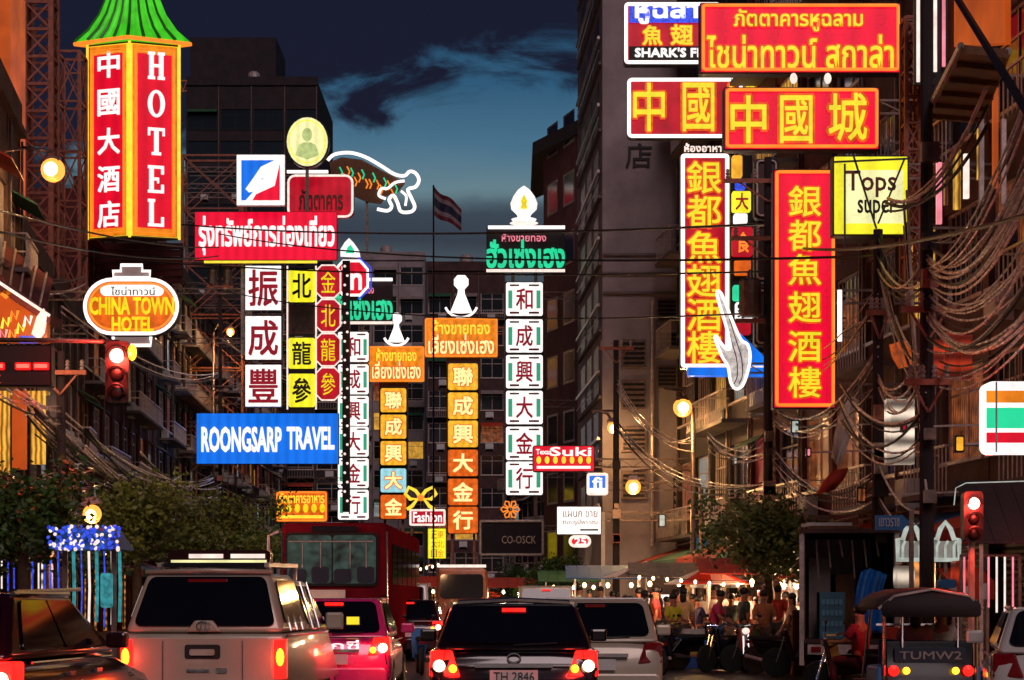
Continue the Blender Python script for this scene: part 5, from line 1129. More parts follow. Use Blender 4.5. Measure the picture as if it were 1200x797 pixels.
# bus ------------------------------------------------------------------------
Yb = 45; bs = empty('city_bus','maroon bus with two pane rear window and a cream stripe, seen from behind','bus',(X(392,Yb),Yb,0),-.02); h = 1.2
MB().hexa([(-h,0,.35),(h,0,.35),(h,10.5,.35),(-h,10.5,.35),(-h*.99,.04,3.2),(h*.99,.04,3.2),(h*.99,10.5,3.2),(-h*.99,10.5,3.2)]).build('body','bus_red',bs,None,True,.16,4)
MB().prism(rrect(-h*.96,.5,h*.96,1.5,.06),-.03,.03).build('lower_panel','bus_brown',bs,None,False,.015)
MB().prism(rrect(-h*.92,1.54,h*.2,1.72,.02),-.045,.03).build('cream_stripe','bus_cream',bs)
fr = MB().prism(rrect(-h*.90,1.80,h*.80,2.98,.12),-.03,.03).build('rear_window_frame','rubber',bs)
for x0, x1 in ((-h*.86,-.06),(-.03,h*.76)): MB().prism(rrect(x0,1.86,x1,2.92,.09),-.045,-.032).build('pane','bus_pane' if 'bus_pane' in M else 'window_glass',fr)
MB().prism([(h*.84,1.6),(h*.97,1.6),(h*.97,3.0),(h*.84,3.0)],-.02,.02).build('corner_panel','bus_red',bs)
for s in (-1,1):
    for k, z in enumerate((.7,.95,1.2)): MB().lathe((s*1.02,-.03,z),[(.09,0),(.08,-.04),(.02,-.05)],12,'y').build('tail_lamp','tail' if k == 1 else ('amber' if k == 2 and s > 0 else 'tail_off'),bs)
    MB().tube([(s*h*.97,-.02,.6),(s*h*.96,-.02,3.0)],.02,6).build('corner_trim','chrome',bs)
    for yy in range(6): MB().box(min(s*(h-.02),s*(h+.01)),max(s*(h-.02),s*(h+.01)),.9+yy*1.55,2.25+yy*1.55,1.85,2.75).build('side_window','glass',bs)
    wheel(s*(h-.18),2.4,.5,.3,bs); wheel(s*(h-.18),8.2,.5,.3,bs)
MB().prism(rrect(-h*.98,.3,h*.98,.5,.04),-.12,.02).build('bumper','black_metal',bs)
MB().box(-.5,.5,-.04,-.01,3.0,3.12).build('roof_vent','black_metal',bs); MB().ball((h*.4,-.09,1.15),.16,.06,.12,12,8).build('fuel_cap','black_metal',bs)
MB().tube([(-h-.05,.1,3.0),(-h-.25,.0,2.9),(-h-.25,.0,2.3)],.04,6).build('mirror_arm','steel_light',bs)
# minibus further on
c6 = empty('minibus','small orange brown minibus far down the road between the bus and the dark car','minibus',(X(541,72),72,0)); h = .95
MB().hexa([(-h,0,.35),(h,0,.35),(h,5,.35),(-h,5,.35),(-h*.9,.1,2.62),(h*.9,.1,2.62),(h*.9,4.6,2.62),(-h*.9,4.6,2.62)]).build('body','bus_brown',c6,None,True,.12,3)
MB().prism(rrect(-h*.8,1.55,h*.8,2.4,.14),-.01,.04).build('rear_window','window_glass',c6); MB().box(-h*.9,h*.9,.0,.2,2.64,2.74).build('roof_edge','n_white_soft',c6)
for s in (-1,1): MB().box(s*.8-.08,s*.8+.08,-.02,.04,.8,1.15).build('tail_light','tail',c6); wheel(s*.8,1,.32,.2,c6); wheel(s*.8,4,.32,.2,c6)

# tuk-tuk --------------------------------------------------------------------
tk = empty('tuk_tuk','three-wheeled tuk-tuk with a rounded dark canopy and chrome posts, right foreground','tuk-tuk',(X(1090,27.5),27.5,0)); h = .62
m = MB(); prof = [(-.70,0),(-.66,.10),(-.52,.19),(-.3,.25),(0,.27),(.3,.25),(.52,.19),(.66,.10),(.70,0)]
vs = []; ysn = [(-.05,.82),(.1,.97),(.4,1.0),(1.6,1.0),(2.0,.9)]
for y, f in ysn:
    for x, z in prof: vs.append((x*f,y,1.40+z*f))
    for x, z in reversed(prof): vs.append((x*f,y,1.37+z*f*.9))
n = len(prof)*2; m.add(vs, [(i*n+j,i*n+(j+1)%n,(i+1)*n+(j+1)%n,(i+1)*n+j) for i in range(len(ysn)-1) for j in range(n)]+[tuple(reversed(range(n))),tuple((len(ysn)-1)*n+j for j in range(n))])
m.build('canopy','plaster_dark',tk,None,True)
MB().tube([(-.7,-.05,1.38),(-.5,-.1,1.55),(0,-.12,1.64),(.5,-.1,1.55),(.7,-.05,1.38)],.02,6).build('canopy_rim','steel_light',tk)
for s in (-1,1):
    MB().tube([(s*h,0,.35),(s*h,0,1.42)],.025,8).build('rear_post','chrome',tk); MB().tube([(s*.58,1.9,.4),(s*.5,1.6,1.5)],.02,8).build('front_post','chrome',tk)
    MB().tube([(s*h*.6,0,.85),(s*h*.6,.0,1.5)],.014,6).build('middle_rail','chrome',tk)
    l = MB().lathe((s*.5,-.06,.55),[(.075,0),(.07,-.03),(.02,-.05)],12,'y').build('tail_lamp','tail',tk); MB().lathe((s*.33,-.06,.55),[(.05,0),(.045,-.03),(.01,-.04)],12,'y').build('indicator','amber',tk)
    wheel(s*.56,.45,.27,.14,tk)
    MB().hexa([(s*.5,0,.25),(s*.72,0,.25),(s*.72,.95,.25),(s*.5,.95,.25),(s*.5,.05,.62),(s*.70,.05,.60),(s*.70,.9,.60),(s*.5,.9,.62)] if s>0 else [(s*.72,0,.25),(s*.5,0,.25),(s*.5,.95,.25),(s*.72,.95,.25),(s*.70,.05,.60),(s*.5,.05,.62),(s*.5,.9,.62),(s*.70,.9,.60)]).build('mudguard','awning_blue',tk,None,False,.03)
wheel(.01,2.35,.25,.12,tk)
MB().hexa([(-.6,0,.3),(.6,0,.3),(.6,.5,.3),(-.6,.5,.3),(-.6,.06,.95),(.6,.06,.95),(.6,.2,.95),(-.6,.2,.95)]).build('seat_back','car_dark',tk,None,False,.03)
MB().box(-.58,.58,.5,.95,.3,.58).build('bench_seat','awning_red',tk,None,False,.03)
MB().prism(rrect(-.48,.66,.48,.86,.03),-.02,.03).build('rear_board','board_navy',tk)
MB().prism([(-.66,1.30),(-.62,1.27),(.62,1.27),(.66,1.30),(.66,1.44),(.5,1.56),(.25,1.63),(0,1.655),(-.25,1.63),(-.5,1.56),(-.66,1.44)],-.10,-.06).build('rear_valance','plaster_dark',tk,None,True)
text_on('TUMW2',(-.42,-.03,.70),(.84,0,0),(0,0,.11),'awning_grey',tk,Vector(),'lettering',.02,.01)
MB().hexa([(-.42,1.5,.35),(.42,1.5,.35),(.22,2.5,.35),(-.22,2.5,.35),(-.42,1.6,.95),(.42,1.6,.95),(.2,2.35,.85),(-.2,2.35,.85)]).build('front_cowl','awning_blue',tk,None,False,.04)
MB().prism(rrect(-.5,.2,.5,.3,.02),-.08,.0).build('bumper','chrome',tk); MB().bar((-.45,1.55,1.15),(.45,1.55,1.15),.03).build('handlebar','chrome',tk)

# box truck with its back open ------------------------------------------------
Yt = 37.5; bt = empty('box_truck','small open-backed box truck with dark interior, parked behind the tuk-tuk','truck',(X(995,Yt),Yt,0),-.15); h = .86
for nm, a in (('side_wall',(-h,-h+.06,0,4,.75,2.72)),('side_wall',(h-.06,h,0,4,.75,2.72)),('floor_panel',(-h+.06,h-.06,0,4,.70,.78)),('front_wall',(-h+.06,h-.06,3.94,4,.78,2.72)),('roof_panel',(-h-.04,h+.04,-.12,4.02,2.723,2.80))): MB().box(*a).build(nm,'plaster_brown' if nm not in ('side_wall','front_wall') else 'steel',bt)
for s in (-1,1): MB().bar((s*h,-.03,.3),(s*h,-.03,2.72),.08).build('door_post','steel_light',bt); wheel(s*.7,.9,.36,.22,bt); wheel(s*.7,4.8,.36,.22,bt)
MB().hexa([(-h*.95,4.1,.5),(h*.95,4.1,.5),(h*.9,5.7,.5),(-h*.9,5.7,.5),(-h*.9,4.1,2.1),(h*.9,4.1,2.1),(h*.85,5.2,2.1),(-h*.85,5.2,2.1)]).build('cab','car_dark',bt,None,False,.06)
MB().box(-.75,.75,-.06,.04,.5,.68).build('rear_bumper','steel_light',bt)
for s in (-1,1): MB().box(s*.6-.09,s*.6+.09,-.09,-.065,.54,.64).build('tail_light','tail_off',bt)
o = MB()
for i in range(6): o.bar((-.6+i*.22,.5,2.6),(-.6+i*.22+.05,.5,1.9+.2*(i%3)),.03)
o.build('hanging_straps','steel',bt)
# roof load of the truck
cg = empty('roof_load','pile of pale planks lying on the truck roof','planks',(X(985,Yt),Yt+.4,2.80)); og = cg.location.copy()
for i in range(5): MB().box(X(950,Yt),X(1008-i*5,Yt),Yt+.1+.3*i,Yt+.34+.3*i,2.803+(i%2)*.07,2.86+(i%2)*.07).build('plank','n_cream' if 0 else ('white' if i%2 else 'wood'),cg,og)
# things in it
def crate(label, x, y, z, w, d, hh, mat, name='plastic_crate', rows=4, cols=5):
    r = empty(name,label,'crate',(x,y,z))
    MB().box(-w/2,w/2,-d/2+.02,d/2,0,hh).build('body',mat,r)
    for i in range(rows):
        for j in range(cols):
            x0 = -w/2+.03+(w-.06)*j/cols; z0 = .03+(hh-.06)*i/rows; MB().hexa([(x0,-d/2,z0),(x0+(w-.06)/cols*.8,-d/2,z0),(x0+(w-.06)/cols*.8,-d/2+.02,z0),(x0,-d/2+.02,z0),(x0,-d/2-.01,z0+.1),(x0+(w-.06)/cols*.8,-d/2-.01,z0+.1),(x0+(w-.06)/cols*.8,-d/2+.02,z0+.1),(x0,-d/2+.02,z0+.1)]).build('slat','led_cyan_plain',r)
    return r
M['led_cyan_plain'] = pbr('crate_edge','#5c90a8',.5,0,.1,5,0)
crate('tall teal slatted crate standing in the truck back on the left',X(976,Yt),Yt+.25,.782,.46,.4,.86,pbr('crate_teal','#386478',.6,0,.2,4,.1))
for i, (px, w, hh, mt, lb) in enumerate(((972,.4,1.5,'awning_grey','grey cabinet at the back of the truck interior'),(1003,.35,1.2,'wood','brown carton standing in the truck behind the teal crate'))):
    o = MB().box(X(px,Yt)-w/2,X(px,Yt)+w/2,Yt+1.2,Yt+1.7,.782,.782+hh).box(X(px,Yt)-w/2-.015,X(px,Yt)+w/2+.015,Yt+1.19,Yt+1.71,.782+hh*.9,.79+hh*.95).build('cabinet' if i == 0 else 'carton',mt,None,(X(px,Yt),Yt+1.2,.782)); tag(o,lb,'box')
o = MB(); vs = []; fs = []; nu, nv = 14, 12
for i in range(nu+1):
    for j in range(nv+1):
        u, v = i/nu, j/nv; vs.append((X(lerp(1006,1036,u)-6*math.sin(v*2.5)+8*(v<.2)*(.2-v),Yt), Yt-.15+.06*math.sin(u*16+v*3)-.12*v*math.sin(v*3), Z(lerp(666,742,v)+6*abs(u-.35)*(1-v)*2,Yt)))
for i in range(nu):
    for j in range(nv): a = i*(nv+1)+j; fs.append((a,a+nv+1,a+nv+2,a+1))
o = MB().add(vs,fs).build('blue_tarpaulin','tarp_blue',None,W(1020,742,Yt),True); sm = o.modifiers.new('thick','SOLIDIFY'); sm.thickness = .015; tag(o,'crumpled bright blue tarpaulin hanging at the right side of the truck opening','tarpaulin')

# ------------------------------------------------------------ trees
def tree(label, x, y, h, cr_, cz, n, mat='leaf', seed=1, lf=.16, trunk=.14, name='tree', flat=1.):
    rnd = random.Random(seed); og = Vector((x,y,.12)); r = empty(name,label,'tree',og)
    tb = MB(); top = Vector((x,y,cz)); tb.tube([(x,y,.1),(x+.05,y,h*.25),(x-.03,y,cz-cr_*.5),top], trunk, 8, taper=[1.3,1,.8,.4])
    tb.build('trunk','bark',r,og,True)
    tips = []
    for i in range(9):
        a = 2*math.pi*i/9+rnd.random(); e = rnd.uniform(.1,1.2); d = Vector((math.cos(a)*math.cos(e),math.sin(a)*math.cos(e),math.sin(e)*flat)); s0 = Vector((x,y,cz-cr_*rnd.uniform(.2,.6)))
        p1 = s0+d*cr_*.5; p2 = s0+d*cr_*rnd.uniform(.8,1.05)
        MB().tube([s0,p1,p2],trunk*.45,6,taper=[1,.6,.2]).build('limb','bark',r,og,True); tips += [p1,p2]
    cl = tips+[Vector((x+rnd.gauss(0,.45)*cr_, y+rnd.gauss(0,.45)*cr_, cz+rnd.gauss(0,.4)*cr_*flat)) for _ in range(14)]
    vs = []; fs = []
    for i in range(n):
        c = rnd.choice(cl); q = c+Vector((rnd.gauss(0,1),rnd.gauss(0,1),rnd.gauss(0,.8)))*cr_*.2
        u = Vector((rnd.gauss(0,1),rnd.gauss(0,1),rnd.gauss(0,.6))).normalized(); w = u.cross(Vector((rnd.gauss(0,1),rnd.gauss(0,1),rnd.gauss(0,1)))).normalized(); s = lf*rnd.uniform(.6,1.3)
        k = len(vs); vs += [q-u*s*.5, q+w*s*.28, q+u*s*.5, q-w*s*.28]; fs.append((k,k+1,k+2,k+3))
    o = MB().add(vs,fs).build('crown',mat,r,og); o['kind'] = 'stuff'; return r
tree('dense dark street tree at the left edge below the countdown board',X(28,40),40,4.0,1.35,3.2,5200,'leaf',1)
tree('small dark tree at the far left edge, lower than its neighbour',X(-12,36),36,3.2,1.0,2.7,2600,'leaf',2)
tree('olive green tree lit by the warm lamp, left of the pickup',X(160,50),50,4.2,1.35,3.35,5200,'leaf2',3)
tree('bushy tree behind the pickup cab on the left pavement',X(205,58),58,4.2,1.3,3.3,4200,'leaf2',4)
tree('tree behind the pickup light bar, below the blue travel sign',X(262,66),66,4.6,1.5,3.6,4200,'leaf2',5)
tree('shadowy tree between the far pickup roof and the bus',X(305,80),80,4.8,1.4,3.4,3000,'leaf',6)
tree('rounded green tree behind the box truck on the right pavement',X(900,46.5),46.5,4.0,1.2,2.85,5200,'leaf2',7)
tree('second green tree close to the right trunk, slightly higher',X(880,54),54,4.4,1.1,3.3,3600,'leaf',8)
tree('little green tree under the white signboard in the centre right',X(655,80),80,3.4,1.0,2.5,2600,'leaf_palm',9)
tree('distant small tree below the dark signboard',X(603,96),96,3.4,1.1,2.4,1800,'leaf_palm',10)
tree('potted shrub between the minibus and the orange signs',X(622,86),86,2.4,.8,2.0,1500,'leaf_palm',11)

# ------------------------------------------------------------ blue lit pavilion and light curtain on the left
Yv = 38.5; og = W(104,740,Yv); og.z = .13; r = empty('blue_light_pavilion','pavilion canopy covered in blue fairy lights with blue and cyan light strings','pavilion',og)
cpts = MB(); rnd = random.Random(4)
a, b = W(64,644,Yv), W(146,618,Yv)
MB().hexa([(a.x,Yv-.5,a.z),(b.x,Yv-.5,a.z),(b.x,Yv+1,a.z),(a.x,Yv+1,a.z),(a.x+.25,Yv-.2,b.z),(b.x-.2,Yv-.2,b.z-.1),(b.x-.2,Yv+.6,b.z),(a.x+.25,Yv+.6,b.z)]).build('canopy','awning_blue',r,og)
m = MB(); m2 = MB()
for i in range(190): (m if i%3 else m2).ball((rnd.uniform(a.x,b.x),Yv-.5+rnd.uniform(-.12,.05),rnd.uniform(a.z-.02,b.z+.0)),rnd.uniform(.02,.042),n=6,m=4)
m.build('fairy_lights','led_blue',r,og)['kind']='stuff'; m2.build('fairy_lights','n_white_soft',r,og)['kind']='stuff'
for i in range(9):
    px = 68+i*9; MB().tube([W(px,646,Yv),W(px+1,690,Yv),W(px,735-3*(i%3),Yv)],.014+.01*(i%3),5).build('light_string',['led_blue','n_white_soft','led_cyan'][i%3],r,og)
for x in (a.x+.2,b.x-.2): MB().bar((x,Yv,.13),(x,Yv,a.z),.09).build('post','steel',r,og)
MB().prism(rrect(X(122,Yv),Z(712,Yv),X(136,Yv),Z(672,Yv),.05),Yv-.35,Yv-.3).build('cyan_panel','led_cyan',r,og)
point('blue_glow',W(100,660,43),60,(.15,.3,1),.3,None)
Yv = 41; og = W(30,700,Yv); r = empty('light_curtain','row of hanging blue and white light rods at the lower left behind the maroon car','light curtain',og)
for i in range(9):
    px = 2+i*7.2; MB().tube([W(px,656,Yv),W(px,690+3*(i%2),Yv)],.016,5).build('light_rod',['n_white_soft','led_blue','led_blue'][i%3],r,og)
MB().bar(W(-5,655,Yv),W(66,655,Yv),.06).build('rail','steel',r,og); MB().bar(W(-5,655,Yv),W(-5,703,Yv)-Vector((0,0,1.3)),.06).bar(W(66,655,Yv),W(66,703,Yv)-Vector((0,0,1.3)),.06).build('post','steel',r,og)
# gabled, warmly lit sign at the left edge
Yv = 46; og = W(20,402,Yv); r = empty('gable_light_sign','brightly lit gable shaped shopfront canopy with neon ornaments at the left edge','canopy',og)
MB().hexa([W(-60,300,Yv),W(-60,285,Yv),W(60,368,Yv),W(58,380,Yv)]+[p+Vector((0,1.2,0)) for p in (W(-60,300,Yv),W(-60,285,Yv),W(60,368,Yv),W(58,380,Yv))]).build('sloping_roof','plaster_red',r,og)
poly_px([(-60,400),(-60,302),(54,378),(54,400)],Yv,Yv+.1,Yv+.4,'pediment','wall_glow_orange',r,og)
MB().tube([W(-60,292,Yv-.1),W(58,370,Yv-.1)],.035,6).build('edge_tube','n_white_soft',r,og)
poly_px([(0,345),(8,338),(14,343),(6,350)],Yv,Yv,Yv+.08,'lamp_shell','n_orange',r,og)
for i, (x,y,mt) in enumerate(((6,378,'n_yellow'),(16,370,'n_orange'),(24,384,'n_yellow'),(32,376,'n_white_soft'),(3,392,'n_pink'),(14,392,'n_orange'))):
    MB().tube([W(x-4,y+7,Yv),W(x-2,y-5,Yv),W(x+3,y+4,Yv),W(x+5,y-6,Yv)],.035,5).build('neon_ornament',mt,r,og)
poly_px([(22,402),(24,394),(42,394),(44,402)],Yv,Yv-.05,Yv+.05,'violet_panel','led_violet' if 'led_violet' in M else 'led_blue',r,og)
poly_px([(38,392),(44,372),(52,362),(55,372),(52,390),(46,398)],Yv,Yv-.1,Yv+.05,'white_finial','n_white_soft',r,og)
point('canopy_light',W(20,395,44.5),220,(1,.5,.2),.3)
for i,(x0,x1) in enumerate(((-10,10),(14,30),(36,52))):
    Yw=47.5; o = MB().box(X(x0,Yw),X(x1,Yw),Yw,Yw+.15,Z(556-6*i,Yw),Z(462,Yw)).box(X(x0,Yw)-.06,X(x1,Yw)+.06,Yw+.02,Yw+.3,Z(462,Yw)+.005,Z(458,Yw)).build('lit_column',['win_yellow','wall_glow_orange','win_yellow'][i],None,W(x0,556,Yw)); tag(o,['yellow lit column at the extreme left under the countdown board','narrow orange lit strip between the two yellow columns','yellow lit column nearest the pavement pole'][i],'column')  # columns glow by emission, with the light on them put in

# ------------------------------------------------------------ people
def skin_mesh(nodes, edges, name, sub=1):
    bm = bmesh.new(); L = bm.verts.layers.skin.verify(); vs = []
    for i, (p, rr) in enumerate(nodes):
        v = bm.verts.new(p); v[L].radius = (rr,rr) if not isinstance(rr,tuple) else rr; v[L].use_root = (i == 0); vs.append(v)
    for a, b in edges: bm.edges.new((vs[a],vs[b]))
    me = bpy.data.meshes.new(name); bm.to_mesh(me); bm.free(); o = bpy.data.objects.new(name,me); COL.objects.link(o)
    sk = o.modifiers.new('skin','SKIN'); sk.use_smooth_shade = True
    if sub: s = o.modifiers.new('sub','SUBSURF'); s.levels = sub; s.render_levels = sub
    dg = bpy.context.evaluated_depsgraph_get(); out = bpy.data.meshes.new_from_object(o.evaluated_get(dg)); out.name = name
    bpy.data.objects.remove(o); return out
_pose = {}
def pose_meshes(pose):
    """body, shirt, trousers, hair, shoes for a figure standing at the origin facing -y"""
    if pose in _pose: return _pose[pose]
    sit = pose == 'sit'; z0 = .50 if sit else .92
    st = {'stand':(.0,.0,.0),'walk':(.22,-.22,.0),'lean':(.05,-.05,-.12),'carry':(.05,-.02,0),'sit':(0,0,0)}[pose]
    lean = st[2]; P = {}
    P['pel'] = (0,0,z0); P['wst'] = (0,lean*.4,z0+.16); P['ch'] = (0,lean,z0+.38); P['nk'] = (0,lean*1.3,z0+.55); P['hd0'] = (0,lean*1.5-.01,z0+.64); P['hd1'] = (0,lean*1.6-.015,z0+.74)
    for s, sg in (('l',1),('r',-1)):
        P['sh'+s] = (sg*.17,lean,z0+.49)
        if sit:
            P['el'+s] = (sg*.23,lean-.12,z0+.27); P['wr'+s] = (sg*.2,-.34,z0+.26); P['hp'+s] = (sg*.09,0,z0-.04); P['kn'+s] = (sg*.13,-.42,z0); P['an'+s] = (sg*.13,-.40,.08); P['to'+s] = (sg*.14,-.54,.04)
        else:
            w = st[0] if sg > 0 else st[1]
            if pose == 'carry': P['el'+s] = (sg*.24,-.04,z0+.22); P['wr'+s] = (sg*.16,-.27,z0+.2)
            elif pose == 'lean': P['el'+s] = (sg*.22,lean-.1,z0+.24); P['wr'+s] = (sg*.17,lean-.32,z0+.14)
            else: P['el'+s] = (sg*.235,lean+w*.4+.02,z0+.21); P['wr'+s] = (sg*.25,lean+w*.8-.05,z0-.03)
            P['hp'+s] = (sg*.09,0,z0-.05); P['kn'+s] = (sg*.10,-w*.5-.02,.48); P['an'+s] = (sg*.10,-w*.9+.03,.08); P['to'+s] = (sg*.12,-w*.9-.12,.04)
    RAD = dict(pel=.125,wst=.115,ch=.135,nk=.052,hd0=.082,hd1=.088,sh=.062,el=.042,wr=.028,hp=.085,kn=.055,an=.038,to=.032)
    def rad(k, g=0): return RAD[k if k in RAD else k[:-1]]+g
    nodes = []; ix = {}; edges = []
    def nd(k, p=None, rr=None): ix[k] = len(nodes); nodes.append((p or P[k], rr if rr else rad(k)))
    for k in ('pel','wst','ch','nk','hd0','hd1'): nd(k)
    edges += [(0,1),(1,2),(2,3),(3,4),(4,5)]
    for s, sg in (('l',1),('r',-1)):
        for k in ('sh','el','wr'): nd(k+s)
        edges += [(ix['ch'],ix['sh'+s]),(ix['sh'+s],ix['el'+s]),(ix['el'+s],ix['wr'+s])]
        w = Vector(P['wr'+s]); e = (w-Vector(P['el'+s])).normalized(); pm = w+e*.07; nd('pa'+s,tuple(pm),.03); edges.append((ix['wr'+s],ix['pa'+s]))
        sd = Vector((0,1,0)) if abs(e.z) > .7 else Vector((1,0,0))
        for q, (o_, ln) in enumerate(((-.028,.06),(-.010,.072),(.010,.068),(.028,.055))):
            f1 = pm+sd*o_+e*.03; f2 = f1+e*ln*.6+Vector((0,-.012,-.006)); nd(f'f{q}a{s}',tuple(f1),.010); nd(f'f{q}b{s}',tuple(f2),.008); edges += [(ix['pa'+s],ix[f'f{q}a{s}']),(ix[f'f{q}a{s}'],ix[f'f{q}b{s}'])]
        th = w+e*.025+Vector((0,-.04,0) if abs(e.z) > .7 else (-sg*.04,0,0)); nd('th'+s,tuple(th),.011); nd('tj'+s,tuple(th+e*.035),.009); edges += [(ix['wr'+s],ix['th'+s]),(ix['th'+s],ix['tj'+s])]
        for k in ('hp','kn','an','to'): nd(k+s)
        edges += [(0,ix['hp'+s]),(ix['hp'+s],ix['kn'+s]),(ix['kn'+s],ix['an'+s]),(ix['an'+s],ix['to'+s])]
    body = skin_mesh(nodes, edges, 'body')
    # face details are joined into the body surface mesh
    bm = bmesh.new(); bm.from_mesh(body); hx = Vector(P['hd0'])
    f = MB(); f.ball(hx+Vector((0,-.098,.035)),.014,.02,.02,6,5)
    for sg in (-1,1): f.ball(hx+Vector((sg*.09,0,.04)),.014,.02,.028,6,5)
    vv = [bm.verts.new(v) for v in f.v]; 
    for q in f.f:
        try: bm.faces.new([vv[i] for i in q])
        except ValueError: pass
    bm.to_mesh(body); bm.free()
    g = .018; sl = {k: Vector(P[k]) for k in P}
    def mid(a, b, t): return tuple(sl[a].lerp(sl[b], t))
    sn = [(P['pel'],rad('pel',g)),(P['wst'],rad('wst',g)),(P['ch'],rad('ch',g)),(mid('ch','nk',.75),.065),(P['shl'],rad('sh',g)),(mid('shl','ell',.8),rad('el',.028)),(P['shr'],rad('sh',g)),(mid('shr','elr',.8),rad('el',.028))]
    shirt = skin_mesh(sn,[(0,1),(1,2),(2,3),(2,4),(4,5),(2,6),(6,7)],'shirt')
    tn = [(P['pel'],rad('pel',.012)),(P['hpl'],rad('hp',.014)),(P['knl'],rad('kn',.02)),(mid('knl','anl',.85),rad('an',.028)),(P['hpr'],rad('hp',.014)),(P['knr'],rad('kn',.02)),(mid('knr','anr',.85),rad('an',.028))]
    trs = skin_mesh(tn,[(0,1),(1,2),(2,3),(0,4),(4,5),(5,6)],'trousers')
    h0 = sl['hd1']; hm = MB().ball(h0+Vector((0,.022,.02)),.098,.105,.092,12,8); hair = bpy.data.meshes.new('hair'); hair.from_pydata([tuple(v) for v in hm.v],[],hm.f)
    hm = MB().ball(h0+Vector((0,.022,.02)),.102,.108,.095,12,8).ball(h0+Vector((0,.065,-.10)),.085,.05,.16,10,8); hair2 = bpy.data.meshes.new('hair'); hair2.from_pydata([tuple(v) for v in hm.v],[],hm.f)
    em = MB()
    for sg in (-1,1): em.ball(sl['hd0']+Vector((sg*.032,-.088,.055)),.011,.008,.008,6,4)
    em.box(-.024,.024,sl['hd0'].y-.096,sl['hd0'].y-.085,sl['hd0'].z-.012,sl['hd0'].z-.005); face = bpy.data.meshes.new('eyes'); face.from_pydata([tuple(v) for v in em.v],[],em.f)
    sh = MB()
    for s in ('l','r'): t = sl['to'+s]; a_ = sl['an'+s]; sh.hexa([(t.x-.045,t.y-.07,0),(t.x+.045,t.y-.07,0),(a_.x+.045,a_.y+.06,0),(a_.x-.045,a_.y+.06,0),(t.x-.035,t.y-.06,.05),(t.x+.035,t.y-.06,.05),(a_.x+.04,a_.y+.05,.1),(a_.x-.04,a_.y+.05,.1)])
    shoes = bpy.data.meshes.new('shoes'); shoes.from_pydata([tuple(v) for v in sh.v],[],sh.f)
    for m, mt in ((body,'skin'),(shirt,'white'),(trs,'car_dark'),(hair,'hair'),(hair2,'hair'),(face,'t_black'),(shoes,'t_black')):
        m.materials.clear(); m.materials.append(M[mt]); m.polygons.foreach_set('use_smooth',[True]*len(m.polygons))
    _pose[pose] = (body,shirt,trs,hair,hair2,face,shoes); return _pose[pose]
def cloth(col):
    k = 'cloth_'+col
    if k not in M: M[k] = pbr('cloth_'+col.lstrip('#'), col, .8, 0, .2, 12, .2)
    return k
def person(label, px, Y, z, rz, pose, shirt, trous, long=False, sc=1.0, group=None, x=None):
    b, s, t, h, h2, fc, sh = pose_meshes(pose); xx = X(px,Y) if x is None else x
    r = empty('person', label, 'person', (xx,Y,z), rz, group); r.scale = (sc,sc,sc)
    inst('body',b,'skin',r,(0,0,0)); inst('shirt',s,cloth(shirt),r,(0,0,0)); inst('trousers',t,cloth(trous),r,(0,0,0)); inst('hair',h2 if long else h,'hair',r,(0,0,0)); inst('eyes',fc,'t_black',r,(0,0,0)); inst('shoes',sh,'t_black',r,(0,0,0)); return r
PP = [(742,47.5,'walk','#a83a20','#20202a','person in a rust red shirt at the left end of the crowd'),
 (757,46.2,'stand','#c87028','#1a1a22','person in an orange top with arms down beside the rust red shirt'),
 (768,48.6,'stand','#b02c28','#2a2a34','person in a red shirt standing behind the orange top'),
 (786,45.2,'carry','#c8b428','#2c2c30','person in a bright yellow shirt holding something with both hands'),
 (803,46.0,'stand','#d0a468','#3a3026','person in a tan shirt next to the yellow shirt'),
 (818,47.8,'walk','#383858','#6a6a78','person in a navy shirt striding with pale trousers'),
 (833,44.8,'lean','#c0305a','#281c20','person in a pink top bending forward over a motorbike'),
 (846,48.2,'stand','#8a8078','#20242c','person in a grey shirt standing behind the pink top'),
 (858,46.4,'walk','#4c5c50','#88786a','person in a green grey shirt walking'),
 (871,45.4,'stand','#2c3c34','#1c1c20','person in a dark green shirt, beside the orange stall'),
 (884,47.4,'stand','#c0b4a8','#2a2a30','person in an off-white shirt near the tree trunk'),
 (897,44.6,'carry','#b46a3c','#584030','person in a brown shirt carrying a bundle'),
 (912,46.6,'stand','#a82c24','#2c2c34','person in a red shirt right of the brown one'),
 (926,44.2,'walk','#a87858','#4a3c34','person in a beige top walking at the right end of the crowd'),
 (707,60.,'stand','#d8d4d0','#4a5a6a','person in a white shirt under the white signboard'),
 (724,58.,'walk','#a02828','#20202a','person in red beside the white signboard post'),
 (690,63.,'stand','#3c8c94','#a03048','person in a teal top left of the signboard post'),
 (676,66.,'stand','#a8c4c4','#30303a','person in a pale top far down the right pavement'),
 (793,52.,'stand','#e0d8cc','#302c34','person in white behind the yellow shirt, near the stall lamp'),
 (838,53.,'stand','#60403c','#202028','person in dark red behind the crowd'),
 (865,52.,'walk','#d4ccc0','#404048','person in white behind the crowd, next to the orange stall'),
 (775,54.,'walk','#302c3c','#202028','person in black behind the red shirts')]
for i, (px,Y,ps,sc1,tc1,lb) in enumerate(PP):
    Y += (((i*37)%11)-5)*.22 if Y < 51 else 0; px += ((i*23)%7)-3
    person(lb,px,Y,.0 if Y < 51 else .125,(i*2.3)%6.28 if ps != 'lean' else 1.2,ps,sc1,tc1,i%3 == 1,.90+.14*((i*7)%5)/4,'people in the street market')
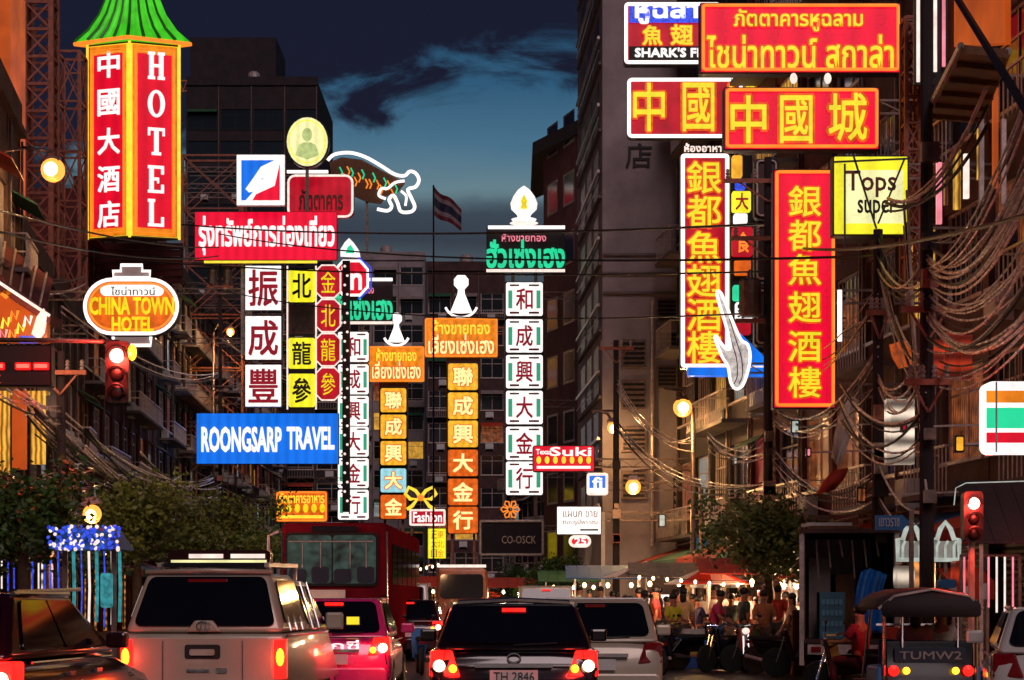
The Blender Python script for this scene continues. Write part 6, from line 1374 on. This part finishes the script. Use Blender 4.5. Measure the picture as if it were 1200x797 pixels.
# rider and passenger
person('person in a dark red shirt sitting on the small motorbike beside the truck',1008,30.6,.12,-2.4,'sit','#8c1424','#5a1420',False,.98)
person('passenger in a pale pink top seated in the tuk-tuk',1072,28.35,.10,math.pi+.1,'sit','#b06a78','#2a2024',True,1.0)
person('driver in a white shirt seated at the front of the tuk-tuk',1102,28.95,.10,math.pi,'sit','#b8b4b0','#202028',False,1.0)

# ------------------------------------------------------------ motorbikes
def motorbike(label, px, Y, rz, col, x=None, z=0):
    r = empty('motorbike',label,'motorbike',(X(px,Y) if x is None else x,Y,z),rz,'parked motorbikes')
    for y in (-.62,.62):
        w = MB().lathe((0,y,.29),[(.19,-.045),(.27,-.04),(.29,0),(.27,.04),(.19,.045)],18,'x').build('wheel','rubber',r)
        MB().lathe((0,y,.29),[(.20,-.02),(.03,-.04),(.03,.04),(.20,.02)],12,'x').build('rim','chrome',w)
    MB().hexa([(-.09,-.5,.42),(.09,-.5,.42),(.10,.35,.36),(-.10,.35,.36),(-.11,-.7,.70),(.11,-.7,.70),(.12,.1,.68),(-.12,.1,.68)]).hexa([(-.14,.25,.32),(.14,.25,.32),(.12,.38,.32),(-.12,.38,.32),(-.17,.40,.92),(.17,.40,.92),(.12,.5,.92),(-.12,.5,.92)]).build('body',col,r,None,False,.03)
    MB().hexa([(-.12,-.75,.70),(.12,-.75,.70),(.10,.1,.69),(-.10,.1,.69),(-.11,-.72,.78),(.11,-.72,.78),(.09,.06,.76),(-.09,.06,.76)]).build('seat','rubber',r,None,False,.02)
    MB().tube([(-.33,.32,1.0),(-.15,.42,.97),(.15,.42,.97),(.33,.32,1.0)],.018,6).build('handlebar','chrome',r)
    MB().tube([(.05,.62,.29),(.05,.46,.8)],.022,6).tube([(-.05,.62,.29),(-.05,.46,.8)],.022,6).build('fork','chrome',r)
    MB().ball((0,.52,.86),.08,.05,.07,10,6).build('headlight','n_white_soft' if px in (781,872) else 'chrome',r); MB().box(-.06,.06,-.80,-.76,.62,.69).build('tail_light','tail_off',r)
    MB().tube([(.14,.1,.3),(.16,-.4,.3),(.17,-.75,.38)],.035,8,taper=[.5,1,1]).build('exhaust','steel_light',r)
    for s in (-1,1): MB().tube([(s*.22,.38,1.0),(s*.28,.34,1.14)],.008,5).ball((s*.29,.33,1.17),.05,.012,.035,8,5).build('mirror','black_metal',r)
    return r
for i,(px,Y,rz,c,lb) in enumerate(((762,44.4,2.2,'car_dark','black motorbike parked at the left end of the row below the crowd'),(781,44.0,3.0,'car_maroon','maroon motorbike second in the row below the crowd'),(800,43.3,1.9,'car_dark','black motorbike in front of the tan shirt'),(824,43.5,4.0,'awning_blue','blue motorbike under the person bending forward'),(852,42.6,2.3,'car_dark','black motorbike in front of the grey shirt'),(872,42.6,3.1,'awning_red','red motorbike in front of the dark green shirt'),(893,42.3,1.7,'car_white','white motorbike in front of the brown shirt'),(917,41.0,4.1,'car_dark','black motorbike at the right end of the row beside the truck'))):
    motorbike(lb,px,Y,rz,c)
motorbike('maroon motorbike carrying the rider in red beside the tuk-tuk',1002,30.7,.9,'car_maroon')

# ------------------------------------------------------------ food stalls with bulbs
def stall(label, px, Y, w, mat, canopy, z=.12, lamp=160):
    x = X(px,Y); r = empty('food_stall',label,'stall',(x,Y,z))
    MB().box(-w/2,w/2,0,.7,.35,.9).build('counter',mat,r); MB().box(-w/2-.05,w/2+.05,-.05,.75,.905,.95).build('counter_top','steel_light',r)
    for s in (-1,1):
        MB().bar((s*(w/2-.04),.02,.95),(s*(w/2-.04),.02,2.05),.035).bar((s*(w/2-.04),.7,.95),(s*(w/2-.04),.7,2.2),.035).build('post','steel_light',r); MB().lathe((s*(w/2-.2),.35,.18),[(.1,-.03),(.18,-.03),(.18,.03),(.1,.03)],12,'x').build('wheel','rubber',r)
    n = 7
    for i in range(n):
        u0 = -w/2-.25+(w+.5)*i/n; u1 = u0+(w+.5)/n*.97
        MB().hexa([(u0,-.5,2.0),(u1,-.5,2.0),(u1,1.0,2.4),(u0,1.0,2.4),(u0,-.5,2.03),(u1,-.5,2.03),(u1,1.0,2.43),(u0,1.0,2.43)]).build('canopy_panel',canopy,r)
    gl = MB().box(-w/2+.1,w/2-.1,.05,.09,.955,1.35).build('display_case','shop_white',r)
    for i in range(3):
        bx = -w/2+.3+(w-.6)*i/2; MB().ball((bx,-.2,1.82),.06,.06,.08,10,6).build('bulb','lamp_warm',r); MB().bar((bx,-.2,1.88),(bx,-.2,2.06),.01).build('flex','cable',r)
    rnd = random.Random(int(px))
    for i in range(6): MB().lathe((-w/2+.2+i*(w-.4)/5,.4,.951),[(.09,0),(.11,.1+.1*rnd.random()),(.06,.26)],10).build('pot',rnd.choice(['chrome','awning_red','bus_brown','white']),r)
    point('stall_light',(x,Y-.3,z+1.75),lamp,(1,.66,.36),.12); return r
stall('food stall with an orange striped canopy under glowing bulbs, right of the crowd',880,50.5,2.1,'awning_red','awning_red')
stall('food stall with glowing bulbs behind the yellow shirt',795,56.5,2.2,'bus_cream','awning_grey',.12,220)
stall('brightly lit stall behind the pale roofed car',712,61.5,2.0,'white','awning_blue',.12,240)
stall('food stall with warm bulbs next to the tree trunk',932,47.5,1.2,'awning_red','awning_red',.0,160)
stall('small lit stall far down the right side under the white signboard',672,72,2.0,'bus_cream','awning_green',.12,160)
stall('lit snack stall between the bus and the minibus',487,80,2.0,'bus_brown','awning_red',0,160)
stall('lit snack stall right of the minibus',590,84,2.2,'bus_brown','awning_red',0,180)
def umbrella(label, px, Y, zt, rr, mat):
    r = empty('market_umbrella',label,'umbrella',(X(px,Y),Y,.0)); MB().tube([(0,0,.05),(0,0,zt)],.025,8).build('pole','steel_light',r); n = 8
    MB().lathe((0,0,0),[(.25,.0),(.25,.06),(.05,.08)],12).build('base','concrete',r)
    for i in range(n):
        a, b = 2*math.pi*i/n, 2*math.pi*(i+1)/n-.02; A = (rr*math.cos(a),rr*math.sin(a),zt-.45); B = (rr*math.cos(b),rr*math.sin(b),zt-.45)
        MB().add([(0,0,zt),A,B,(0,0,zt-.02),(A[0],A[1],A[2]-.02),(B[0],B[1],B[2]-.02)],[(0,1,2),(5,4,3),(0,3,4,1),(1,4,5,2),(2,5,3,0)]).build('panel',mat if i%2 else 'bus_cream',r)
umbrella('striped red market umbrella over the middle of the crowd',830,51,2.35,1.1,'awning_red')
umbrella('grey striped market umbrella left of the crowd',757,58,2.6,1.2,'awning_grey')
awning_thing('white edged market awning under the blue billboard',803,866,662,678,60,1.6,'awning_grey',True,8)
awning_thing('red market awning right of the neon pavilions',1098,1150,668,684,36.5,1.0,'awning_red',True,6)
# hanging clothes / pale rods right of the tuk-tuk
Yv = 31; og = W(1165,640,Yv); r = empty('lit_rod_screen','row of thin white upright light rods under the dark awning on the right','light screen',og)
for i in range(7): px = 1130+i*9.5; MB().tube([W(px,652,Yv),W(px,712+6*(i%3),Yv)],.016,5).build('light_rod','n_white_soft' if i%3 else 'n_pink',r,og)
MB().bar(W(1125,651,Yv),W(1195,651,Yv),.04).build('rail','steel',r,og); MB().bar(W(1195,651,Yv),(X(1195,Yv),Yv,.12),.04).bar(W(1126,651,Yv),(X(1126,Yv),Yv,.12),.04).build('post','steel',r,og)
# a blue cap-shaped awning and goods behind the tuk-tuk
for i,(px,py,w,hh,mt,lb) in enumerate(((1062,676,20,26,'shop_white','white lit display box behind the tuk-tuk canopy, left one'),(1128,672,16,30,'shop_red','red lit display box right of the utility pole'),(1112,684,18,10,'awning_blue','blue folded tarpaulin bundle above the tuk-tuk canopy'))):
    Yw = 34.5; o = MB().prism(rrect(X(px-w/2,Yw),Z(py+hh/2,Yw),X(px+w/2,Yw),Z(py-hh/2,Yw),.04),Yw,Yw+.4).build(['display_box','display_box','tarpaulin_bundle'][i],mt,None,W(px,py+hh/2,Yw)); tag(o,lb,['box','box','tarpaulin'][i])


# ------------------------------------------------------------ more life in the murk
# strings of bulbs; the one over the market is added to light the crowd
def bulb_string(label, a, b, n, sg, e=70, col=(1,.5,.24)):
    a = Vector(a); b = Vector(b); r = empty('bulb_string',label,'light string',a); pts = sag(a,b,sg,n)
    MB().tube(pts,.008,4).build('wire','cable',r,a)
    for p in pts[1:-1]: MB().ball(p-Vector((0,0,.07+.04*math.sin(p.x*37))),.036,.036,.05,8,6).build('bulb','lamp_warm',r,a)
    for q in (n//4, 3*n//4): point('string_light',pts[q]-Vector((0,.3,.2)),e,col,.1)
bulb_string('added string of warm bulbs over the crowd, put in to light it',W(733,672,49),W(915,678,48),11,.1,110,(1,.5,.26))
bulb_string('string of warm bulbs at the far kerb between the bus and the dark car',W(462,668,62),W(520,655,70),8,.12,60)
# lit red and orange backdrops in the stalls
for px,py,w,h,Y,mt,lb in ((905,712,34,40,49.6,'shop_red','red lit backdrop board of the stall under the rounded green tree'),(868,716,26,30,53.5,'f_orange2','orange lit backdrop board behind the person in green'),(775,704,34,14,58,'f_white','long white lit board behind the left end of the crowd'),(745,716,16,16,57,'shop_red','small red lit board left of the crowd'),(700,708,20,14,64,'f_white','white lit board above the pale roofed car')):
    o = MB().prism(rrect(X(px-w/2,Y),Z(py+h/2,Y),X(px+w/2,Y),Z(py-h/2,Y),.04),Y,Y+.12).box(X(px-w/2,Y)+.05,X(px-w/2,Y)+.1,Y+.02,Y+.1,.12,Z(py+h/2,Y)-.002).box(X(px+w/2,Y)-.1,X(px+w/2,Y)-.05,Y+.02,Y+.1,.12,Z(py+h/2,Y)-.002).build('lit_board',mt,None,(X(px,Y),Y,.12)); tag(o,lb,'board')
# crates of goods along the stalls
CR = [('red','#a02818'),('green','#2c6a34'),('blue','#1c4c94'),('yellow','#b8902c'),('white','#c0bab2')]
SP = [(741,45.6,'beside the leftmost motorbike'),(811,45.2,'between the tan and navy shirts'),(879,43.6,'near the red motorbike'),(934,42.2,'next to the truck body'),(690,58,'by the signboard post')]
for j,(px,Y,wh) in enumerate(SP):
    for k in range(3):
        cn_, cc = CR[(j*2+k)%5]; m = M.get('crate_'+cn_) or M.setdefault('crate_'+cn_, pbr('crate_'+cn_,cc,.6,0,.2,5,.1))
        z = k*.29 if Y < 50 else .12+k*.29; x = X(px,Y)+(.03 if k%2 else 0); r = empty('goods_crate',f'{cn_} plastic crate, {["lowest","middle","topmost"][k]} of the stack {wh}','crate',(x,Y,z),.1*k,'stacked goods crates')
        bm_ = MB().box(-.24,.24,-.17,-.15,.02,.28).box(-.24,.24,.15,.17,.02,.28).box(-.24,-.22,-.15,.15,.02,.28).box(.22,.24,-.15,.15,.02,.28).box(-.24,.24,-.17,.17,0,.019); bm_.build('body',m,r)
        MB().ball((0,0,.17),.19,.13,.10,8,5).build('goods',['awning_red','leaf_palm','bus_cream','bus_brown'][(j+k)%4],r)
# cloth banners hanging in the cables
def drape(name, label, pts, Y, mat, cat):
    """a sagging strip of cloth between photo points (left edge, right edge pairs)"""
    vs = []; fs = []; n = len(pts)
    for i, (xa, ya, xb, yb) in enumerate(pts):
        for k in range(5): p = W(lerp(xa,xb,k/4), lerp(ya,yb,k/4), Y); vs.append(p+Vector((0,.08*math.sin(i*1.3+k*1.7),0)))
    for i in range(n-1):
        for k in range(4): a = i*5+k; fs.append((a,a+1,a+6,a+5))
    o = MB().add(vs,fs).build(name,mat,None,W(*pts[-1][:2],Y),True); m_ = o.modifiers.new('thick','SOLIDIFY'); m_.thickness = .012; tag(o,label,cat); return o
drape('cloth_banner','pale slanting cloth banner hanging in the cables right of the orange edged banner',[(992,462,1006,470),(984,486,1000,494),(978,510,994,520),(974,536,984,548)],42,'bus_cream','banner')
drape('cloth_banner','crumpled red cloth hanging above the truck roof',[(975,552,994,548),(966,564,990,560),(956,580,978,574)],41.5,'awning_red','banner')
drape('cloth_banner','orange red cloth caught beside the lit windows near the tallest pole',[(1042,404,1062,398),(1046,418,1072,412),(1054,432,1074,428)],37,'cloth_glow_orange','banner')
# small unlettered shop boxes on the right-hand fronts
cols = [('pale','neon_dim'),('amber','f_amber'),('red','f_red2'),('dim orange','win_warm'),('pink','n_pink'),('cream','neon_dim')]
NB = [(862,540,57,'above the rounded tree'),(932,500,47,'under the orange edged banner'),(948,530,45,'left of the drooping cables'),(1010,580,40,'above the planks'),(1060,500,36.5,'left of the tallest pole'),(1125,520,34,'left of the striped lightbox'),(776,610,68,'low on the tower corner')]
for i,(px,py,Y,wh) in enumerate(NB):
    cn_, mt = cols[(i*5)%6]; h = 9+(i*7)%12; w = 5+(i*5)%9
    og = W(px,py,Y); r = empty('small_lightbox',f'small {cn_} lightbox {wh}','lightbox',og)
    MB().prism(rrect(X(px-w/2,Y),Z(py+h/2,Y),X(px+w/2,Y),Z(py-h/2,Y),.03),Y+.02,Y+.16).build('casing','black_metal',r,og); MB().prism(rrect(X(px-w/2,Y)+.03,Z(py+h/2,Y)+.03,X(px+w/2,Y)-.03,Z(py-h/2,Y)-.03,.02),Y,Y+.019).build('face',mt,r,og)
    xb = interp(BR,Y); MB().bar((X(px+w/2,Y),Y+.1,og.z),(xb+.2,Y+.1,og.z+.1),.035).build('bracket','steel_light',r,og)
# corrugated maroon hoarding on the left roofs
Yw = 86; og = W(150,330,Yw); r = empty('corrugated_hoarding','long dark maroon corrugated hoarding behind the oval neon sign','hoarding',og)
for i in range(6):
    z0 = Z(332-8*i,Yw); MB().hexa([(X(66,Yw),Yw-.1,z0),(X(214,Yw),Yw-.1,z0),(X(214,Yw),Yw+.1,z0),(X(66,Yw),Yw+.1,z0),(X(66,Yw),Yw+.02,z0+.26),(X(214,Yw),Yw+.02,z0+.26),(X(214,Yw),Yw+.12,z0+.26),(X(66,Yw),Yw+.12,z0+.26)]).build('panel','plaster_red',r,og)
for px in (68,105,140,176,212): MB().bar((X(px,Yw),Yw+.2,Z(285,Yw)),(X(px,Yw),Yw+.2,15.5),.12).build('post','rust',r,og)
# slanted tin roof with pale battens at far left
Yw = 50; og = W(10,320,Yw); r = empty('battened_roof','sloping tin roof with pale battens at the left edge above the gable canopy','roof',og)
MB().hexa([W(-70,330,Yw),W(52,372,Yw+2),W(62,330,Yw+6),W(-60,240,Yw+6)]+[p+Vector((0,0,.06)) for p in (W(-70,330,Yw),W(52,372,Yw+2),W(62,330,Yw+6),W(-60,240,Yw+6))]).build('sheet','plaster_red',r,og)
for i in range(10):
    t = (i+.5)/10; a = W(-70,330,Yw).lerp(W(52,372,Yw+2),t); b = W(-60,240,Yw+6).lerp(W(62,330,Yw+6),t); MB().bar(a+Vector((0,-.1,.12)),b+Vector((0,-.1,.12)),.05).build('batten','steel_light',r,og)
# extra frames and cables
lattice('billboard_frame','pale steel frame carrying the white character signs',284,292,300,482,121,.12,'steel_light',.6,9,16)
bundle('heavy pale cable swags in front of the upper right balconies',[(W(1086,300,34),W(1225,150,24),.9,6),(W(1040,240,36),W(1160,120,30),.5,4),(W(1086,390,34),W(1235,300,24),.7,5)],('cable_light','cable_light','cable'),.026,31,.35)
bundle('cables dropping down the tallest right pole in a loose tangle',[(W(1030,290,39),W(1083,440,34),.5,6),(W(1060,250,36),W(1083,560,34),.3,4),(W(985,470,41),W(1083,500,34),.6,7)],('cable_light','cable','cable'),.02,32,.4)
bundle('dense pale cables drooping across the left shopfronts above the trees',[(W(40,490,44),W(210,570,80),.7,8),(W(100,520,50),W(215,600,80),.4,6),(W(165,545,64),W(258,575,100),.5,6)],('cable_light','cable_light','cable'),.03,33,.45)
bundle('cables hanging from the grey tower down to the small shops',[(W(722,450,71),W(812,520,64),.7,5),(W(722,500,71),W(900,560,50),.9,5)],('cable_light','cable'),.02,34,.3)
bundle('thin cables fanning across the dark blocks behind the orange signs',[(W(258,400,121),W(420,470,150),.8,4),(W(258,500,121),W(330,560,130),.5,4)],('cable_light','cable'),.03,35,.4)
lattice('billboard_frame','dim red braced frame beside the yellow supermarket sign',1062,1078,20,330,41,.06,'rust',.5,10,Z(330,41))
cx_ = car('red_hatchback','small dark red car far ahead in the gap between the bus and the centre car','car',X(478,50),50,.0,1.7,4.1,.98,1.5,'car_maroon',.5,1.1,.76,'tail',(.72,.98))
# seams, stickers and the driver in the near cars
for r_ in (sc_, c4):
    MB().tube([(-.80,.0,.60),(-.74,-.02,.98),(.74,-.02,.98),(.80,.0,.60)],.008,4).build('tailgate_seam','black_metal',r_)
    for s in (-1,1): MB().ball((s*.36,2.35,1.18),.11,.1,.14,10,7).build('headrest','car_dark',r_)
MB().box(.30,.52,.29,.30,1.16,1.22).build('window_sticker','t_brown',sc_)

BK = [(700,'grey green','#58685a'),(718,'cream','#c8bca4'),(733,'plum','#542844'),(749,'sky blue','#5c94b4'),(764,'ochre','#a8782c'),(781,'charcoal','#242428'),(797,'salmon','#c46a54'),(812,'olive','#5a5a28'),(829,'ivory','#d0c8bc'),(843,'brick red','#8a2c1c'),(856,'slate blue','#3a4c6c'),(877,'mustard','#b08c20'),(893,'lilac','#7c6494'),(906,'bright orange','#d06020'),(921,'dark grey','#303034'),(938,'coral','#c8583c')]
for i, (px, cn_, cc) in enumerate(BK):
    Y = 49.0+((i*5)%7)*.55 if px > 745 else 54+((i*5)%7)*.8
    person(f'person in a {cn_} top at the back of the market crowd',px,Y,.0 if Y < 52 else .0,(i*1.9)%6.28,['stand','walk','carry'][i%3],cc,['#20242c','#3a3440','#564c44'][i%3],i%4 == 2,.9+.12*((i*3)%5)/4,'people in the street market')
motorbike('dark motorbike standing sideways in front of the teal crate truck',948,39.5,1.45,'car_maroon')
motorbike('black motorbike in the gap right of the pale roofed car',752,40,.5,'car_dark')
motorbike('blue motorbike ahead of the small dark red car',492,41,.1,'awning_blue')
for i,(px,Y,lb) in enumerate(((468,56,'small white van far ahead beside the bus'),(640,58,'grey car far down the road just above the dark car roof'))):
    car('van' if i == 0 else 'grey_car',lb,'van' if i == 0 else 'car',X(px,Y),Y,0,1.75,4.4,1.05,1.95 if i == 0 else 1.9,'car_white' if i == 0 else 'car_silver',.25,.6,.86,'tail',(.75,1.05))
# leaning planks, pipes and boxes piled on the right kerb beside the truck
for i,(px,py,Y,w,h,mt,nm,lb) in enumerate(((936,760,40.5,.25,1.3,'wood','leaning_board','brown board leaning against the left side of the truck'),(1052,742,35,.5,.5,'bus_cream','styrofoam_box','white foam box on the pavement right of the truck'),(1057,722,35.2,.42,.4,'awning_red','plastic_tub','red plastic tub standing on the foam box'))):
    x = X(px,Y); z = .0 if i == 0 else (.125 if i == 1 else .63)
    o = MB().hexa([(x-w/2,Y,z),(x+w/2,Y,z),(x+w/2,Y+.35,z),(x-w/2,Y+.35,z),(x-w/2*1.08,Y-.02,z+h),(x+w/2*1.08,Y-.02,z+h),(x+w/2*1.08,Y+.37,z+h),(x-w/2*1.08,Y+.37,z+h)]).build(nm,mt,None,(x,Y,z)); b_ = o.modifiers.new('bevel','BEVEL'); b_.width = .02; tag(o,lb,'box' if i else 'board')
# seat backs and standing rail laid over the glowing bus rear panes
for i in range(4): MB().prism(rrect(-1.0+i*.5,1.87,-.62+i*.5,2.18+.05*(i%2),.06),-.055,-.047).build('seat_back','board_navy',bs)
MB().tube([(-1.0,-.052,2.78),(.85,-.052,2.78)],.014,5).build('grab_rail','steel_light',bs)
for x in (-.7,-.3,.35,.7): MB().tube([(x,-.052,2.2),(x,-.052,2.78)],.010,5).build('grab_pole','steel_light',bs)
